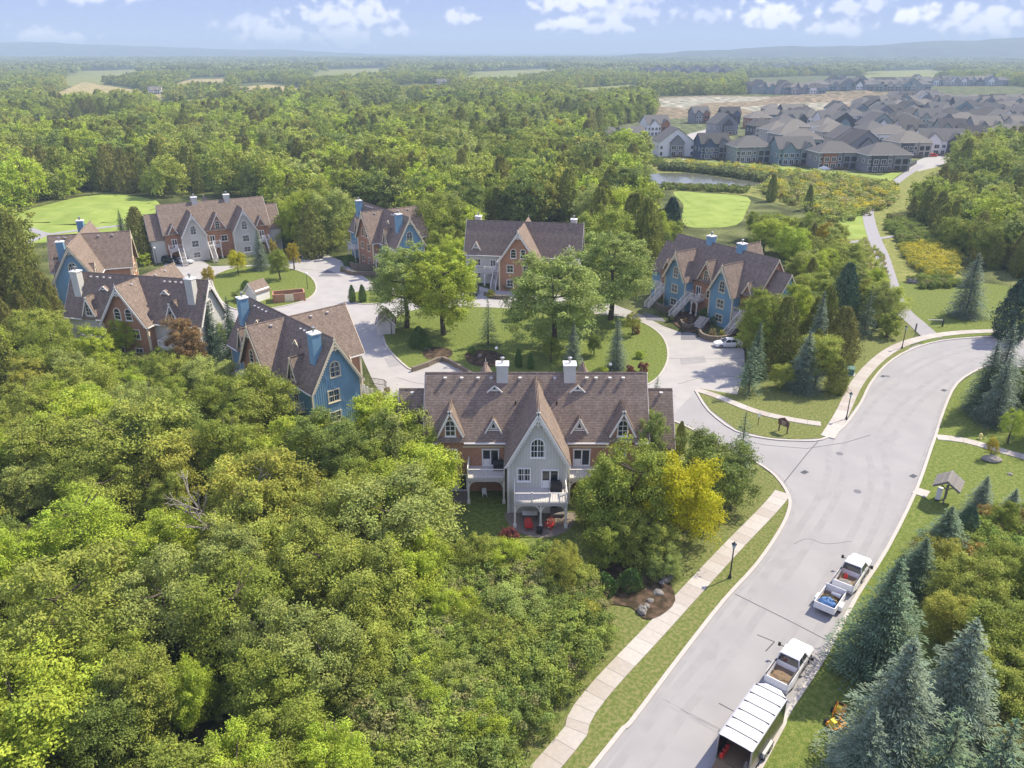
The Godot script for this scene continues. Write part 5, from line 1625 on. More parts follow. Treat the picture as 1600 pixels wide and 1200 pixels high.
	heap("tool_bag", "pale bundle by the right wall inside the closed trailer", "bundle", e.position - dir * 2.7 + side * 0.85 + Vector3.UP * 0.6, Vector3(0.5, 0.6, 0.5), M.boulder, 8, turn)
	# cars at the houses
	saloon("white saloon car parked in the court before the blue house with planters", Vector3(36.87, 0, -123.13), PI + 0.05, M.car_white)
	saloon("silver car parked at the left end of the brick and grey house", Vector3(-78.23, 0, -179.82), turn_of(0.96, 0.28), M.car_silver)
	suv("dark car with only its roof showing beside the silver car", Vector3(-81.28, 0, -179.82), turn_of(0.9, 0.4), M.car_black)
	pickup("dark pickup truck parked on the drive left of the brick and blue house", Vector3(-49.02, 0, -184.81), PI + 0.12, M.car_black)
	suv("dark car parked nose out beside the pale grey house", Vector3(-8, 0, -154.32), turn_of(-0.1, 1), M.car_black)
	saloon("small silver car at the rightmost houses of the estate", Vector3(241.57, 0, -408.45), 0.3, M.car_silver)
	suv("red car before the white gabled house of the estate", Vector3(203.37, 0, -384.62), 0.2, M.red)
	# garden machines under the blue spruces
	for k in [[Vector3(24.12, 0, -42.35), "orange ride-on mower by the foot of the bluish spruces", 0.4, 1.0], [Vector3(24.95, 0, -43.86), "second orange mower further in under the bluish spruces", 0.9, 0.85]]:
		var m := thing("mower", k[1], "mower", k[0], k[2])
		var z: float = k[3]
		s = Shape.new()
		s.loft([[Vector3(-0.7, 0.15, -0.5) * z, Vector3(0.75, 0.15, -0.5) * z, Vector3(0.75, 0.15, 0.5) * z, Vector3(-0.7, 0.15, 0.5) * z], [Vector3(-0.6, 0.4, -0.42) * z, Vector3(0.65, 0.4, -0.42) * z, Vector3(0.65, 0.4, 0.42) * z, Vector3(-0.6, 0.4, 0.42) * z]])
		put("cutting_deck", s.done(), M.orange, m)
		s = Shape.new()
		s.loft([[Vector3(-0.6, 0.4, -0.28) * z, Vector3(0.0, 0.4, -0.28) * z, Vector3(0.0, 0.4, 0.28) * z, Vector3(-0.6, 0.4, 0.28) * z], [Vector3(-0.55, 0.8, -0.22) * z, Vector3(-0.1, 0.8, -0.22) * z, Vector3(-0.1, 0.8, 0.22) * z, Vector3(-0.55, 0.8, 0.22) * z]])
		put("engine_cover", s.done(), M.yellow, m)
		s = Shape.new()
		s.box(Vector3(0.1, 0.6, 0) * z, Vector3(0.4, 0.1, 0.4) * z)
		s.box(Vector3(-0.08, 0.8, 0) * z, Vector3(0.08, 0.4, 0.4) * z)
		put("seat", s.done(), M.black, m)
		for kk in [-1.0, 1.0]:
			s = Shape.new()
			s.bar(Vector3(-0.2, 0.4, 0.3 * kk) * z, Vector3(-0.3, 1.2, 0.3 * kk) * z, 0.05, 0.05)
			put("roll_bar", s.done(), M.orange, m)
			wheel(m, Vector3(-0.5, 0.22, 0.55 * kk) * z, 0.22 * z, 0.18)
			wheel(m, Vector3(0.6, 0.15, 0.5 * kk) * z, 0.15 * z, 0.12)
	# diggers far off on the building ground
	for k in [[Vector3(253.8, 0, -717.09), "orange digger on the sandy building ground beside the estate"], [Vector3(573.87, 0, -1219.51), "orange digger on the brown heap far behind the estate"]]:
		var m := thing("digger", k[1], "digger", k[0], 0.5)
		s = Shape.new()
		s.span(Vector3(-2.2, 0, -1.5), Vector3(2.2, 0.9, -0.8))
		s.span(Vector3(-2.2, 0, 0.8), Vector3(2.2, 0.9, 1.5))
		put("track", s.done(), M.iron, m)
		s = Shape.new()
		s.span(Vector3(-2.4, 0.95, -1.3), Vector3(0.6, 2.3, 1.3))
		s.span(Vector3(0.6, 0.95, -1.3), Vector3(1.8, 3.0, 0.0))
		put("body", s.done(), M.orange, m)
		s = Shape.new()
		s.bar(Vector3(1.5, 1.8, 0.6), Vector3(4.6, 4.6, 0.6), 0.5, 0.6)
		s.bar(Vector3(4.6, 4.6, 0.6), Vector3(6.6, 1.6, 0.6), 0.4, 0.5)
		put("arm", s.done(), M.orange, m)
		s = Shape.new()
		s.box(Vector3(6.4, 1.1, 0.6), Vector3(1.0, 1.0, 1.2))
		put("bucket", s.done(), M.iron, m)


# ---------------------------------------------------------------- street furniture
func street_lamp(label: String, at: Vector3, h := 3.9) -> void:
	var o := thing("street_lamp", label, "street lamp", at, 0.0, "black street lamps along the pavement")
	var s := Shape.new()
	s.lathe(Vector3.ZERO, [Vector2(0.17, 0), Vector2(0.17, 0.25), Vector2(0.1, 0.45), Vector2(0.075, 0.8), Vector2(0.06, h - 0.6), Vector2(0.09, h - 0.55), Vector2(0.13, h - 0.48)], 8)
	put("pole", s.done(), M.iron, o)
	s = Shape.new()
	s.lathe(Vector3.UP * (h - 0.48), [Vector2(0.13, 0), Vector2(0.21, 0.4), Vector2(0.2, 0.42)], 8)
	put("lantern_glass", s.done(), M.lamp_glass, o)
	s = Shape.new()
	s.lathe(Vector3.UP * (h - 0.08), [Vector2(0.26, 0), Vector2(0.2, 0.08), Vector2(0.08, 0.16), Vector2(0.03, 0.3), Vector2(0.005, 0.34)], 8)
	put("cap", s.done(), M.iron, o)


func globe_lamp(label: String, at: Vector3, h := 3.0) -> void:
	var o := thing("globe_lamp", label, "garden lamp", at, 0.0, "globe lamps along the private drive")
	var s := Shape.new()
	s.lathe(Vector3.ZERO, [Vector2(0.12, 0), Vector2(0.07, 0.3), Vector2(0.05, h - 0.4), Vector2(0.1, h - 0.35)], 8)
	put("pole", s.done(), M.iron, o)
	s = Shape.new()
	var p := []
	for i in 9:
		var a := PI * i / 8.0
		p.append(Vector2(maxf(0.003, sin(a) * 0.26), h - 0.12 - cos(a) * 0.26))
	s.lathe(Vector3.ZERO, p, 12)
	put("globe", s.done(), M.globe, o)


func boulder(label: String, at: Vector3, size: Vector3, seed_: int, m: Material = null) -> void:
	var s := Shape.new()
	var f := FastNoiseLite.new()
	f.seed = seed_
	f.frequency = 0.9
	var pt := func(i: int, j: int) -> Vector3:
		var a := PI * (j / 6.0 - 0.28)
		var t := TAU * (i % 10) / 10.0
		if j == 6:
			a = PI * 0.5
			t = 0.0
		var d := Vector3(cos(t) * cos(a), sin(a), sin(t) * cos(a))
		return d * size * 0.5 * (1.0 + 0.35 * f.get_noise_3dv(d * 1.5))
	for i in 10:
		for j in 4:
			var q: Vector3 = pt.call(i, j)
			s.quad(q, pt.call(i + 1, j), pt.call(i + 1, j + 1), pt.call(i, j + 1), q)
		s.tri(pt.call(i, 4), pt.call(i + 1, 4), pt.call(0, 6), Vector3.UP)
	var o := put("boulder", s.done(), m if m else M.boulder)
	o.position = at + Vector3.UP * size.y * 0.22
	tag(o, label, "boulder")


func build_street() -> void:
	street_lamp("street lamp nearest the camera, on the grass strip left of the road", Vector3(20.75, 0, -59.91), 4.0)
	street_lamp("street lamp on the grass corner by the private drive's mouth", Vector3(45.64, 0, -94.43), 4.0)
	street_lamp("street lamp on the bend where the footpath meets the pavement", Vector3(66.05, 0, -121.89), 4.0)
	globe_lamp("white globe lamp beside the little pale blue shed", Vector3(-21.41, 0, -128.98), 3.2)
	globe_lamp("white globe lamp at the left end of the brick and grey house", Vector3(-83.88, 0, -178.01), 4.2)
	globe_lamp("white globe lamp on the lawn left of the near house's chimney", Vector3(-2.46, 0, -114.06), 3.2)
	globe_lamp("white globe lamp low in the flower bed right of the near house's chimney", Vector3(15.36, 0, -111.38), 1.5)
	globe_lamp("lamp on the grass island beside the brick enclosure", Vector3(-43.32, 0, -157.62), 3.6)
	# brown name board on two posts: shaped top, pale lettering too small to read
	var o := thing("name_board", "dark brown name board on two posts in the grass island", "sign", Vector3(35.74, 0, -90.58), turn_of(0.6, 0.8))
	for k in [-0.62, 0.62]:
		var s := Shape.new()
		s.bar(Vector3(k, 0, 0), Vector3(k, 1.7, 0), 0.13, 0.13)
		put("post", s.done(), M.brown_sign, o)
	var s := Shape.new()
	s.prism([Vector2(-0.8, 0), Vector2(0.8, 0), Vector2(0.85, 0.75), Vector2(0.45, 0.95), Vector2(0, 1.2), Vector2(-0.45, 0.95), Vector2(-0.85, 0.75)], Vector3(0, 1.05, 0.09), Vector3.RIGHT, Vector3.UP, Vector3.BACK, 0.08)
	put("board", s.done(), M.brown_sign, o)
	s = Shape.new()
	for k in [[0.62, 0.5], [0.42, 0.38], [0.22, 0.3]]:
		s.box(Vector3(0.0, 1.05 + k[0], 0.138), Vector3(k[1] * 1.6, 0.05, 0.012))
	put("pale_lines", s.done(), M.cream, o)
	# small white notice on a post
	o = thing("notice_post", "small white notice on a thin post in the grass island", "sign", Vector3(33.06, 0, -92.66), 0.3)
	s = Shape.new()
	s.bar(Vector3.ZERO, Vector3.UP * 1.9, 0.07, 0.07)
	put("post", s.done(), M.wood, o)
	s = Shape.new()
	s.box(Vector3(0, 1.6, 0.06), Vector3(0.36, 0.6, 0.03))
	put("plate", s.done(), M.white, o)
	# shingled mailbox shelter
	o = thing("mailbox_shelter", "little shelter with a grey shingled roof over a mailbox by the road", "shelter", Vector3(48.02, 0, -73.7), turn_of(0.6, -0.8))
	for k in [-0.75, 0.75]:
		s = Shape.new()
		s.bar(Vector3(k, 0, 0.25), Vector3(k, 2.5, 0.25), 0.16, 0.16)
		put("post", s.done(), M.old_wood, o)
		s = Shape.new()
		s.bar(Vector3(k, 1.9, 0.25), Vector3(k, 2.45, 0.95), 0.1, 0.1)
		s.bar(Vector3(k, 1.9, 0.25), Vector3(k, 2.45, -0.45), 0.1, 0.1)
		put("brace", s.done(), M.old_wood, o)
	var rf := Shape.new()
	pitched(rf, Vector3(0, 0, 0.25), Vector3.BACK, Vector3.RIGHT, 1.35, -1.5, 1.5, 2.35, 3.25)
	var roof := put("roof", rf.done(), M.old_wood, o)
	for k in [-1.0, 1.0]:
		for row in 6:
			var e0 := row / 6.0
			s = Shape.new()
			var x := -1.5
			while x < 1.48:
				var w := minf(rng.randf_range(0.16, 0.3), 1.5 - x)
				var z0 := 1.38 * (1.0 - e0)
				var z1 := 1.38 * (1.0 - e0 - 0.19)
				var y0 := 2.36 + 0.9 * e0 + 0.05 + rng.randf_range(0.0, 0.03)
				var y1 := 2.36 + 0.9 * (e0 + 0.19) + 0.02
				s.quad(Vector3(x + 0.01, y0, 0.25 + z0 * k), Vector3(x + w - 0.01, y0, 0.25 + z0 * k), Vector3(x + w - 0.01, y1, 0.25 + z1 * k), Vector3(x + 0.01, y1, 0.25 + z1 * k), Vector3(0, 1, 0.6 * k))
				s.quad(Vector3(x + 0.01, y0, 0.25 + z0 * k), Vector3(x + w - 0.01, y0, 0.25 + z0 * k), Vector3(x + w - 0.01, y0 - 0.06, 0.25 + z0 * k), Vector3(x + 0.01, y0 - 0.06, 0.25 + z0 * k), Vector3(0, 0, k))
				x += w
			put("shingle_course", s.done(), [M.old_wood, M.boulder, M.old_wood][rng.randi() % 3], roof)
	s = Shape.new()
	s.bar(Vector3(-1.5, 3.3, 0.25), Vector3(1.5, 3.3, 0.25), 0.2, 0.06)
	put("ridge_board", s.done(), M.boulder, roof)
	o = thing("mailbox", "pale grey community mailbox standing under the shingled shelter", "mailbox", Vector3(47.73, 0, -73.97), turn_of(0.6, -0.8))
	s = Shape.new()
	s.box(Vector3(0, 0.85, 0), Vector3(1.1, 1.1, 0.5))
	put("box", s.done(), M.white, o)
	s = Shape.new()
	s.box(Vector3(0, 0.15, 0), Vector3(0.9, 0.3, 0.35))
	put("pedestal", s.done(), M.black, o)
	# gate posts and bar at the footpath
	o = thing("bollard", "dark post left of the footpath's mouth", "bollard", Vector3(72.57, 0, -130.69))
	s = Shape.new()
	s.bar(Vector3.ZERO, Vector3.UP * 1.5, 0.2, 0.2)
	put("post", s.done(), M.old_wood, o)
	o = thing("barrier", "open barrier: dark post with a pale bar right of the footpath's mouth", "barrier", Vector3(78.67, 0, -133.15), 0.0)
	s = Shape.new()
	s.bar(Vector3.ZERO, Vector3.UP * 1.6, 0.2, 0.2)
	put("post", s.done(), M.iron, o)
	s = Shape.new()
	s.bar(Vector3(-0.1, 1.35, 0), Vector3(-2.5, 1.25, -0.5), 0.08, 0.1)
	put("bar", s.done(), M.trim, o)
	# green transformer box
	o = thing("transformer_box", "green metal transformer box by the pavement under the trees", "transformer box", Vector3(52.6, 0, -110.6), -0.5)
	s = Shape.new()
	s.loft([[Vector3(-0.65, 0.1, -0.6), Vector3(0.65, 0.1, -0.6), Vector3(0.65, 0.1, 0.6), Vector3(-0.65, 0.1, 0.6)], [Vector3(-0.65, 1.25, -0.6), Vector3(0.65, 1.25, -0.6), Vector3(0.65, 1.1, 0.6), Vector3(-0.65, 1.1, 0.6)]])
	put("cabinet", s.done(), M.transformer, o)
	s = Shape.new()
	s.box(Vector3(0, 0.05, 0), Vector3(1.7, 0.14, 1.5))
	put("pad", s.done(), M.concrete, o)
	# hydrant
	o = thing("fire_hydrant", "pale yellow fire hydrant on the lawn by the side path", "hydrant", Vector3(60.74, 0, -88.75))
	s = Shape.new()
	s.lathe(Vector3.ZERO, [Vector2(0.2, 0), Vector2(0.2, 0.08), Vector2(0.14, 0.1), Vector2(0.14, 0.6), Vector2(0.19, 0.62), Vector2(0.17, 0.75), Vector2(0.06, 0.86), Vector2(0.01, 0.92)], 10)
	put("barrel", s.done(), M.amber, o)
	s = Shape.new()
	s.tube(Vector3(-0.27, 0.48, 0), Vector3(0.27, 0.48, 0), 0.08, 0.08, 8)
	put("outlet", s.done(), M.amber, o)
	o = thing("marker_rod", "thin pale rod standing beside the yellow hydrant", "marker", Vector3(60.99, 0, -88.75))
	s = Shape.new()
	s.bar(Vector3(0.2, 0, 0), Vector3(0.45, 1.9, 0), 0.04, 0.04)
	put("rod", s.done(), M.wood, o)
	# covers and drains in the road
	for k in [[Vector3(40.98, 0, -84.76), "round iron cover in the road before the private drive"], [Vector3(58.14, 0, -109.82), "small iron cover on the road's bend, upper"], [Vector3(39.49, 0, -75.75), "faint iron cover in the middle of the road opposite the shelter"]]:
		s = Shape.new()
		s.lathe(Vector3(0, 0.024, 0), [Vector2(0.42, 0.0), Vector2(0.42, 0.012), Vector2(0.36, 0.016), Vector2(0.02, 0.016)], 14)
		var m := put("manhole_cover", s.done(), M.patch)
		m.position = k[0]
		tag(m, k[1], "manhole cover")
	for k in [[Vector3(47.52, 0, -79.22), "storm drain grate at the right kerb near the shelter"], [Vector3(64.17, 0, -104.41), "storm drain grate at the inner kerb of the bend"], [Vector3(57.55, 0, -109.82), "storm drain grate at the outer kerb of the bend"], [Vector3(34.96, 0, -80.13), "storm drain grate at the corner of the near lawn"]]:
		var g := thing("drain_grate", k[1], "drain", k[0], 0.6)
		s = Shape.new()
		s.box(Vector3(0, 0.022, 0), Vector3(0.9, 0.012, 0.6))
		put("frame", s.done(), M.iron, g)
		for i in 6:
			s = Shape.new()
			s.box(Vector3(-0.35 + i * 0.14, 0.032, 0), Vector3(0.05, 0.012, 0.5))
			put("bar", s.done(), M.patch, g)
	# black fence by the near blue house's front corner
	var fl := [Vector2(-21.47, -106.57), Vector2(-20.47, -106.32), Vector2(-19.23, -105.84), Vector2(-18.61, -104.88)]
	o = thing("fence", "short black picket fence at the blue house's drive side", "fence")
	for i in fl.size() - 1:
		var a: Vector2 = fl[i]
		var b: Vector2 = fl[i + 1]
		var n := int(a.distance_to(b) / 0.2)
		for j in n:
			s = Shape.new()
			var p := a.lerp(b, float(j) / n)
			s.bar(Vector3(p.x, 0.1, p.y), Vector3(p.x, 1.2, p.y), 0.04, 0.04)
			put("picket", s.done(), M.black, o)
		s = Shape.new()
		s.bar(Vector3(a.x, 1.1, a.y), Vector3(b.x, 1.1, b.y), 0.05, 0.05)
		s.bar(Vector3(a.x, 0.25, a.y), Vector3(b.x, 0.25, b.y), 0.05, 0.05)
		put("rail", s.done(), M.black, o)
	# boulders
	var bl := [[Vector3(11.64, 0, -55.08), Vector3(0.95, 0.9, 1.2), "big pale boulder at the tip of the mulch bed"], [Vector3(12.15, 0, -55.77), Vector3(0.6, 0.5, 0.7), "brown boulder beside the big pale one"], [Vector3(12.63, 0, -56.56), Vector3(0.7, 0.5, 0.6), "dark grey boulder in the mulch bed"],
		[Vector3(13.52, 0, -57.65), Vector3(1.0, 0.6, 0.9), "flat white boulder at the edge of the mulch bed"], [Vector3(14.56, 0, -59.43), Vector3(0.9, 0.7, 0.8), "white boulder half under the green tree's branches"], [Vector3(14.14, 0, -59.14), Vector3(0.6, 0.5, 0.5), "small white stone beside the half hidden boulder"], [Vector3(15.07, 0, -59.91), Vector3(0.7, 0.5, 0.6), "white boulder furthest up the mulch bed"],
		[Vector3(58.91, 0, -82.95), Vector3(2.4, 1.0, 1.7), "large flat boulder at the foot of the small yellow tree"], [Vector3(59.15, 0, -79.52), Vector3(0.7, 0.4, 0.6), "small pale stone on the grass right of the shelter"], [Vector3(87.66, 0, -162.57), Vector3(3.6, 1.7, 2.4), "big pale boulder before the goldenrod"],
		[Vector3(-14.47, 0, -121.28), Vector3(1.6, 0.6, 0.7), "long pale stone beside the poplar's round shrubs"], [Vector3(-5.29, 0, -118.3), Vector3(0.8, 0.5, 0.7), "pale stone at the foot of the island's conifer"]]
	for i in bl.size():
		boulder(bl[i][2], bl[i][0], bl[i][1], 100 + i)


# ---------------------------------------------------------------- the estate of new houses
func far_window(root: Node3D, at: Vector3, u: Vector3, w: Vector3, wd: float, ht: float, frame: Material) -> void:
	var s := Shape.new()
	for k in [-1.0, 1.0]:
		s.box(at + u * k * (wd * 0.5 + 0.06) + w * 0.05, Vector3(0.14, ht + 0.26, 0.12), Basis(u, Vector3.UP, w))
		s.box(at + Vector3.UP * k * (ht * 0.5 + 0.06) + w * 0.045, Vector3(wd, 0.14, 0.12), Basis(u, Vector3.UP, w))
	if wd > 1.3:
		s.box(at + w * 0.04, Vector3(0.09, ht, 0.1), Basis(u, Vector3.UP, w))
	var f := put("window", s.done(), frame, root)
	var g := Shape.new()
	g.box(at + w * 0.01, Vector3(wd, ht, 0.03), Basis(u, Vector3.UP, w))
	put("pane", g.done(), M.far_glass, f)


# style 0 hipped, 1 gabled across with two front gables, 2 gabled lengthways, 3 shed roofs
func new_house(label: String, at: Vector3, turn: float, w: float, d: float, style: int, wall: Material, accent: Material, roof: Material, group := "", h := 7.0) -> Node3D:
	var o := thing("house", label, "house", at, turn, group)
	var X := Vector3.RIGHT
	var Z := Vector3.BACK
	var s := Shape.new()
	var hw := w * 0.5
	var hd := d * 0.5
	if style == 1:
		gable_block(s, Vector3.ZERO, Z, X, hd, -hw, hw, h, h + hd * 0.75)
	elif style == 2:
		gable_block(s, Vector3.ZERO, X, Z, hw, -hd, hd, h, h + hw * 0.7)
	else:
		s.span(Vector3(-hw, 0, -hd), Vector3(hw, h, hd))
	put("wall", s.done(), wall, o)
	s = Shape.new()
	if style == 0 or style == 3:
		var e := 0.6
		var y := h + 0.02
		var t := h + minf(hw, hd) * 0.66
		var ins := minf(hw, hd)
		var a := [Vector3(-hw - e, y, -hd - e), Vector3(hw + e, y, -hd - e), Vector3(hw + e, y, hd + e), Vector3(-hw - e, y, hd + e)]
		var r0 := Vector3(-maxf(0.3, hw - ins), t, -maxf(0.05, hd - ins))
		var r1 := Vector3(maxf(0.3, hw - ins), t, maxf(0.05, hd - ins))
		s.quad(a[0], a[1], r1, r0, Vector3(0, 1, -1))
		s.quad(a[2], a[3], r0, r1, Vector3(0, 1, 1))
		s.tri(a[0], a[3], r0, Vector3(-1, 1, 0))
		s.tri(a[1], a[2], r1, Vector3(1, 1, 0))
		var fa := Shape.new()
		fa.box(Vector3(0, h - 0.15, 0), Vector3(w + e * 2 + 0.04, 0.32, d + e * 2 + 0.04))
		put("fascia", fa.done(), M.white if wall != M.e_dark else M.e_stone, o)
	elif style == 1:
		pitched(s, Vector3.ZERO, Z, X, hd + 0.45, -hw - 0.45, hw + 0.45, h - 0.2, h + hd * 0.75 + 0.25)
	else:
		pitched(s, Vector3.ZERO, X, Z, hw + 0.45, -hd - 0.45, hd + 0.45, h - 0.2, h + hw * 0.7 + 0.25)
	put("roof", s.done(), roof, o)
	# gabled or sloping bays towards the camera, in the second material
	var bays := [-0.24, 0.26] if style != 2 else [0.0]
	for i in bays.size():
		var bx: float = bays[i] * w
		var bw := w * (0.17 if style != 2 else 0.2)
		s = Shape.new()
		var hh := h - (0.0 if style == 1 else 0.35)
		if style == 1 or (style == 2 and i == 0):
			gable_block(s, X * bx, X, Z, bw, hd - 1.0, hd + 1.1, hh, hh + bw * 0.95)
		else:
			s.span(Vector3(bx - bw, 0, hd - 0.5), Vector3(bx + bw, hh, hd + 0.9))
		var b := put("bay", s.done(), accent if (i + style) % 2 == 0 else wall, o)
		s = Shape.new()
		if style == 1 or (style == 2 and i == 0):
			pitched(s, X * bx, X, Z, bw + 0.35, hd - 3.5, hd + 1.45, hh - 0.25, hh + bw * 0.95 + 0.15)
		else:
			slope(s, Vector3(bx - bw - 0.4, hh + 0.1, hd + 1.3), Vector3(bx + bw + 0.4, hh + 0.1, hd + 1.3), Vector3(bx + bw + 0.4, hh + 1.0, hd - 1.5), Vector3(bx - bw - 0.4, hh + 1.0, hd - 1.5), 0.2)
		put("roof", s.done(), roof, b)
		var zz := hd + (1.1 if style == 1 or (style == 2 and i == 0) else 0.9)
		for k in [-0.5, 0.5]:
			far_window(b, Vector3(bx + bw * k, 4.2, zz), X, Z, bw * 0.62, 1.7, M.white if i == 0 else M.black)
			far_window(b, Vector3(bx + bw * k, 1.4, zz), X, Z, bw * 0.62, 1.9, M.white if i == 0 else M.black)
	for k in [-0.44, 0.02, 0.45]:
		if style == 2 and k == 0.02:
			continue
		far_window(o, Vector3(w * k, 4.2, hd), X, Z, w * 0.07, 1.4, M.white)
		far_window(o, Vector3(w * k, 1.4, hd), X, Z, w * 0.07, 1.7, M.white)
	for k in [-1.0, 1.0]:
		for z in [-0.2, 0.25]:
			far_window(o, Vector3(hw * k, 4.2, d * z), Z, X * k, 1.2, 1.4, M.white)
	# raised timber deck behind and a low wall base
	s = Shape.new()
	s.box(Vector3(w * 0.02, 0.7, hd + 2.0), Vector3(w * 0.32, 0.15, 2.2))
	s.box(Vector3(w * 0.02, 1.6, hd + 3.05), Vector3(w * 0.32, 0.1, 0.1))
	for k in 5:
		s.box(Vector3(w * (0.02 + (k - 2) * 0.078), 0.8, hd + 3.05), Vector3(0.12, 1.6, 0.12))
	put("deck", s.done(), M.wood, o)
	s = Shape.new()
	s.box(Vector3(w * 0.3, h + 1.6, -hd * 0.1), Vector3(0.9, 2.6, 0.9))
	put("chimney", s.done(), accent, o)
	return o


func build_estate() -> void:
	M.e_grey = mat(0.240, 0.247, 0.262, 0.8)
	M.e_dark = mat(0.083, 0.090, 0.105, 0.8)
	M.e_navy = mat(0.075, 0.105, 0.165, 0.8)
	M.e_sage = mat(0.285, 0.330, 0.315, 0.8)
	M.e_teal = mat(0.195, 0.270, 0.300, 0.8)
	M.e_white = mat(0.750, 0.750, 0.750, 0.8)
	M.e_stone = mat(0.450, 0.420, 0.375, 0.9)
	M.e_brown = mat(0.300, 0.135, 0.075, 0.8)
	# u, v of the ground line, width, style, colours, label: the rows one can make out
	var rows := [
		[Vector3(51.86, 0, -425.95), 12.5, 10.0, 0, "e_white", "e_dark", 0.35, "white and black house at the estate's far left edge"],
		[Vector3(61.11, 0, -414.12), 14.0, 12.0, 1, "e_grey", "e_white", 0.45, "pale grey two gabled house beside the tall green trees, left end of the estate"],
		[Vector3(87, 0, -492.22), 15.0, 12.0, 1, "e_white", "e_brown", 0.3, "white and brown gabled house behind the left end of the estate"],
		[Vector3(78.85, 0, -392.26), 17.0, 13.0, 2, "e_white", "e_grey", 0.1, "low white bungalow with a broad grey hipped roof facing the pond"],
		[Vector3(95.37, 0, -382.14), 14.0, 11.0, 1, "e_navy", "e_grey", 0.12, "navy blue house with white framed windows facing the pond"],
		[Vector3(109.84, 0, -370.16), 17.0, 13.0, 0, "e_sage", "e_grey", 0.1, "wide sage grey house in the front row above the pond"],
		[Vector3(126.52, 0, -361.08), 17.0, 12.0, 1, "e_teal", "e_sage", 0.1, "teal grey house with an arched gable window in the front row"],
		[Vector3(140.28, 0, -348.23), 18.0, 12.0, 0, "e_grey", "e_brown", 0.1, "pale house with brown panels in the front row"],
		[Vector3(158.13, 0, -340.13), 19.0, 13.0, 0, "e_grey", "e_dark", 0.08, "last front row house, dark panelled windows, beside the footpath"],
		[Vector3(206.26, 0, -352.42), 15.0, 12.0, 0, "e_stone", "e_grey", -0.1, "grey house half hidden by trees right of the footpath's end"],
		[Vector3(133.96, 0, -581.63), 12.0, 11.0, 1, "e_grey", "e_brown", 0.2, "grey house with a brown gable before the sandy ground"],
		[Vector3(154.17, 0, -576.16), 13.5, 11.0, 1, "e_dark", "e_navy", 0.05, "dark house with two steep white trimmed gables before the sandy ground"],
		[Vector3(163.8, 0, -540.44), 15.0, 12.0, 0, "e_brown", "e_stone", 0.1, "brownish low roofed house in the estate's second row"],
		[Vector3(129.16, 0, -496.26), 15.0, 12.0, 2, "e_grey", "e_dark", 0.3, "grey house with a slanting roof right of the estate's street"],
		[Vector3(147.8, 0, -480.48), 13.0, 12.0, 0, "e_dark", "e_stone", 0.1, "dark hip roofed house behind the sage grey house"],
		[Vector3(185.37, 0, -535.68), 16.0, 12.0, 1, "e_grey", "e_dark", 0.1, "grey house with a wide centre gable in the estate's third row"],
		[Vector3(165.19, 0, -472.94), 15.0, 12.0, 0, "e_stone", "e_dark", 0.1, "stone coloured hip roofed house behind the teal grey house"],
		[Vector3(176.43, 0, -444.94), 16.0, 12.0, 3, "e_stone", "e_brown", 0.1, "brown and stone house with slanting roofs behind the brown panelled house"],
		[Vector3(207, 0, -531.01), 15.0, 12.0, 1, "e_white", "e_dark", 0.1, "dark roofed house with small white gables in the estate's middle"],
		[Vector3(200.73, 0, -629.37), 13.0, 11.0, 0, "e_brown", "e_stone", 0.1, "brown hip roofed house at the back of the sandy ground"],
		[Vector3(220.21, 0, -616.74), 12.0, 11.0, 0, "e_dark", "e_stone", 0.1, "low dark roofed house right of the orange digger"],
		[Vector3(218.01, 0, -484.33), 19.0, 13.0, 2, "e_sage", "e_white", 0.15, "sage bungalow with a pale streak on its wide roof"],
		[Vector3(192.44, 0, -389.69), 17.0, 14.0, 0, "e_stone", "e_dark", 0.1, "flat hipped stone house with tall dark windows in the second row"],
		[Vector3(256.69, 0, -526.41), 11.0, 11.0, 0, "e_grey", "e_dark", 0.1, "small hip roofed house behind the sage bungalow"],
		[Vector3(211.45, 0, -397.52), 21.0, 13.0, 1, "e_white", "e_dark", -0.1, "white gabled house with black garage doors"],
		[Vector3(239.65, 0, -419.96), 14.0, 12.0, 1, "e_dark", "e_brown", -0.3, "dark house with a steep brown gable right of the white one"],
		[Vector3(259.97, 0, -425.95), 19.0, 14.0, 0, "e_stone", "e_dark", -0.2, "large hip roofed stone house at the right edge of the estate"],
		[Vector3(290.22, 0, -521.89), 18.0, 13.0, 0, "e_stone", "e_dark", -0.1, "broad low hip roofed house in the estate's right middle"],
		[Vector3(339.72, 0, -581.63), 16.0, 13.0, 0, "e_grey", "e_navy", -0.1, "navy sided house with a pale hipped roof near the right edge"],
		[Vector3(350.32, 0, -565.5), 15.0, 13.0, 1, "e_grey", "e_stone", -0.2, "grey gabled house at the right edge, behind the large stone one"],
		[Vector3(275.74, 0, -592.9), 15.0, 12.0, 1, "e_dark", "e_stone", 0.1, "dark house with stone gables behind the sage bungalow, left"],
		[Vector3(295.39, 0, -598.69), 13.0, 12.0, 3, "e_grey", "e_brown", 0.0, "grey and brown house with slanting roofs behind the sage bungalow"],
		[Vector3(328.43, 0, -629.37), 15.0, 12.0, 1, "e_grey", "e_dark", 0.0, "grey house with a dark gable left of the teal one"],
		[Vector3(350.79, 0, -635.87), 14.0, 12.0, 2, "e_teal", "e_grey", -0.1, "teal gabled house in the estate's back rows"],
		[Vector3(259.59, 0, -610.61), 13.0, 12.0, 2, "e_teal", "e_sage", 0.1, "tall teal gabled house beside the wooden fences"],
		[Vector3(252.93, 0, -635.87), 14.0, 12.0, 2, "e_white", "e_navy", 0.1, "pale house with a blue gable at the back of the estate"],
	]
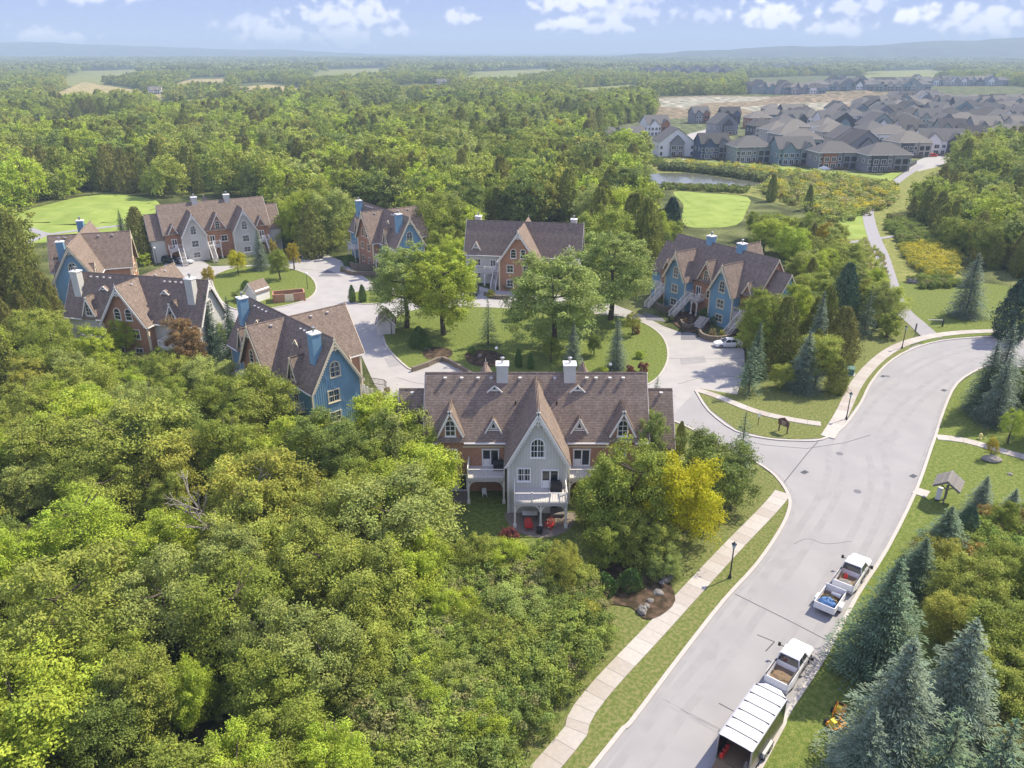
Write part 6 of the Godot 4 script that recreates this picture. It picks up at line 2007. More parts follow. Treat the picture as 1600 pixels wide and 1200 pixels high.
	for k in rows:
		var roof: Material = M.grey_roof
		if k[4] in ["e_stone", "e_brown"]:
			roof = M.pale_roof
		elif k[4] in ["e_dark", "e_navy"] or k[5] == "e_navy":
			roof = M.dark_roof
		new_house(k[7], k[0], k[6], k[1], k[2], k[3], M[k[4]], M[k[5]], roof)
	# back rows: shared label, nothing in the picture tells these apart
	var r := RandomNumberGenerator.new()
	r.seed = 9
	var walls := ["e_grey", "e_dark", "e_white", "e_stone", "e_sage", "e_teal"]
	var roofs := [M.grey_roof, M.dark_roof, M.pale_roof]
	for k in [[Vector3(307.38, 0, -717.09), Vector3(361.91, 0, -742.86), 7], [Vector3(396.7, 0, -790.05), Vector3(466.98, 0, -742.86), 9], [Vector3(290.78, 0, -656.19), Vector3(345.4, 0, -685.33), 5], [Vector3(373.37, 0, -717.09), Vector3(418.24, 0, -663.25), 8], [Vector3(373.43, 0, -800.2), Vector3(429.48, 0, -843.47), 4], [Vector3(310.17, 0, -576.16), Vector3(325.89, 0, -540.44), 3], [Vector3(235.32, 0, -560.31), Vector3(257.28, 0, -540.44), 3], [Vector3(268.88, 0, -504.53), Vector3(252.65, 0, -465.63), 2], [Vector3(294.26, 0, -496.26), Vector3(321.05, 0, -504.53), 3]]:
		for i in k[2]:
			var p: Vector3 = k[0].lerp(k[1], float(i) / (k[2] - 1))
			new_house("small grey house in the last rows before the brown heaps", p, r.randf_range(-0.2, 0.3), r.randf_range(13, 17), 12.0, r.randi() % 4, M[walls[r.randi() % 6]], M[walls[r.randi() % 6]], roofs[r.randi() % 3], "houses in the estate's last rows")
	for k in [[Vector3(295.08, 0, -1022.17), Vector3(364.8, 0, -990.01), 9], [Vector3(407.14, 0, -1093.05), Vector3(542.57, 0, -1093.05), 12], [Vector3(465.46, 0, -1196.48), Vector3(607.07, 0, -1219.51), 11], [Vector3(621.11, 0, -1268.3), Vector3(749.27, 0, -1268.3), 9]]:
		for i in k[2]:
			var p: Vector3 = k[0].lerp(k[1], float(i) / (k[2] - 1))
			new_house("tiny dark terraced house far behind the brown heaps", p, r.randf_range(-0.3, 0.3), 22.0, 14.0, r.randi() % 3, M[walls[r.randi() % 6]], M[walls[r.randi() % 6]], roofs[r.randi() % 3], "terraced houses behind the building ground", 8.5)
	# the rest of the streets, packed wherever no house stands yet
	var have := []
	for c in get_children():
		if c.has_meta("category") and c.get_meta("category") == "house":
			have.append(Vector2(c.position.x, c.position.z))
	var streets := [Vector2(180.55, -592.9), Vector2(264.15, -670.45), Vector2(399.22, -770.49), Vector2(508.09, -770.49), Vector2(303.1, -451.64), Vector2(212.27, -382.14), Vector2(192.17, -372.5), Vector2(153.82, -382.14), Vector2(131.27, -419.96)]
	var gz := -310.0
	while gz > -760.0:
		var gx := 90.0
		while gx < 560.0:
			var q := Vector2(gx + r.randf_range(-2, 2), gz + r.randf_range(-2, 2))
			gx += 19.0
			var ok := Geometry2D.is_point_in_polygon(q, streets)
			for b in have:
				if b.distance_to(q) < 19.5:
					ok = false
			if ok:
				have.append(q)
				new_house("grey house packed between others in the middle of the estate", Vector3(q.x, 0, q.y), r.randf_range(-0.15, 0.25), r.randf_range(14, 17), 13.0, r.randi() % 4, M[walls[r.randi() % 6]], M[walls[r.randi() % 6]], roofs[r.randi() % 3], "houses filling the estate")
		gz -= 24.0
	for i in 9:
		var p: Vector3 = Vector3(296.58, 0, -1807.99).lerp(Vector3(464.45, 0, -1807.99), i / 8.0)
		new_house("distant dark terraced house above the treetops, beyond the wood", p, 0.1, 34.0, 18.0, 1 + i % 2, M[["e_dark", "e_grey"][i % 2]], M.e_stone, M.dark_roof, "distant terrace beyond the wood", 11.0)
	for k in [[Vector3(-3094.32, 0, -8367.93), "long white shed far off near the horizon"], [Vector3(-1622.82, 0, -4121.42), "tiny white building far off on the left"], [Vector3(-436.46, 0, -1005.84), "small grey roofed farmhouse among the trees by the tan field"], [Vector3(-110.62, 0, -1294.17), "pale building on the far dusty yard"]]:
		new_house(k[1], k[0], 0.1, 15.0, 10.0, 1, M.e_white, M.e_white, M.pale_roof, "", 5.0)
	# timber fences between gardens
	for k in [[[Vector2(249.94, -604.59), Vector2(262.61, -592.9)], "wooden fence left of the tall teal house"], [[Vector2(188.36, -451.64), Vector2(199.16, -458.53), Vector2(206.4, -451.64)], "wooden fence behind the brown panelled house"], [[Vector2(162.48, -330.5), Vector2(172.7, -344.14), Vector2(183.18, -358.88)], "dark fence along the footpath's end"], [[Vector2(33.97, -402.91), Vector2(44.66, -429.01), Vector2(49.1, -438.43)], "dark hedge-like fence at the estate's left edge"]]:
		var o := thing("garden_fence", k[1], "fence")
		for i in k[0].size() - 1:
			var a: Vector2 = k[0][i]
			var b: Vector2 = k[0][i + 1]
			var n := maxi(2, int(a.distance_to(b) / 2.4))
			for j in n:
				var p := a.lerp(b, (j + 0.02) / n)
				var q := a.lerp(b, (j + 0.98) / n)
				var s := Shape.new()
				s.bar(Vector3(p.x, 0.9, p.y), Vector3(q.x, 0.9, q.y), 0.08, 1.8)
				put("fence_panel", s.done(), M.wood if "wooden" in k[1] else M.e_dark, o)
	# white tents or covers at the lawn's edge
	for k in [[Vector3(134.16, 0, -340.13), "white covered furniture on the lawn behind the brown panelled house"], [Vector3(78.75, 0, -365.57), "pale sand patch with white covers at the lawn's edge"]]:
		heap("white_cover", k[1], "cover", k[0], Vector3(5.0, 1.4, 2.0), M.white, 4)


# ---------------------------------------------------------------- trees
var shapes := {}     # name -> crowns, near ones in full, far ones light
var trunks := {}
var tints := {}


# lobes carry clumps, clumps carry leaves. size: half widths and height of the crown whose foot is at y = 0
func broad_crown(seed_: int, size: Vector3, lobes: int, clumps: int, leaves: int, leaf: float, droop := 0.0, gaps := 0.0) -> ArrayMesh:
	var r := RandomNumberGenerator.new()
	r.seed = seed_
	var l := Leaves.new()
	for i in lobes:
		# spread over the crown, lower ones wider
		var f := (i + 0.5) / lobes
		var a := i * 2.39996 + r.randf_range(-0.4, 0.4)
		var y := lerpf(0.16, 0.86, f) + r.randf_range(-0.06, 0.06)
		var wide := sqrt(maxf(0.02, 1.0 - pow(absf(y - 0.38) / 0.64, 2.0)))
		var out := wide * r.randf_range(0.42, 0.66)
		var lobe := Vector3(cos(a) * out * size.x, y * size.y, sin(a) * out * size.z)
		var lr := r.randf_range(0.3, 0.46) * sqrt(16.0 / maxf(16.0, lobes)) * (1.05 - 0.35 * f) * size.x
		var tone := r.randf_range(0.78, 1.0)
		for j in clumps:
			var d := Vector3(r.randfn(), r.randfn() * 0.8 + 0.3, r.randfn()).normalized()
			var c := lobe + d * lr * r.randf_range(0.55, 1.1)
			var cr := lr * r.randf_range(0.34, 0.56)
			if r.randf() < gaps:
				continue
			var ct := tone * r.randf_range(0.66, 1.0)
			var warm := r.randf_range(0.9, 1.0)
			for k in leaves:
				var e := Vector3(r.randfn(), r.randfn() * 0.75 + 0.25, r.randfn()).normalized()
				var p := c + e * cr * pow(r.randf(), 0.4) * Vector3(1.05, 0.85, 1.05) + d * cr * maxf(0.0, r.randfn()) * 0.45
				p.y -= droop * (p.x * p.x + p.z * p.z) / (size.x * size.x) * size.y * 0.3
				var m := (e * 0.55 + d * 0.4 + Vector3(r.randfn(), r.randfn() + 0.5, r.randfn()) * 0.55).normalized()
				var t := (Vector3(d.x, 0.0, d.z) * 0.9 + Vector3(r.randfn(), r.randfn() - 0.3, r.randfn()) * 0.6 + Vector3.DOWN * droop * 1.6).normalized()
				t = (t - m * t.dot(m)).normalized()
				var tn := ct * r.randf_range(0.74, 1.0)
				l.add(p, m, t, leaf * r.randf_range(0.7, 1.3), leaf * 0.52, Color(tn * warm * r.randf_range(0.9, 1.0), tn, tn * r.randf_range(0.75, 1.0)))
	return l.done()


# whorls of drooping boughs with sprays of needles
func spruce_crown(seed_: int, h: float, radius: float, whorls: int, boughs: int, spray: float, dense: float, thin := 0.85) -> ArrayMesh:
	var r := RandomNumberGenerator.new()
	r.seed = seed_
	var l := Leaves.new()
	var wob := FastNoiseLite.new()
	wob.seed = seed_
	wob.frequency = 0.5
	for i in whorls:
		var f := (i + 0.3) / whorls
		var y := h * (0.03 + 0.95 * f)
		var reach := radius * pow(1.0 - f, thin) + 0.12
		var n := maxi(4, int(boughs * (0.45 + 0.55 * (1.0 - f))))
		for j in n:
			var a := TAU * (j + r.randf_range(-0.35, 0.35)) / n + i * 0.7
			var hue := r.randf_range(0.0, 0.12)
			var len := reach * r.randf_range(0.6, 1.15) * (1.0 + 0.22 * wob.get_noise_3d(cos(a) * 2.0, y * 0.5, sin(a) * 2.0))
			if r.randf() < 0.07:
				continue
			var d := Vector3(cos(a), 0, sin(a))
			var side := Vector3(-d.z, 0, d.x)
			var tone := r.randf_range(0.7, 1.0)
			var steps := maxi(2, int(len / spray * dense))
			for k in steps:
				var g := (k + r.randf()) / steps
				var sag := 0.12 * g - 0.42 * g * g * (1.0 - f * 0.7)
				var p := Vector3(0, y + r.randf_range(-0.1, 0.1), 0) + d * len * (0.12 + 0.9 * g) + Vector3.UP * len * sag
				var w := (1.0 - g * 0.65) * len * 0.3
				for s in [-1.0, 0.0, 1.0]:
					var q: Vector3 = p + side * w * s * r.randf_range(0.5, 1.0) + Vector3.DOWN * absf(s) * w * 0.15
					var t: Vector3 = (d + side * s * 0.8 + Vector3(r.randfn(), r.randfn(), r.randfn()) * 0.3 + Vector3.DOWN * 0.15).normalized()
					var m: Vector3 = (Vector3.UP + d * 0.5 + Vector3(r.randfn(), r.randfn(), r.randfn()) * 0.5)
					m = (m - t * m.dot(t)).normalized()
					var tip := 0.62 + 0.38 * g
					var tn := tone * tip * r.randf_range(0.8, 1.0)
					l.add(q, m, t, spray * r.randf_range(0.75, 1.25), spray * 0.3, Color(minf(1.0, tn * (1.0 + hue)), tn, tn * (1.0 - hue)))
	# leader
	for k in 10:
		var t := Vector3(r.randfn() * 0.5, 1.0, r.randfn() * 0.5).normalized()
		var m := t.cross(Vector3(r.randfn(), 0.2, r.randfn())).normalized()
		l.add(Vector3(0, h * (0.95 + 0.05 * k / 10.0), 0), m, t, spray * 0.9, spray * 0.3, Color(0.95, 0.95, 0.95))
	return l.done()


# a dense flame of upright sprays: cedars and clipped shrubs
func cedar_crown(seed_: int, h: float, radius: float, n: int, leaf: float, low := 0.32) -> ArrayMesh:
	var r := RandomNumberGenerator.new()
	r.seed = seed_
	var f := FastNoiseLite.new()
	f.seed = seed_
	f.frequency = 0.62
	var l := Leaves.new()
	for i in n:
		var y := pow(r.randf(), 1.1)
		var a := r.randf() * TAU
		var prof := sqrt(maxf(0.0, 1.0 - pow(absf(y - low) / (1.03 - low if y > low else low + 0.12), 2.0)))
		prof = lerpf(prof, minf(1.0, (1.02 - y) * 1.5), 0.5 if y > low else 0.0)
		var d := Vector3(cos(a), 0, sin(a))
		var bump := 1.0 + 0.65 * f.get_noise_3d(d.x * radius * 1.6, y * h, d.z * radius * 1.6)
		var p := d * radius * prof * bump * (0.72 + 0.28 * r.randf() + 0.3 * pow(r.randf(), 5.0)) + Vector3.UP * y * h
		var t := (Vector3.UP * 1.0 + d * 0.5 + Vector3(r.randfn(), r.randfn(), r.randfn()) * 0.45).normalized()
		var m := d + Vector3.UP * 0.3 + Vector3(r.randfn(), r.randfn(), r.randfn()) * 0.4
		m = (m - t * m.dot(t)).normalized()
		var tn := clampf((0.72 + 0.5 * f.get_noise_3d(d.x * 3.0 + 9.0, y * h * 1.3, d.z * 3.0)) * r.randf_range(0.8, 1.1), 0.35, 1.0)
		l.add(p, m, t, leaf * r.randf_range(0.7, 1.3), leaf * 0.5, Color(tn, tn, tn))
	return l.done()


func trunk_mesh(seed_: int, h: float, rad: float, spread: float, limbs: int, lean := 0.0) -> ArrayMesh:
	var r := RandomNumberGenerator.new()
	r.seed = seed_
	var s := Shape.new()
	var p := Vector3.ZERO
	var top := h * 0.8
	for i in 4:
		var q := p + Vector3(r.randf_range(-0.15, 0.15) + lean, top / 4.0, r.randf_range(-0.15, 0.15))
		s.tube(p, q, rad * (1.0 - i * 0.2), rad * (0.8 - i * 0.2), 7, false)
		if i > 0:
			for j in int(limbs / 3.0) + 1:
				var a := r.randf() * TAU
				var e := q + Vector3(cos(a), 0.55, sin(a)) * spread * r.randf_range(0.45, 0.8)
				var mid := q.lerp(e, 0.5) + Vector3.DOWN * 0.2
				s.tube(q, mid, rad * 0.32, rad * 0.2, 5, false)
				s.tube(mid, e, rad * 0.2, rad * 0.06, 5, false)
		p = q
	return s.done()


func bare_mesh(seed_: int, h: float, rad: float) -> ArrayMesh:
	var r := RandomNumberGenerator.new()
	r.seed = seed_
	var s := Shape.new()
	var todo := [[Vector3.ZERO, Vector3.UP, h * 0.3, rad, 0]]
	while todo.size():
		var k: Array = todo.pop_back()
		var d: Vector3 = k[1]
		var q: Vector3 = k[0] + d * k[2]
		s.tube(k[0], q, k[3], k[3] * 0.66, 5, false)
		if k[4] < 5:
			for i in 2 + (1 if r.randf() < 0.6 else 0):
				var e := (d + Vector3(r.randfn(), r.randfn() * 0.4 + 0.2, r.randfn()) * 0.55).normalized()
				todo.append([q, e, k[2] * r.randf_range(0.6, 0.82), k[3] * 0.6, k[4] + 1])
	return s.done()


func make_tree_shapes() -> void:
	# near shapes, several of each kind
	shapes.round = []
	shapes.tall = []
	shapes.loose = []
	shapes.shrub = []
	shapes.spruce = []
	shapes.cedar = []
	shapes.poplar = []
	for i in 2:
		shapes.poplar.append(broad_crown(90 + i, Vector3(6.3, 12.5, 6.3), 40, 15, 62, 0.27, -0.25, 0.1))
	shapes.mid = []
	shapes.midspruce = []
	shapes.midcedar = []
	for i in 4:
		shapes.round.append(broad_crown(10 + i, Vector3(4.4, 7.6, 4.4), 16, 20, 92, 0.21))
	for i in 3:
		shapes.tall.append(broad_crown(30 + i, Vector3(3.4, 10.0, 3.4), 18, 19, 80, 0.2, 0.0, 0.08))
	for i in 2:
		shapes.loose.append(broad_crown(40 + i, Vector3(4.2, 8.0, 4.2), 17, 17, 72, 0.2, 0.35, 0.2))
	for i in 3:
		shapes.shrub.append(broad_crown(50 + i, Vector3(2.2, 2.9, 2.2), 9, 11, 40, 0.24))
	for i in 3:
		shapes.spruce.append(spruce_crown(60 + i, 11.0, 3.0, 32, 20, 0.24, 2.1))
	for i in 3:
		shapes.cedar.append(cedar_crown(70 + i, 8.0, 1.7, 11000, 0.24))
	shapes.ball = [cedar_crown(80, 2.4, 1.25, 2600, 0.2, 0.45)]
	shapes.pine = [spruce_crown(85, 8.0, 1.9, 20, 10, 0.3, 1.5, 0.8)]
	for i in 5:
		shapes.mid.append(broad_crown(100 + i, Vector3(4.4, 8.4, 4.4), 13, 12, 26, 0.46))
	for i in 2:
		shapes.midspruce.append(spruce_crown(120 + i, 11.0, 2.6, 18, 10, 0.6, 1.0))
	for i in 3:
		shapes.midcedar.append(cedar_crown(130 + i, 10.5, 2.3, 2000, 0.62))
	shapes.bushy = shapes.round
	trunks.broad = [trunk_mesh(1, 6.5, 0.24, 3.2, 7), trunk_mesh(2, 6.5, 0.2, 3.0, 7, 0.1)]
	trunks.spruce = [trunk_mesh(3, 12.0, 0.2, 0.4, 2)]
	trunks.shrub = [trunk_mesh(4, 1.8, 0.07, 0.8, 4)]
	# leaf colours: real ones, light or dark by kind
	tints = {
		"olive": leaf_mat(0.582, 0.602, 0.126), "mid": leaf_mat(0.480, 0.530, 0.097), "fresh": leaf_mat(0.675, 0.739, 0.097), "lime": leaf_mat(0.660, 0.760, 0.100), "dark": leaf_mat(0.332, 0.396, 0.096),
		"greygreen": leaf_mat(0.582, 0.611, 0.179), "yellow": leaf_mat(0.907, 0.801, 0.036), "gold": leaf_mat(0.759, 0.569, 0.058), "rust": leaf_mat(0.535, 0.322, 0.158), "plum": leaf_mat(0.356, 0.089, 0.101),
		"bluespruce": leaf_mat(0.250, 0.355, 0.250, 0.4), "spruce": leaf_mat(0.169, 0.278, 0.155, 0.15), "darkspruce": leaf_mat(0.101, 0.177, 0.122, 0.15), "cedar": leaf_mat(0.360, 0.399, 0.090, 0.2), "cedarbrown": leaf_mat(0.400, 0.400, 0.110, 0.4),
		"box": leaf_mat(0.147, 0.265, 0.062, 0.2), "tan": leaf_mat(0.632, 0.481, 0.259), "ochre": leaf_mat(0.620, 0.580, 0.115), "silver": leaf_mat(0.560, 0.632, 0.189),
	}


# one tree: trunk and crown. kind of crown, colour, height, width factor
func tree(called: String, label: String, cat: String, at: Vector3, crown: String, tint: String, h: float, wide := 1.0, pick := -1, group := "") -> Node3D:
	var o := thing(called, label, cat, Vector3(at.x, 0, at.z), rng.randf() * TAU, group)
	var list: Array = shapes[crown]
	var m: ArrayMesh = list[pick if pick >= 0 else rng.randi() % list.size()]
	var box := m.get_aabb()
	var full := {"round": 0.8, "poplar": 0.9, "bushy": 0.97, "tall": 0.84, "loose": 0.76, "shrub": 0.94, "spruce": 1.0, "cedar": 0.99, "ball": 1.0, "pine": 0.97, "mid": 0.84, "midspruce": 1.0, "midcedar": 1.0}
	var ch: float = h * full[crown]
	var sy := ch / (box.position.y + box.size.y)
	var t := put("trunk", trunks[{"spruce": "spruce", "pine": "spruce", "cedar": "spruce", "shrub": "shrub", "ball": "shrub", "midspruce": "spruce", "midcedar": "spruce"}.get(crown, "broad")][0 if crown != "round" else rng.randi() % 2], M.bark, o)
	var th := t.mesh.get_aabb().size.y
	t.scale = Vector3.ONE * (h * (0.86 if crown in ["round", "tall", "loose", "mid", "poplar", "bushy"] else 0.93)) / th
	if crown in ["round", "tall", "loose", "mid"]:
		t.scale.x *= 0.9
		t.scale.z *= 0.9
	var c := put("crown", m, tints[tint], o)
	c.position.y = h - ch
	c.scale = Vector3(sy * wide, sy, sy * wide * rng.randf_range(0.92, 1.08))
	return o


func plant_named_trees() -> void:
	# top of the tree, crown, colour, height, width, name, category, label
	var list := [
		[Vector3(-33.49, 12, -46.99), "loose", "olive", 12.0, 1.25, "broadleaf_tree", "tree", "large pale olive tree with drooping sprays in the photo's lower left corner"],
		[Vector3(-42.42, 10, -54.48), "round", "lime", 10.0, 0.9, "broadleaf_tree", "tree", "yellow green tree cut by the left edge, halfway down"],
		[Vector3(-40.68, 13, -72.92), "round", "olive", 13.0, 1.3, "broadleaf_tree", "tree", "huge spreading olive tree with bare stems below, left of the dead tree"],
		[Vector3(-49.75, 11, -72.77), "round", "olive", 11.0, 1.1, "broadleaf_tree", "tree", "olive tree at the left edge beside the huge spreading one"],
		[Vector3(-54.51, 10, -90.79), "round", "olive", 10.0, 1.0, "broadleaf_tree", "tree", "light olive tree below the farthest left blue house"],
		[Vector3(-24, 12, -62.77), "round", "ochre", 12.0, 1.15, "broadleaf_tree", "tree", "tall ochre green tree right beside the dead white tree"],
		[Vector3(-24.49, 8.5, -77.97), "loose", "fresh", 8.5, 1.35, "broadleaf_tree", "tree", "bright green tree with long sprays below the near blue house"],
		[Vector3(-14.63, 11, -80.53), "round", "fresh", 11.0, 1.2, "broadleaf_tree", "tree", "bright green tree between the near blue house and the near grey one"],
		[Vector3(-10.04, 9, -74.53), "round", "mid", 9.0, 1.0, "broadleaf_tree", "tree", "green tree touching the near house's left end"],
		[Vector3(-33.54, 9, -90.44), "round", "fresh", 9.0, 0.9, "broadleaf_tree", "tree", "yellow green tree left of the near blue house's balcony"],
		[Vector3(-37.24, 7, -103.34), "tall", "silver", 7.0, 0.8, "broadleaf_tree", "tree", "grey green thin tree before the near blue house's brick gable"],
		[Vector3(-47.6, 11.5, -105.2), "tall", "rust", 11.5, 1.1, "broadleaf_tree", "tree", "rusty half bare tree below the grey house's white chimneys"],
		[Vector3(-62.19, 8, -116.85), "round", "fresh", 8.0, 0.85, "broadleaf_tree", "tree", "yellow green tree before the grey house's brick gable"],
		[Vector3(-31.46, 8, -59.05), "round", "fresh", 8.0, 1.2, "broadleaf_tree", "tree", "bright green tree below the huge olive tree"],
		[Vector3(-33.58, 6.5, -55.51), "loose", "gold", 6.5, 0.7, "broadleaf_tree", "tree", "small golden tree between greens in the lower left wood"],
		[Vector3(-18.58, 9.5, -45.74), "round", "greygreen", 9.5, 0.85, "broadleaf_tree", "tree", "grey olive pointed tree in the middle of the lower left wood"],
		[Vector3(-16.72, 10.5, -61.37), "round", "olive", 10.5, 1.1, "broadleaf_tree", "tree", "olive tree right of the ochre one in the wood"],
		[Vector3(-10.94, 10, -63.07), "round", "mid", 10.0, 1.1, "broadleaf_tree", "tree", "green tree left of the near house's lawn"],
		[Vector3(-12.01, 10, -51.28), "round", "olive", 10.0, 1.1, "broadleaf_tree", "tree", "olive tree left of the vine covered stump"],
		[Vector3(-8.75, 8.5, -55.28), "round", "fresh", 8.5, 1.0, "broadleaf_tree", "tree", "fresh green tree at the wood's edge before the shaded lawn"],
		[Vector3(-14.7, 9, -44.1), "round", "greygreen", 9.0, 1.1, "broadleaf_tree", "tree", "grey green tree right of the pointed grey olive one"],
		[Vector3(-3.2, 6, -58.77), "round", "olive", 6.0, 0.95, "broadleaf_tree", "tree", "bushy olive tree left of its twin below the plum shrub"],
		[Vector3(-0.58, 5.6, -58.34), "round", "fresh", 5.6, 0.95, "broadleaf_tree", "tree", "bushy green tree directly below the plum shrub"],
		[Vector3(-5.87, 5.5, -51), "tall", "lime", 5.5, 0.75, "vine_tree", "tree", "narrow yellow green vine covered tree in the shrubs"],
		[Vector3(4.46, 7, -56.03), "loose", "ochre", 7.0, 0.75, "broadleaf_tree", "tree", "thin yellow green tree right of the patio's lawn"],
		[Vector3(-17.05, 8, -34.5), "round", "lime", 8.0, 0.9, "broadleaf_tree", "tree", "yellow green tree at the bottom edge, left"],
		[Vector3(-11.5, 7.5, -35.24), "round", "lime", 7.5, 0.9, "broadleaf_tree", "tree", "yellow green tree at the bottom edge, right of its like"],
		[Vector3(-22.98, 7, -41.49), "round", "lime", 7.0, 0.7, "broadleaf_tree", "tree", "small yellow green tree in the lower left wood's shade"],
		[Vector3(-77.16, 9, -116.71), "round", "olive", 9.0, 1.0, "broadleaf_tree", "tree", "olive tree left below the farthest left blue house"],
		[Vector3(-48.54, 9.5, -119.22), "round", "silver", 5.5, 0.9, "broadleaf_tree", "tree", "grey green tree before the grey house's right roof"],
		# right of the near house
		[Vector3(11.93, 11, -66.98), "bushy", "mid", 11.0, 0.95, "broadleaf_tree", "tree", "big dark green tree before the near house's right balcony"],
		[Vector3(9.11, 6.5, -69.2), "bushy", "mid", 6.5, 0.85, "broadleaf_tree", "tree", "green tree at the patio's right, under the big dark one"],
		[Vector3(16.7, 10.5, -65.54), "bushy", "yellow", 10.5, 0.85, "maple_tree", "tree", "bright yellow maple right of the near house"],
		[Vector3(15.68, 10, -76.8), "tall", "silver", 10.0, 0.75, "birch_tree", "tree", "slender grey green birch against the near house's right roof"],
		[Vector3(21.97, 8.5, -73.54), "bushy", "dark", 8.5, 1.15, "broadleaf_tree", "tree", "round dark green tree by the private drive's mouth"],
		[Vector3(27.03, 8.2, -79.95), "pine", "spruce", 8.2, 1.15, "larch_tree", "conifer", "thin sparse larch at the corner of the private drive"],
		[Vector3(20.91, 4.5, -84.84), "cedar", "cedar", 4.5, 0.8, "cedar_tree", "conifer", "narrow green cedar at the near house's right end"],
		[Vector3(20.68, 4.2, -100.5), "pine", "spruce", 4.2, 1.1, "spruce_tree", "conifer", "little spruce behind the near house's right wing"],
		[Vector3(9.54, 5.5, -62.93), "bushy", "mid", 5.5, 1.1, "broadleaf_tree", "tree", "low green tree over the clipped dark shrubs"],
		[Vector3(13.15, 6, -62.72), "bushy", "olive", 6.0, 1.1, "broadleaf_tree", "tree", "olive tree under the yellow maple's left side"],
		[Vector3(14.45, 3.6, -60.4), "bushy", "silver", 3.6, 1.1, "broadleaf_tree", "tree", "low grey green tree over the white boulders"],
		# island
		[Vector3(-19.13, 16.5, -132.61), "poplar", "silver", 16.0, 1.2, "poplar_tree", "tree", "left poplar of the pair on the island, beside the pale shed"],
		[Vector3(-12.12, 16.5, -128.69), "poplar", "fresh", 16.0, 1.15, "poplar_tree", "tree", "right poplar of the pair on the island, over the round shrubs"],
		[Vector3(6.91, 18.5, -120.86), "poplar", "silver", 17.5, 1.4, "poplar_tree", "tree", "broad poplar in the middle before the pale grey house"],
		[Vector3(18.51, 18, -137.24), "poplar", "silver", 17.5, 1.25, "poplar_tree", "tree", "broad poplar left of the blue house with planters"],
		[Vector3(-4.06, 8.5, -123.57), "pine", "spruce", 8.5, 1.1, "pine_tree", "conifer", "airy conifer alone in the island's lawn"],
		[Vector3(9.63, 8, -113.33), "spruce", "bluespruce", 8.0, 0.85, "spruce_tree", "conifer", "blue spruce behind the near house, left of its twin"],
		[Vector3(16.46, 9, -112.82), "spruce", "bluespruce", 9.0, 0.8, "spruce_tree", "conifer", "slim blue spruce behind the near house, right of its twin"],
		[Vector3(6.34, 4.5, -115.75), "loose", "mid", 4.5, 0.9, "broadleaf_tree", "tree", "small shady tree left of the blue spruces"],
		[Vector3(13.61, 4, -118.7), "round", "dark", 4.0, 0.9, "broadleaf_tree", "tree", "dark shrub like tree between the two blue spruces"],
		[Vector3(21.26, 4.5, -128.33), "loose", "ochre", 4.5, 0.9, "broadleaf_tree", "tree", "orange tinged small tree right of the blue spruces"],
		# second island
		[Vector3(-61.87, 6, -169.46), "round", "yellow", 6.0, 0.95, "maple_tree", "tree", "bright yellow tree on the left island, left of the blue spruce"],
		[Vector3(-64.96, 4.5, -160.05), "round", "gold", 4.5, 0.9, "maple_tree", "tree", "small yellow tree right beside the grey house's chimney"],
		[Vector3(-57.9, 10, -173.61), "spruce", "bluespruce", 10.0, 0.95, "spruce_tree", "conifer", "blue spruce on the left island between yellow trees"],
		[Vector3(-51.11, 7.5, -164.89), "round", "mid", 7.5, 0.8, "broadleaf_tree", "tree", "green bushy tree on the left island"],
		[Vector3(-50.33, 6.5, -173.6), "tall", "gold", 6.5, 0.9, "maple_tree", "tree", "yellow green tree right of the bushy one on the left island"],
		[Vector3(-56.55, 6, -179.8), "tall", "gold", 6.0, 0.6, "maple_tree", "tree", "narrow yellow tree behind the bushy one on the left island"],
		# conifers by the grey house
		[Vector3(-48.7, 11.5, -117.14), "spruce", "darkspruce", 11.5, 0.8, "spruce_tree", "conifer", "dark spruce below the grey house's right chimney, left one"],
		[Vector3(-43.78, 12, -113.04), "spruce", "darkspruce", 12.0, 0.85, "spruce_tree", "conifer", "dark spruce left of the near blue house, right one"],
		[Vector3(-104.97, 8, -206.28), "spruce", "darkspruce", 8.0, 0.85, "spruce_tree", "conifer", "small dark spruce by the golf green, behind the left blue house"],
		[Vector3(-89.22, 13, -182.37), "cedar", "cedarbrown", 13.0, 1.0, "cedar_tree", "conifer", "tall brownish cedar left of the brick and grey house"],
		[Vector3(-48.97, 13, -185.72), "cedar", "cedar", 13.0, 1.35, "cedar_tree", "conifer", "broad olive cedar right of the brick and grey house"],
		[Vector3(-43.54, 12, -208.45), "cedar", "cedar", 12.0, 0.75, "cedar_tree", "conifer", "dark narrow cedar touching the brick and blue house"],
		# right grove
		[Vector3(43.07, 9.5, -104.53), "spruce", "bluespruce", 9.5, 1.35, "spruce_tree", "conifer", "bright blue spruce at the front of the grove by the pavement"],
		[Vector3(38.9, 13, -114.47), "tall", "mid", 13.0, 0.9, "poplar_tree", "tree", "tall pale green tree before the blue house's right end"],
		[Vector3(48.46, 12.5, -114.79), "spruce", "bluespruce", 12.5, 0.75, "spruce_tree", "conifer", "tall slim blue spruce deeper in the grove"],
		[Vector3(34.73, 8.5, -103.25), "pine", "spruce", 8.5, 1.2, "spruce_tree", "conifer", "green spruce at the parking court's right edge"],
		[Vector3(37.19, 9.5, -108.86), "spruce", "spruce", 9.5, 0.8, "spruce_tree", "conifer", "green spruce behind the parking court's corner"],
		[Vector3(42.51, 12, -113.04), "cedar", "cedar", 12.0, 1.0, "cedar_tree", "conifer", "olive cedar in the middle of the grove"],
		[Vector3(48.06, 11, -124.47), "tall", "fresh", 11.0, 0.9, "broadleaf_tree", "tree", "light green tree behind the grove, right of the brown roof"],
		[Vector3(52.12, 10, -114.21), "cedar", "cedarbrown", 10.0, 1.3, "cedar_tree", "conifer", "golden brown cedar right in the grove"],
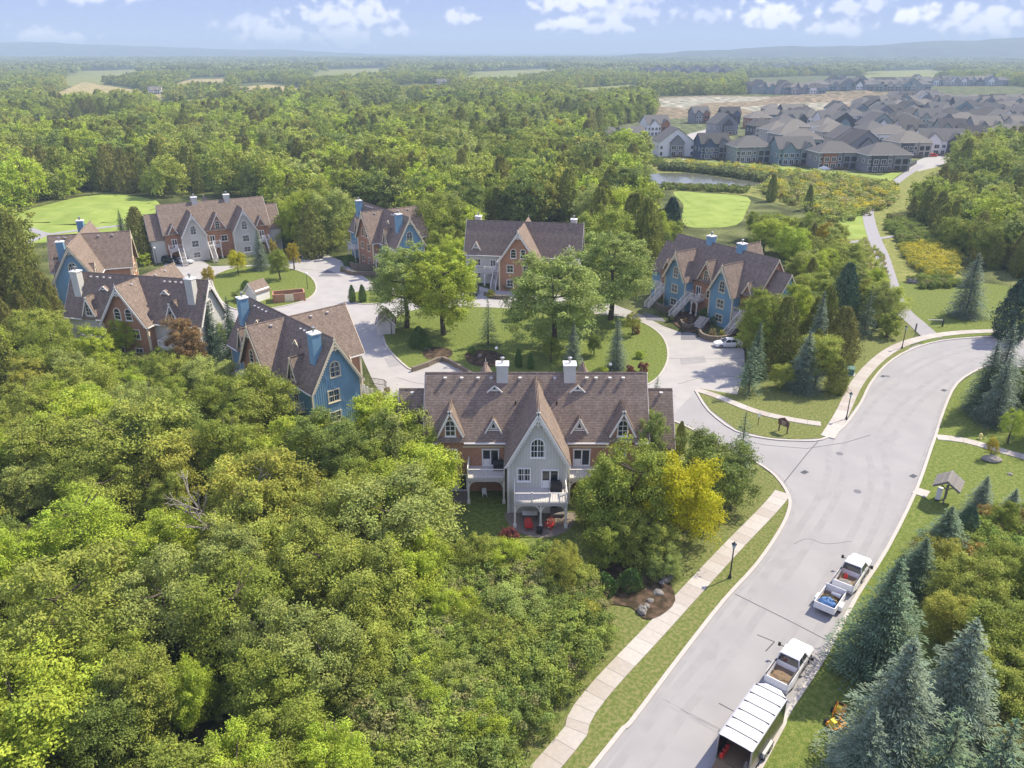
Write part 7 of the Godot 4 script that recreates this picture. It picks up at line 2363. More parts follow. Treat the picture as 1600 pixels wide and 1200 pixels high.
		[Vector3(62.07, 10, -128.03), "pine", "darkspruce", 10.0, 0.9, "spruce_tree", "conifer", "dark thin spruce at the grove's right end by the footpath"],
		[Vector3(66.42, 9, -132.42), "round", "greygreen", 9.0, 0.7, "broadleaf_tree", "tree", "grey green tree overhanging the footpath"],
		[Vector3(66.11, 5, -127.5), "shrub", "mid", 5.0, 0.8, "broadleaf_tree", "tree", "round green bush tree beside the footpath's mouth"],
		[Vector3(39.86, 4.5, -104.66), "round", "olive", 4.5, 1.1, "broadleaf_tree", "tree", "low brownish tree left of the front blue spruce"],
		[Vector3(47.63, 5.5, -103.39), "cedar", "cedar", 5.5, 1.3, "cedar_tree", "conifer", "low cedar beside the green transformer box"],
		[Vector3(51.16, 12, -119.04), "cedar", "cedar", 12.0, 0.8, "cedar_tree", "conifer", "tall cedar behind the slim blue spruce"],
		[Vector3(61.8, 11, -137.28), "cedar", "spruce", 11.0, 1.1, "cedar_tree", "conifer", "dark green cedar at the back of the grove"],
		[Vector3(75.4, 9, -185.11), "tall", "gold", 9.0, 0.9, "broadleaf_tree", "tree", "yellow tree behind the grove, left of the footpath"],
		[Vector3(63.24, 9, -190.64), "round", "fresh", 9.0, 1.1, "broadleaf_tree", "tree", "fresh green tree behind the blue house with planters"],
		[Vector3(64.89, 10, -175.02), "round", "lime", 10.0, 1.1, "broadleaf_tree", "tree", "wide yellow green tree behind the grove"],
		[Vector3(87.48, 9, -262.85), "cedar", "dark", 9.0, 0.9, "broadleaf_tree", "tree", "leaning dark vine covered tree by the reeds"],
		[Vector3(94.55, 8, -247.59), "cedar", "dark", 8.0, 0.8, "broadleaf_tree", "tree", "dark columnar tree right of the leaning one"],
		[Vector3(42.72, 11, -206.41), "cedar", "darkspruce", 11.0, 1.3, "cedar_tree", "conifer", "dark conifer beside the right fairway"],
		[Vector3(34.6, 16, -235.49), "round", "dark", 16.0, 1.4, "broadleaf_tree", "tree", "massive dark tree left of the pond"],
		[Vector3(86.18, 12.5, -139.4), "spruce", "bluespruce", 12.5, 1.15, "spruce_tree", "conifer", "blue spruce alone on the lawn by the footpath's mouth"],
		[Vector3(-98.93, 10, -394.85), "round", "mid", 10.0, 0.9, "broadleaf_tree", "tree", "single round tree on the far fairway"],
		# right edge
		[Vector3(67.6, 13, -97.88), "spruce", "bluespruce", 13.0, 1.0, "spruce_tree", "conifer", "tall bluish spruce at the right edge over the road's bend"],
		[Vector3(64.99, 11, -96.36), "spruce", "spruce", 11.0, 1.0, "spruce_tree", "conifer", "green spruce left of the tall one at the road's bend"],
		[Vector3(64.8, 10, -93.04), "spruce", "bluespruce", 10.0, 1.05, "spruce_tree", "conifer", "lower bluish spruce at the right edge by the hydrant"],
		[Vector3(74.61, 12, -101.4), "spruce", "spruce", 12.0, 1.1, "spruce_tree", "conifer", "spruce just outside the right edge by the bend"],
		[Vector3(86.66, 11, -126.46), "cedar", "darkspruce", 11.0, 1.2, "cedar_tree", "conifer", "dark conifer at the right edge behind the lawn"],
		[Vector3(58.89, 3.3, -83.39), "loose", "gold", 3.3, 0.75, "maple_tree", "tree", "small yellow maple beside the flat boulder"],
		[Vector3(63.57, 5, -87.47), "loose", "lime", 5.0, 0.9, "broadleaf_tree", "tree", "yellow green tree under the right edge spruces"],
		[Vector3(49.87, 5.5, -70.01), "spruce", "bluespruce", 5.5, 1.5, "juniper_tree", "conifer", "bluish juniper right of the mailbox shelter, topmost"],
		[Vector3(51.95, 5, -68.27), "spruce", "bluespruce", 5.0, 1.6, "juniper_tree", "conifer", "pale bluish juniper at the right edge"],
		[Vector3(41.57, 7, -61.92), "spruce", "spruce", 7.0, 1.7, "juniper_tree", "conifer", "dark juniper below the mailbox shelter"],
		[Vector3(44.92, 5.5, -64.07), "cedar", "spruce", 5.5, 1.1, "juniper_tree", "conifer", "green juniper right of the dark one below the shelter"],
		[Vector3(37.5, 6, -58.16), "spruce", "spruce", 6.0, 1.6, "juniper_tree", "conifer", "juniper at the head of the spruce row along the road"],
		[Vector3(29.2, 11.5, -47.68), "spruce", "spruce", 11.5, 1.35, "spruce_tree", "conifer", "large green spruce beside the white pickups"],
		[Vector3(25.77, 12.5, -38.59), "spruce", "bluespruce", 12.0, 1.25, "spruce_tree", "conifer", "large bluish spruce over the orange mowers"],
		[Vector3(31.2, 11.5, -40.99), "spruce", "bluespruce", 11.5, 1.2, "spruce_tree", "conifer", "bluish spruce right of the large one, lower right corner"],
		[Vector3(23.08, 8, -36.54), "spruce", "bluespruce", 8.0, 1.2, "spruce_tree", "conifer", "lowest bluish spruce at the bottom edge"],
		[Vector3(27.8, 9, -35.58), "pine", "spruce", 9.0, 1.5, "pine_tree", "conifer", "grey green pine at the bottom edge, lower right"],
		[Vector3(30.7, 9, -34.83), "pine", "spruce", 9.0, 1.6, "pine_tree", "conifer", "green pine in the photo's lower right corner"],
		[Vector3(40.38, 5, -59.92), "round", "ochre", 5.0, 1.2, "broadleaf_tree", "tree", "orange brown low tree among the right conifers"],
		[Vector3(40, 6.5, -54.59), "round", "olive", 6.5, 1.2, "broadleaf_tree", "tree", "olive tree with orange tips in the right thicket"],
		[Vector3(44.31, 6.5, -56.27), "round", "mid", 6.5, 1.1, "broadleaf_tree", "tree", "green tree at the right edge above the thicket"],
		[Vector3(36.22, 6, -50.37), "round", "ochre", 6.0, 1.1, "broadleaf_tree", "tree", "ochre tree behind the green spruce"],
		[Vector3(38.46, 7, -47.21), "round", "mid", 7.0, 1.2, "broadleaf_tree", "tree", "green tree at the right edge behind the bluish spruce"],
		[Vector3(36.42, 6, -44.17), "round", "olive", 6.0, 1.2, "broadleaf_tree", "tree", "olive tree at the right edge, lower"],
	]
	for k in list:
		tree(k[5], k[7], k[6], k[0], k[1], k[2], k[3], k[4])
	# shrubs: base on the ground
	var shrubs := [
		[Vector3(-16.34, 0, -122.51), "ball", "box", 2.6, 1.0, "round dark shrub beside the poplar's pale stone, left one"],
		[Vector3(-14.72, 0, -121.59), "ball", "box", 2.2, 1.0, "round dark shrub beside the poplar's pale stone, right one"],
		[Vector3(-16.18, 0, -126), "ball", "box", 2.7, 0.9, "round dark shrub at the back of the poplar's three"],
		[Vector3(0.84, 0, -137.19), "ball", "box", 3.6, 0.85, "dark egg shaped shrub at the top of the island's lawn"],
		[Vector3(1.02, 0, -113.52), "cedar", "box", 3.2, 0.9, "dark upright shrub behind the near house, left one"],
		[Vector3(2.94, 0, -112.71), "cedar", "box", 2.8, 0.9, "dark upright shrub behind the near house, right one"],
		[Vector3(-6.6, 0, -119.18), "ball", "box", 1.5, 0.9, "small dark shrub left of the island's airy conifer"],
		[Vector3(-32.08, 0, -148.5), "cedar", "box", 3.6, 0.95, "dark cedar shrub on the little island, left one"],
		[Vector3(-30.01, 0, -148.5), "cedar", "box", 3.7, 0.95, "dark cedar shrub on the little island, right one"],
		[Vector3(8.46, 0, -57.47), "ball", "box", 2.5, 0.95, "clipped dark green shrub in the mulch bed, left one"],
		[Vector3(11.13, 0, -58.39), "ball", "box", 2.3, 0.95, "clipped dark green shrub in the mulch bed, right one"],
		[Vector3(-0.26, 0, -65.75), "shrub", "plum", 1.9, 1.15, "plum red shrub beside the round patio"],
		[Vector3(31.24, 0, -146.78), "ball", "box", 2.3, 1.5, "wide dark shrub on the blue house's left terrace"],
		[Vector3(36.29, 0, -137.19), "ball", "box", 2.4, 1.2, "dark shrub before the blue house's right gable"],
		[Vector3(37.67, 0, -134.96), "ball", "box", 1.8, 1.2, "dark shrub at the foot of the blue house's right stair"],
		[Vector3(35.13, 0, -127.31), "shrub", "tan", 1.9, 0.8, "tan ornamental grass in the curved planter"],
		[Vector3(36.85, 0, -126.98), "shrub", "ochre", 1.6, 0.8, "greenish ornamental grass in the curved planter"],
		[Vector3(38.57, 0, -127.97), "shrub", "rust", 1.5, 0.8, "brown ornamental grass at the curved planter's right end"],
		[Vector3(31.83, 0, -134.23), "shrub", "rust", 1.4, 0.8, "rusty shrub in the low planter by the grey steps"],
		[Vector3(30.04, 0, -137.19), "shrub", "greygreen", 0.9, 1.0, "low grey shrub in the bed by the drive"],
		[Vector3(-38.19, 0, -177.41), "ball", "box", 2.7, 1.2, "round dark shrub on the brick and blue house's terrace"],
		[Vector3(-38.8, 0, -172.2), "shrub", "olive", 1.2, 1.2, "low olive shrub before the terrace wall"],
		[Vector3(-80.52, 0, -194.88), "shrub", "fresh", 3.0, 1.0, "green shrub before the brick and grey house, left one"],
		[Vector3(-77.04, 0, -192.1), "shrub", "mid", 2.6, 1.1, "green shrub before the brick and grey house, middle one"],
		[Vector3(-73.74, 0, -188.72), "shrub", "olive", 2.0, 1.2, "low hedge like shrub before the brick and grey house, right one"],
		[Vector3(-86.79, 0, -177.41), "shrub", "fresh", 3.2, 1.0, "yellow green shrub left of the brick and grey house's globe lamp"],
		[Vector3(-52.89, 0, -152.94), "shrub", "fresh", 2.6, 0.9, "green shrub on the left island by the brick enclosure"],
		[Vector3(-55.42, 0, -149.37), "shrub", "silver", 2.4, 1.1, "silvery shrub left of the little white shed"],
		[Vector3(-56.36, 0, -157.62), "ball", "box", 2.0, 1.0, "dark shrub on the left island behind the white shed"],
		[Vector3(-1.09, 0, -157.62), "ball", "box", 2.6, 1.0, "dark shrub at the pale grey house's brick gable"],
		[Vector3(-4.2, 0, -151.58), "shrub", "ochre", 1.8, 1.1, "ochre shrub beside the dark car's bay"],
		[Vector3(14.39, 0, -109.82), "shrub", "fresh", 1.6, 1.0, "green flower clump behind the near house's right chimney"],
		[Vector3(16.24, 0, -108.8), "shrub", "rust", 1.2, 1.0, "reddish flower clump behind the near house's right chimney"],
		[Vector3(18.46, 0, -110.6), "shrub", "plum", 1.6, 0.9, "dark red shrub in the flower bed of the island, left one"],
		[Vector3(20.48, 0, -111.38), "shrub", "plum", 1.8, 0.9, "dark red shrub in the flower bed of the island, right one"],
		[Vector3(22.03, 0, -129.32), "shrub", "plum", 1.8, 0.8, "dark red shrub right of the slim blue spruce"],
		[Vector3(21.01, 0, -117.43), "shrub", "lime", 1.5, 1.1, "yellow flower clump on the island's right end"],
		[Vector3(-16.01, 0, -88.03), "shrub", "fresh", 2.0, 1.0, "shrub by the blue house's black fence"],
		[Vector3(-18.36, 0, -103.24), "shrub", "tan", 1.1, 1.0, "tan grass tuft by the black fence"],
	]
	for k in shrubs:
		tree("shrub", k[5], "shrub", k[0], k[1], k[2], k[3], k[4])
	# small trees standing up out of the brush bank
	var bank := [Vector2(-7.57, -50.8), Vector2(-5.85, -56.56), Vector2(-1.21, -59.34), Vector2(3.03, -59.34), Vector2(5.85, -56.56), Vector2(6.28, -51.57), Vector2(4.69, -48.23), Vector2(1.97, -44.55), Vector2(-0.46, -39.85), Vector2(-4.37, -37.25), Vector2(-7.18, -38.78)]
	var lo := Vector2(1e9, 1e9)
	var hi := -lo
	for p in bank:
		lo = lo.min(p)
		hi = hi.max(p)
	var n := 0
	while n < 34:
		var q := Vector2(rng.randf_range(lo.x, hi.x), rng.randf_range(lo.y, hi.y))
		if Geometry2D.is_point_in_polygon(q, bank):
			var tn: String = ["fresh", "olive", "mid", "lime", "greygreen", "ochre", "fresh", "silver"][n % 8]
			var hh := rng.randf_range(2.6, 5.2)
			tree("small_tree", ("taller " if hh > 3.9 else "low ") + {"fresh": "fresh green", "olive": "olive", "mid": "mid green", "lime": "yellow green", "greygreen": "grey green", "ochre": "ochre", "silver": "pale green"}[tn] + " shrubby tree in the brush bank left of the pavement", "tree", Vector3(q.x, 0, q.y), "bushy", tn, hh, rng.randf_range(0.9, 1.3), -1, "shrubby trees of the brush bank")
			n += 1
	# dead trees
	for k in [[Vector3(-28.98, 12, -61.55), 12.0, "dead white tree with bare branches in the wood, beside the ochre tree"], [Vector3(-67.86, 7, -97.17), 7.0, "bare grey tree at the left edge below the blue house"]]:
		var o := thing("dead_tree", k[2], "dead tree", Vector3(k[0].x, 0, k[0].z))
		var t := put("trunk", bare_mesh(int(k[1]), 9.0, 0.24), M.pale_bark, o)
		t.scale = Vector3.ONE * k[1] / t.mesh.get_aabb().size.y


# open ground in the far woods
var MEADOWS := [[Vector2(-273.57, -438.43), Vector2(-337.44, -560.31), Vector2(-315.41, -604.59), Vector2(-262.39, -581.63), Vector2(-227.48, -488.24), Vector2(-252.58, -451.64)], [Vector2(-277.7, -616.74), Vector2(-358.67, -832.23), Vector2(-334.86, -931.3), Vector2(-267.37, -832.23), Vector2(-243.02, -670.45)], [Vector2(-119.69, -581.63), Vector2(-139.12, -770.49), Vector2(-91.3, -832.23), Vector2(-36.29, -770.49), Vector2(-41.39, -656.19), Vector2(-84.41, -592.9)], [Vector2(0, -444.94), Vector2(13.32, -560.31), Vector2(51.16, -616.74), Vector2(46.9, -513.07), Vector2(21.97, -458.53)], [Vector2(-673.46, -1219.51), Vector2(-1199.87, -2252.22), Vector2(-1151.06, -2618.65), Vector2(-855.06, -1975.16), Vector2(-663.49, -1378.39)], [Vector2(-338.68, -1321.09), Vector2(-582.34, -2516.39), Vector2(-395.38, -2850.08), Vector2(-260.17, -2104.69), Vector2(-268.3, -1440.81)], [Vector2(-85.37, -1219.51), Vector2(-104.34, -2252.22), Vector2(147.3, -2729.5), Vector2(115.13, -1860.51), Vector2(0, -1321.09)], [Vector2(503.7, -1860.51), Vector2(856.65, -2850.08), Vector2(1264.66, -3284.87), Vector2(971.73, -2421.76), Vector2(592.69, -1916.14)], [Vector2(555.31, -1349.14), Vector2(956.42, -2252.22), Vector2(1353, -2618.65), Vector2(993.01, -1860.51), Vector2(663.49, -1378.39)], [Vector2(52.17, -832.23), Vector2(91.39, -1174.28), Vector2(194.99, -1321.09), Vector2(177.1, -1056.45), Vector2(107.13, -855.01)]]


func plant_woods() -> void:
	var woods := [
		[Vector2(-125.11, -145.81), Vector2(-87.71, -133.13), Vector2(-76.58, -122.28), Vector2(-65.48, -110.02), Vector2(-55.22, -107.83), Vector2(-43.57, -100.94), Vector2(-34.19, -89.99), Vector2(-25.95, -82.08), Vector2(-18.74, -84.35), Vector2(-12.83, -87.09), Vector2(-9.42, -78.46), Vector2(-7.48, -71.14), Vector2(-8.84, -64.86), Vector2(-8.26, -59.41), Vector2(-5.6, -55.54), Vector2(-4.63, -45.96), Vector2(-4.83, -39.7), Vector2(-3.86, -32.76), Vector2(-6, -30), Vector2(-6, -12), Vector2(-60, -12), Vector2(-120, -60)],
		[Vector2(-73.06, -245.33), Vector2(-57.95, -193.48), Vector2(-52.5, -188.06), Vector2(-43.75, -188.06), Vector2(-51.08, -230.14), Vector2(-54.39, -258.89), Vector2(-76.79, -258.89)],
		[Vector2(-28.7, -230.14), Vector2(-20.87, -186.75), Vector2(-15.66, -166.2), Vector2(-11.01, -164.63), Vector2(-13.7, -225.46), Vector2(19.56, -223.63), Vector2(17.16, -180.43), Vector2(18.95, -163.59), Vector2(27.69, -161.06), Vector2(32.42, -174.48), Vector2(45.09, -206.77), Vector2(47.83, -230.14), Vector2(46.14, -254.22), Vector2(-31.46, -254.22)],
		[Vector2(64.66, -203.68), Vector2(78.04, -206.77), Vector2(81.32, -197.01), Vector2(79.88, -181.66), Vector2(74.27, -160.56), Vector2(75.1, -149.37), Vector2(67.42, -130), Vector2(56.87, -120.37), Vector2(47.03, -105.6), Vector2(42.47, -100.3), Vector2(38.15, -100.3), Vector2(36.46, -103.94), Vector2(38.87, -117.43), Vector2(42.42, -130), Vector2(54.91, -145.1), Vector2(64.99, -168.88)],
		[Vector2(115.43, -228.25), Vector2(119.25, -223.63), Vector2(112.02, -197.01), Vector2(106.97, -171.64), Vector2(105.93, -157.62), Vector2(108.77, -149.37), Vector2(120.16, -137.19), Vector2(164.09, -145.1), Vector2(300.32, -282.02), Vector2(291.53, -361.08), Vector2(231.43, -367.85), Vector2(176.35, -309.35), Vector2(139.36, -262.49)],
		[Vector2(-173.9, -186.75), Vector2(-136.38, -194.88), Vector2(-125.29, -190.06), Vector2(-106.68, -163.59), Vector2(-92.14, -145.1), Vector2(-79.36, -128.31), Vector2(-110.29, -117.43)],
		[Vector2(40.83, -59.82), Vector2(45.72, -65.53), Vector2(53.65, -67.81), Vector2(65.32, -65.53), Vector2(41.16, -33.97), Vector2(36.06, -36.27), Vector2(36.31, -45.19)],
		[Vector2(71.06, -97.71), Vector2(81.41, -106.81), Vector2(106.6, -106.81), Vector2(81.4, -76.88), Vector2(68.63, -79.82), Vector2(66.86, -88.03)],
	]
	var clear := MEADOWS + [
		[Vector2(-176, -230.14), Vector2(-157.25, -237.01), Vector2(-154.71, -249.7), Vector2(-152.18, -272.58), Vector2(-146.89, -284.83), Vector2(-121.46, -268.72), Vector2(-108.58, -282.02), Vector2(-80.99, -266.19), Vector2(-70.62, -245.33), Vector2(-55.02, -186.75), Vector2(-92.49, -186.75), Vector2(-101.09, -202.16), Vector2(-128.27, -202.16), Vector2(-150.19, -193.48)],
		[Vector2(-102.85, -397.52), Vector2(-94.7, -438.43), Vector2(-81.94, -408.45), Vector2(-87.97, -363.31)], [Vector2(-124.47, -302.86), Vector2(-116.98, -316.11), Vector2(-107.94, -293.59), Vector2(-113.26, -283.42)], [Vector2(-59.36, -237.01), Vector2(-52.78, -247.5), Vector2(-45.37, -209.96), Vector2(-52.74, -208.35)], [Vector2(-35.57, -444.94), Vector2(-21.39, -488.24), Vector2(-9.02, -451.64), Vector2(-23.25, -414.12)],
		[Vector2(58.76, -284.83), Vector2(69.95, -284.83), Vector2(83.93, -276.56), Vector2(74.48, -243.2), Vector2(64.26, -220.06), Vector2(51.57, -216.6), Vector2(49.18, -227.31), Vector2(56.31, -258.89)],
		[Vector2(32.78, -408.45), Vector2(48.61, -488.24), Vector2(77.7, -560.31), Vector2(112.54, -642.51), Vector2(167.94, -959.78), Vector2(282.11, -990.01), Vector2(464.68, -1666.67), Vector2(705.18, -1860.51), Vector2(839.01, -1666.67), Vector2(758.83, -1219.51), Vector2(881.75, -1132.24), Vector2(336.59, -419.96), Vector2(262.22, -408.45), Vector2(190.48, -346.17), Vector2(174.6, -306.07), Vector2(138.98, -261.28), Vector2(115.87, -229.19), Vector2(108.68, -214.9), Vector2(111.19, -197.01), Vector2(87.03, -163.59), Vector2(76.4, -149.37), Vector2(83.79, -186.75), Vector2(93.16, -223.63), Vector2(94.66, -261.28), Vector2(83.17, -273.9), Vector2(54.94, -279.26), Vector2(57.08, -304.46), Vector2(60.22, -346.17), Vector2(43.61, -387.14)],
		[Vector2(-447.61, -770.49), Vector2(-795.71, -1509.06), Vector2(-569.13, -1219.51), Vector2(-419.98, -1005.84), Vector2(-329.05, -770.49)], [Vector2(-438.63, -1022.17), Vector2(-667.77, -1711.28), Vector2(-598.81, -1758.32), Vector2(-376.48, -1093.05), Vector2(-386.12, -959.78)], [Vector2(-302.7, -879.05), Vector2(-448.44, -1349.14), Vector2(-424.81, -1440.81), Vector2(-297.89, -1196.48), Vector2(-220.96, -855.01), Vector2(-274.52, -855.01)], [Vector2(-146.95, -959.78), Vector2(-185.35, -1268.3), Vector2(-160.52, -1378.39), Vector2(-94.42, -1321.09), Vector2(-68.01, -990.01), Vector2(-123.75, -931.3)], [Vector2(-1009.7, -2618.65), Vector2(-1011.24, -3126.01), Vector2(-747.49, -2421.76), Vector2(-780.5, -2104.69)], [Vector2(83.47, -276.56), Vector2(113.42, -276.56), Vector2(96.84, -227.31), Vector2(73.94, -229.19)], [Vector2(57.14, -346.17), Vector2(73.39, -346.17), Vector2(49.93, -229.19), Vector2(43.83, -229.19), Vector2(46.67, -282.02)],
		[Vector2(250.41, -1584), Vector2(320.65, -1975.16), Vector2(519.14, -1975.16), Vector2(417.35, -1584)],
	]
	var marks := [[Vector3(-33.49, 12, -46.99), "the lower left corner's pale tree"], [Vector3(-40.68, 13, -72.92), "the huge spreading olive tree"], [Vector3(-31.34, 9, -66.46), "the dead white tree"], [Vector3(-24, 12, -62.77), "the tall ochre tree"], [Vector3(-24.49, 8.5, -77.97), "the near blue house's bright tree"], [Vector3(-14.63, 11, -80.53), "the two near houses' shared tree"], [Vector3(-47.6, 11.5, -105.2), "the rusty half bare tree"], [Vector3(-33.58, 6.5, -55.51), "the small golden tree"], [Vector3(-18.58, 9.5, -45.74), "the pointed grey olive tree"], [Vector3(-16.72, 10.5, -61.37), "the olive tree mid wood"], [Vector3(-10.94, 10, -63.07), "the shaded lawn's green tree"], [Vector3(-5.87, 5.5, -51), "the vine covered tree"], [Vector3(-17.05, 8, -34.5), "the bottom edge's left lime tree"], [Vector3(-11.5, 7.5, -35.24), "the bottom edge's right lime tree"], [Vector3(-42.42, 10, -54.48), "the left edge's lime tree"], [Vector3(-87.85, 0, -145.1), "the farthest left blue house"], [Vector3(-63.06, 0, -130), "the grey house's white chimneys"], [Vector3(41.65, 0, -57.93), "the roadside's large spruces"], [Vector3(68.6, 0, -93.64), "the spruces at the road's bend"], [Vector3(43.67, 0, -102.09), "the grove's bright blue spruce"], [Vector3(64.74, 0, -149.37), "the brown cedars of the grove"], [Vector3(44.27, 0, -186.75), "the planter house's blue gables"], [Vector3(-15.81, 0, -186.75), "the brick and blue house"], [Vector3(3.62, 0, -216.6), "the pale grey house"], [Vector3(23.79, 0, -174.48), "the poplars before the blue house"], [Vector3(-54.14, 0, -208.35), "the brick and grey house"], [Vector3(102.47, 0, -163.59), "the goldenrod by the footpath"], [Vector3(120.52, 0, -230.14), "the footpath's upper end"], [Vector3(-112.65, 0, -168.88), "the left golf green"]]
	var r := RandomNumberGenerator.new()
	r.seed = 4
	var taken := []
	for c in get_children():
		if c.has_meta("category") and c.get_meta("category") in ["tree", "conifer", "dead tree"]:
			taken.append(Vector2(c.position.x, c.position.z))
	var spots := []
	var cell := 4.6
	var z := -12.0
	while z > -700.0:
		cell = 5.9 if z > -110 else (5.3 if z > -240 else 7.2)
		var reach := 60.0 - z * 0.85
		var x := -reach
		while x < reach:
			var q := Vector2(x + r.randf_range(-0.42, 0.42) * cell, z + r.randf_range(-0.42, 0.42) * cell)
			x += cell
			var ok := inside(q, woods)
			if not ok and q.y < -236.0 and not inside(q, clear):
				ok = true
			if not ok or (q.y < -150.0 and inside(q, clear)):
				continue
			if q.y > -160.0:
				for t in taken:
					if t.distance_squared_to(q) < 7.0:
						ok = false
			if ok:
				spots.append(q)
		z -= cell
	# nearest ones singly, the others as one mass
	spots.sort_custom(func(a, b): return a.length_squared() < b.length_squared())
	var kinds := [
		["olive", 5.0], ["mid", 5.0], ["fresh", 4.0], ["greygreen", 2.2], ["dark", 2.0], ["ochre", 0.7], ["lime", 0.7], ["rust", 0.03], ["gold", 0.12]]
	var total := 0.0
	for k in kinds:
		total += k[1]
	var patch := FastNoiseLite.new()
	patch.seed = 8
	patch.frequency = 0.016
	var mass := {}
	var single := 0
	for q in spots:
		var n := patch.get_noise_2d(q.x, q.y)
		var g := r.randf() * total
		var tint := "mid"
		for k in kinds:
			g -= k[1]
			if g <= 0.0:
				tint = k[0]
				break
		var cedar := n > 0.22 or r.randf() < 0.1
		var dist: float = q.length()
		var right: bool = q.x > 20.0
		var h: float = r.randf_range(7.5, 11.5) if dist > 110 else r.randf_range(7.0, 11.5)
		if dist > 170:
			h = r.randf_range(8.5, 17.0)
		if q.x > 38.0 and dist < 330.0 and q.y > -300.0:
			h = r.randf_range(7.0, 12.0) if Geometry2D.is_point_in_polygon(q, woods[4]) and q.x > 92.0 else r.randf_range(5.5, 9.0)
		if right and dist < 110:
			h = r.randf_range(3.8, 7.5)
		if single < 235:
			single += 1
			var crown: String = ["round", "round", "tall", "loose"][r.randi() % 4]
			var grp := "trees of the near wood"
			if right:
				grp = "trees of the right thicket"
			if dist > 118.0:
				grp = "trees between the houses"
			var best := 1e9
			var mark := ""
			var off := Vector2.ZERO
			for k in marks:
				var e := Vector2(k[0].x, k[0].z)
				if e.distance_to(q) < best:
					best = e.distance_to(q)
					mark = k[1]
					off = q - e
			var side := ("left of" if off.x < 0 else "right of") if absf(off.x) > absf(off.y) else ("behind" if off.y < 0 else "in front of")
			grp = "trees by " + mark
			var look: String = {"olive": "olive", "mid": "mid green", "fresh": "fresh green", "greygreen": "grey green", "dark": "dark green", "ochre": "ochre green", "lime": "yellow green", "rust": "rusty brown", "gold": "golden yellow"}[tint]
			var size := "low " if h < 6.3 else ("tall " if h > 9.0 else "")
			if cedar and dist > 118.0:
				tree("cedar_tree", size + "olive green cedar " + side + " " + mark, "conifer", Vector3(q.x, 0, q.y), "cedar", "cedar", h * 1.1, 1.1, -1, grp)
			else:
				tree("broadleaf_tree", size + look + {"round": " round-crowned tree ", "tall": " upright tree ", "loose": " loose-crowned tree "}[crown] + side + " " + mark, "tree", Vector3(q.x, 0, q.y), crown, tint, h, r.randf_range(0.95, 1.3), -1, grp)
			continue
		var m: ArrayMesh
		if dist < 215.0 and not cedar:
			m = shapes[["round", "round", "tall", "loose"][r.randi() % 4]][r.randi() % 2]
		elif dist < 215.0:
			m = shapes.cedar[r.randi() % 3]
			tint = "cedar" if r.randf() < 0.7 else "cedarbrown"
		elif cedar:
			m = shapes.midcedar[r.randi() % 3]
			tint = "cedar" if r.randf() < 0.7 else "cedarbrown"
		elif r.randf() < 0.04:
			m = shapes.midspruce[r.randi() % 2]
			tint = "spruce"
		else:
			m = shapes.mid[r.randi() % 5]
		if not mass.has(m):
			mass[m] = []
		var base := Color((tints[tint] as StandardMaterial3D).albedo_color).srgb_to_linear()
		base = base * r.randf_range(0.85, 1.25) * 1.0
		mass[m].append([Vector3(q.x, 0, q.y), h / m.get_aabb().size.y * r.randf_range(0.95, 1.1), r.randf_range(0.85, 1.2), base])
	var white := leaf_mat(1, 1, 1)
	var wood := Node3D.new()
	wood.name = "woodland"
	add_child(wood)
	kind(wood, "stuff")
	for m in mass:
		scatter("broadleaf_canopy", m, mass[m], white, wood, r)
	# farther woods: lighter crowns, then whole patches of canopy out to the hills
	var far := []
	for i in 4:
		far.append(broad_crown(200 + i, Vector3(5.5, 9.5, 5.5), 8, 8, 9, 1.15))
	far.append(cedar_crown(210, 11.0, 3.0, 420, 1.25))
	mass = {}
	z = -700.0
	while z > -1900.0:
		var reach := 120.0 - z * 0.84
		var x := -reach
		while x < reach:
			var q := Vector2(x + r.randf_range(-4, 4), z + r.randf_range(-4, 4))
			x += 9.5
			if inside(q, clear):
				continue
			var n := patch.get_noise_2d(q.x * 0.4, q.y * 0.4)
			var m: ArrayMesh = far[4] if n > 0.3 else far[r.randi() % 4]
			var base := Color((tints[kinds[[0, 1, 0, 1, 2, 3, 4, 4, 5][r.randi() % 9]][0]] as StandardMaterial3D).albedo_color).srgb_to_linear() * (1.0 + 0.5 * n)
			if not mass.has(m):
				mass[m] = []
			mass[m].append([Vector3(q.x, -0.5, q.y), r.randf_range(0.85, 1.6), r.randf_range(0.9, 1.3), base])
		z -= 9.5
	for m in mass:
		scatter("far_canopy", m, mass[m], white, wood, r)
	var patches := []
	for i in 3:
		patches.append(canopy_patch(300 + i))
	mass = {}
	z = -1900.0
	while z > -7400.0:
		var step := 58.0 if z > -3600.0 else 80.0
		var reach := 200.0 - z * 0.8
		var x := -reach
		while x < reach:
			var q := Vector2(x + r.randf_range(-12, 12), z + r.randf_range(-12, 12))
			x += step
			var n := patch.get_noise_2d(q.x * 0.12, q.y * 0.3)
			if n < -0.32 or inside(q, clear):
				continue
			var m: ArrayMesh = patches[r.randi() % 3]
			if not mass.has(m):
				mass[m] = []
			mass[m].append([Vector3(q.x, -1, q.y), step / 50.0 * r.randf_range(0.9, 1.25), 1.15, Color(0.36, 0.42, 0.14) * (1.0 + 0.7 * patch.get_noise_2d(q.x * 0.3 + 500.0, q.y * 0.3))])
		z -= step
	for m in mass:
		scatter("distant_canopy", m, mass[m], white, wood, r)
	undergrowth(r)


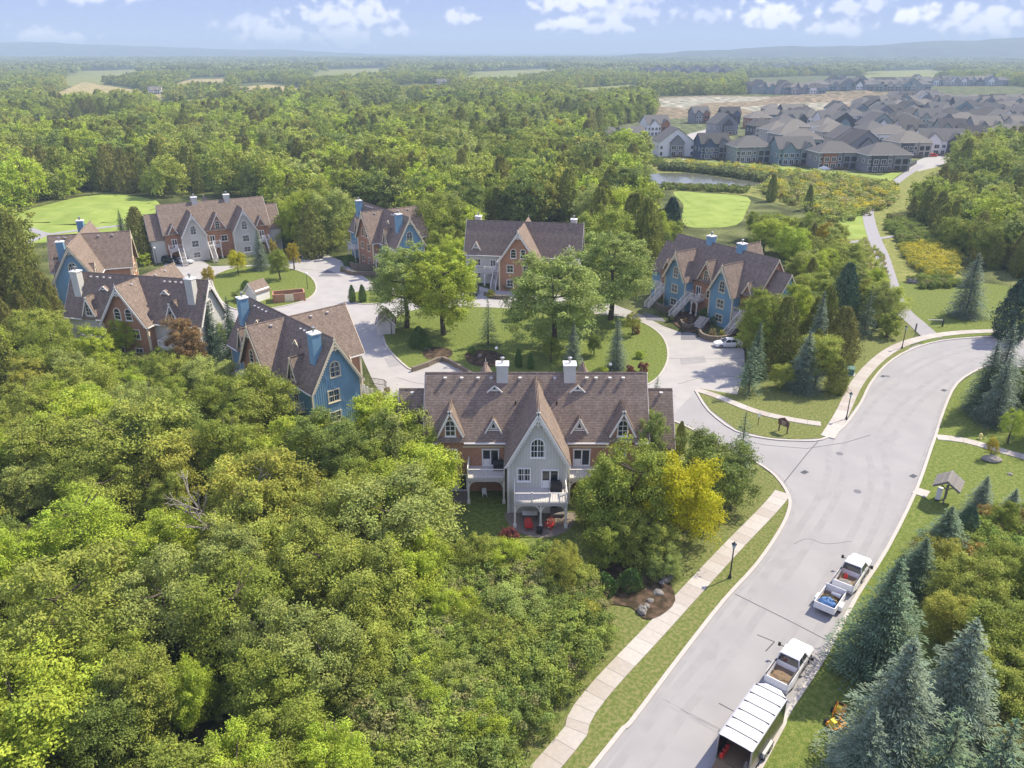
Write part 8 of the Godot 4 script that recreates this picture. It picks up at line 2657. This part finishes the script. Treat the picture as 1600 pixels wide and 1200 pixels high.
func scatter(called: String, m: ArrayMesh, list: Array, material: Material, parent: Node3D, r: RandomNumberGenerator) -> void:
	var mm := MultiMesh.new()
	mm.transform_format = MultiMesh.TRANSFORM_3D
	mm.use_colors = true
	mm.mesh = m
	mm.instance_count = list.size()
	for i in list.size():
		var k: Array = list[i]
		var b := Basis(Vector3.UP, r.randf() * TAU).scaled(Vector3(k[1] * k[2], k[1], k[1] * k[2]))
		mm.set_instance_transform(i, Transform3D(b, k[0]))
		var c: Color = k[3]
		mm.set_instance_color(i, Color(c.r, c.g, c.b, 1.0))
	var o := MultiMeshInstance3D.new()
	o.name = called
	o.multimesh = mm
	o.material_override = material
	parent.add_child(o, true)
	kind(o, "stuff")


# fifty metres of closed canopy, for the land towards the horizon
func canopy_patch(seed_: int) -> ArrayMesh:
	var r := RandomNumberGenerator.new()
	r.seed = seed_
	var l := Leaves.new()
	for i in 34:
		var c := Vector3(r.randf_range(-27, 27), r.randf_range(6, 11), r.randf_range(-27, 27))
		var rad := r.randf_range(3.5, 5.5)
		var tn := r.randf_range(0.6, 1.0)
		for j in 34:
			var e := Vector3(r.randfn(), absf(r.randfn()) * 0.8 + 0.05, r.randfn()).normalized()
			var m := (e + Vector3(r.randfn(), r.randfn(), r.randfn()) * 0.3).normalized()
			var t := m.cross(Vector3(r.randfn(), r.randfn(), r.randfn())).normalized()
			var k := tn * r.randf_range(0.75, 1.0)
			l.add(c + e * rad * Vector3(1, 1.1, 1), m, t, 3.4, 2.8, Color(k, k, k * 0.9))
	return l.done()


# weeds, tall grass, goldenrod, reeds and brush
func undergrowth(r: RandomNumberGenerator) -> void:
	var tuft := Leaves.new()
	for i in 26:
		var a := r.randf() * TAU
		var d := Vector3(cos(a), 0, sin(a))
		var t := (Vector3.UP + d * r.randf_range(0.1, 0.7)).normalized()
		var m := (d + Vector3.UP * 0.3)
		m = (m - t * m.dot(t)).normalized()
		var k := r.randf_range(0.7, 1.0)
		tuft.add(d * r.randf() * 0.35 + t * 0.35, m, t, 0.8, 0.16, Color(k, k, k))
	var plume := Leaves.new()
	for i in 60:
		var p := Vector3(r.randfn() * 0.35, r.randf_range(0.6, 1.3), r.randfn() * 0.35)
		var m := Vector3(r.randfn(), r.randfn() + 0.8, r.randfn()).normalized()
		var t := m.cross(Vector3(r.randfn(), r.randfn(), r.randfn())).normalized()
		var k := r.randf_range(0.7, 1.0)
		plume.add(p, m, t, 0.3, 0.2, Color(k, k, k))
	var bush := broad_crown(400, Vector3(1.3, 1.7, 1.3), 7, 11, 110, 0.085)
	var bush_far := broad_crown(401, Vector3(2.2, 2.4, 2.2), 5, 5, 12, 0.6)
	var tuft_m := tuft.done()
	var plume_m := plume.done()
	var white := leaf_mat(1, 1, 1)
	var root := Node3D.new()
	root.name = "meadow_plants"
	add_child(root)
	kind(root, "stuff")
	var out := {tuft_m: [], plume_m: [], bush: [], bush_far: []}
	var fill := func(poly: Array, n: int, m: ArrayMesh, cols: Array, s0: float, s1: float) -> void:
		var lo := Vector2(1e9, 1e9)
		var hi := -lo
		for p in poly:
			lo = lo.min(p)
			hi = hi.max(p)
		var k := 0
		var tries := 0
		while k < n and tries < n * 8:
			tries += 1
			var q := Vector2(r.randf_range(lo.x, hi.x), r.randf_range(lo.y, hi.y))
			if Geometry2D.is_point_in_polygon(q, poly):
				k += 1
				var c: Color = cols[r.randi() % cols.size()]
				out[m].append([Vector3(q.x, 0.03, q.y), r.randf_range(s0, s1), r.randf_range(0.85, 1.25), c * r.randf_range(0.85, 1.2)])
	var greens := [Color(0.44, 0.50, 0.12), Color(0.48, 0.54, 0.12), Color(0.54, 0.60, 0.13), Color(0.36, 0.43, 0.11), Color(0.50, 0.46, 0.19)]
	var golds := [Color(0.66, 0.58, 0.05), Color(0.58, 0.54, 0.07), Color(0.42, 0.45, 0.08)]
	# brush below the near house and along the pavement
	var brush := [Vector2(-8.11, -50.8), Vector2(-6.51, -57.47), Vector2(-1.84, -60.3), Vector2(3.07, -60.3), Vector2(5.91, -57.47), Vector2(7.1, -54.4), Vector2(7.06, -51.18), Vector2(5.18, -47.87), Vector2(3.5, -45.51), Vector2(1.44, -42.7), Vector2(-0.9, -38.78), Vector2(-3.21, -32.67), Vector2(-7.23, -32.67), Vector2(-9.39, -41.53)]
	fill.call(brush, 380, bush, greens, 1.0, 2.4)
	fill.call(brush, 60, bush, [Color(0.4, 0.42, 0.05), Color(0.44, 0.36, 0.2), Color(0.6, 0.66, 0.1)], 0.9, 1.9)
	fill.call([Vector2(-12.31, -47.18), Vector2(-5.94, -50.8), Vector2(-4.02, -32.67), Vector2(-9.64, -32.67)], 160, bush, greens, 1.0, 2.0)
	fill.call([Vector2(-6.45, -64.43), Vector2(-1.26, -62.32), Vector2(3.77, -62.32), Vector2(4.27, -59.82), Vector2(0, -59.14), Vector2(-4.91, -60.3)], 70, bush, greens, 0.6, 1.1)
	fill.call([Vector2(41.38, -63.36), Vector2(54.38, -69), Vector2(59.71, -62.32), Vector2(40.78, -36.27), Vector2(34.08, -38.78), Vector2(35.97, -49.3)], 240, bush, greens + [Color(0.6, 0.4, 0.12), Color(0.35, 0.45, 0.1), Color(0.5, 0.6, 0.12)], 0.9, 2.3)
	# wood floor seen through gaps
	fill.call([Vector2(-92.48, -114.88), Vector2(-51.38, -114.88), Vector2(-25.42, -84.41), Vector2(-11.58, -75.21), Vector2(-8.83, -63.03), Vector2(-6.41, -50.44), Vector2(-6.78, -35.96), Vector2(-40.27, -33.23)], 900, bush, greens, 0.9, 1.8)
	# goldenrod by the footpath
	var gold := [Vector2(99.41, -194.88), Vector2(106.56, -197.74), Vector2(113.38, -194.88), Vector2(107.28, -180.43), Vector2(99.08, -167.8), Vector2(92.99, -165.67), Vector2(92.94, -174.48)]
	fill.call(gold, 620, plume_m, golds, 0.8, 1.5)
	fill.call(gold, 90, bush, greens, 0.5, 1.0)
	fill.call([Vector2(87.03, -163.59), Vector2(90.86, -165.67), Vector2(98.26, -163.59), Vector2(98.31, -158.59), Vector2(86.91, -157.62)], 60, bush, greens, 0.6, 1.0)
	fill.call([Vector2(114.09, -235.01), Vector2(116.39, -225.46), Vector2(112.44, -190.06), Vector2(111.01, -193.48), Vector2(100.9, -196.3), Vector2(106.39, -216.6)], 260, bush, greens, 0.6, 1.3)
	# meadow round the pond, goldenrod bands, reeds
	fill.call([Vector2(57.16, -296.62), Vector2(71.62, -292.09), Vector2(87.49, -289.15), Vector2(83.17, -277.9), Vector2(69.63, -283.42), Vector2(56.49, -287.7)], 240, bush_far, greens + [Color(0.5, 0.46, 0.08), Color(0.3, 0.3, 0.1)], 0.4, 0.7)
	fill.call([Vector2(73.31, -363.31), Vector2(105.27, -342.12), Vector2(129.89, -319.6), Vector2(145.31, -296.62), Vector2(126.9, -256.53), Vector2(101.39, -230.14), Vector2(93.86, -225.46), Vector2(92.28, -254.22), Vector2(87.79, -282.02), Vector2(97.82, -299.71), Vector2(88.32, -319.6), Vector2(70.46, -334.29)], 1000, bush_far, greens + [Color(0.62, 0.64, 0.16)] + [Color(0.36, 0.34, 0.08), Color(0.3, 0.27, 0.1)], 0.35, 0.8)
	fill.call([Vector2(73.31, -363.31), Vector2(105.27, -342.12), Vector2(129.89, -319.6), Vector2(145.31, -296.62), Vector2(126.9, -256.53), Vector2(101.39, -230.14), Vector2(93.86, -225.46), Vector2(92.28, -254.22), Vector2(87.79, -282.02), Vector2(97.82, -299.71), Vector2(88.32, -319.6), Vector2(70.46, -334.29)], 500, plume_m, golds + greens, 1.2, 2.4)
	fill.call([Vector2(65.55, -346.17), Vector2(83.1, -342.12), Vector2(98.71, -319.6), Vector2(108.13, -301.28), Vector2(103.64, -295.1), Vector2(95.26, -307.71), Vector2(77.75, -330.5), Vector2(64.31, -336.22)], 420, bush_far, [Color(0.24, 0.3, 0.1), Color(0.34, 0.34, 0.13)], 0.7, 1.1)
	fill.call([Vector2(95.38, -206.77), Vector2(91.69, -186.75), Vector2(76.65, -149.37), Vector2(78.81, -174.48), Vector2(84.64, -197.01), Vector2(91.97, -200.67)], 160, tuft_m, greens, 0.8, 1.5)
	fill.call([Vector2(42.89, -411.27), Vector2(61.91, -384.62), Vector2(71.21, -367.85), Vector2(64.43, -346.17), Vector2(54.05, -372.5)], 160, bush_far, greens, 0.4, 0.8)
	for m in out:
		if out[m].size():
			scatter("weeds" if m == tuft_m else ("goldenrod" if m == plume_m else "brush"), m, out[m], white, root, r)
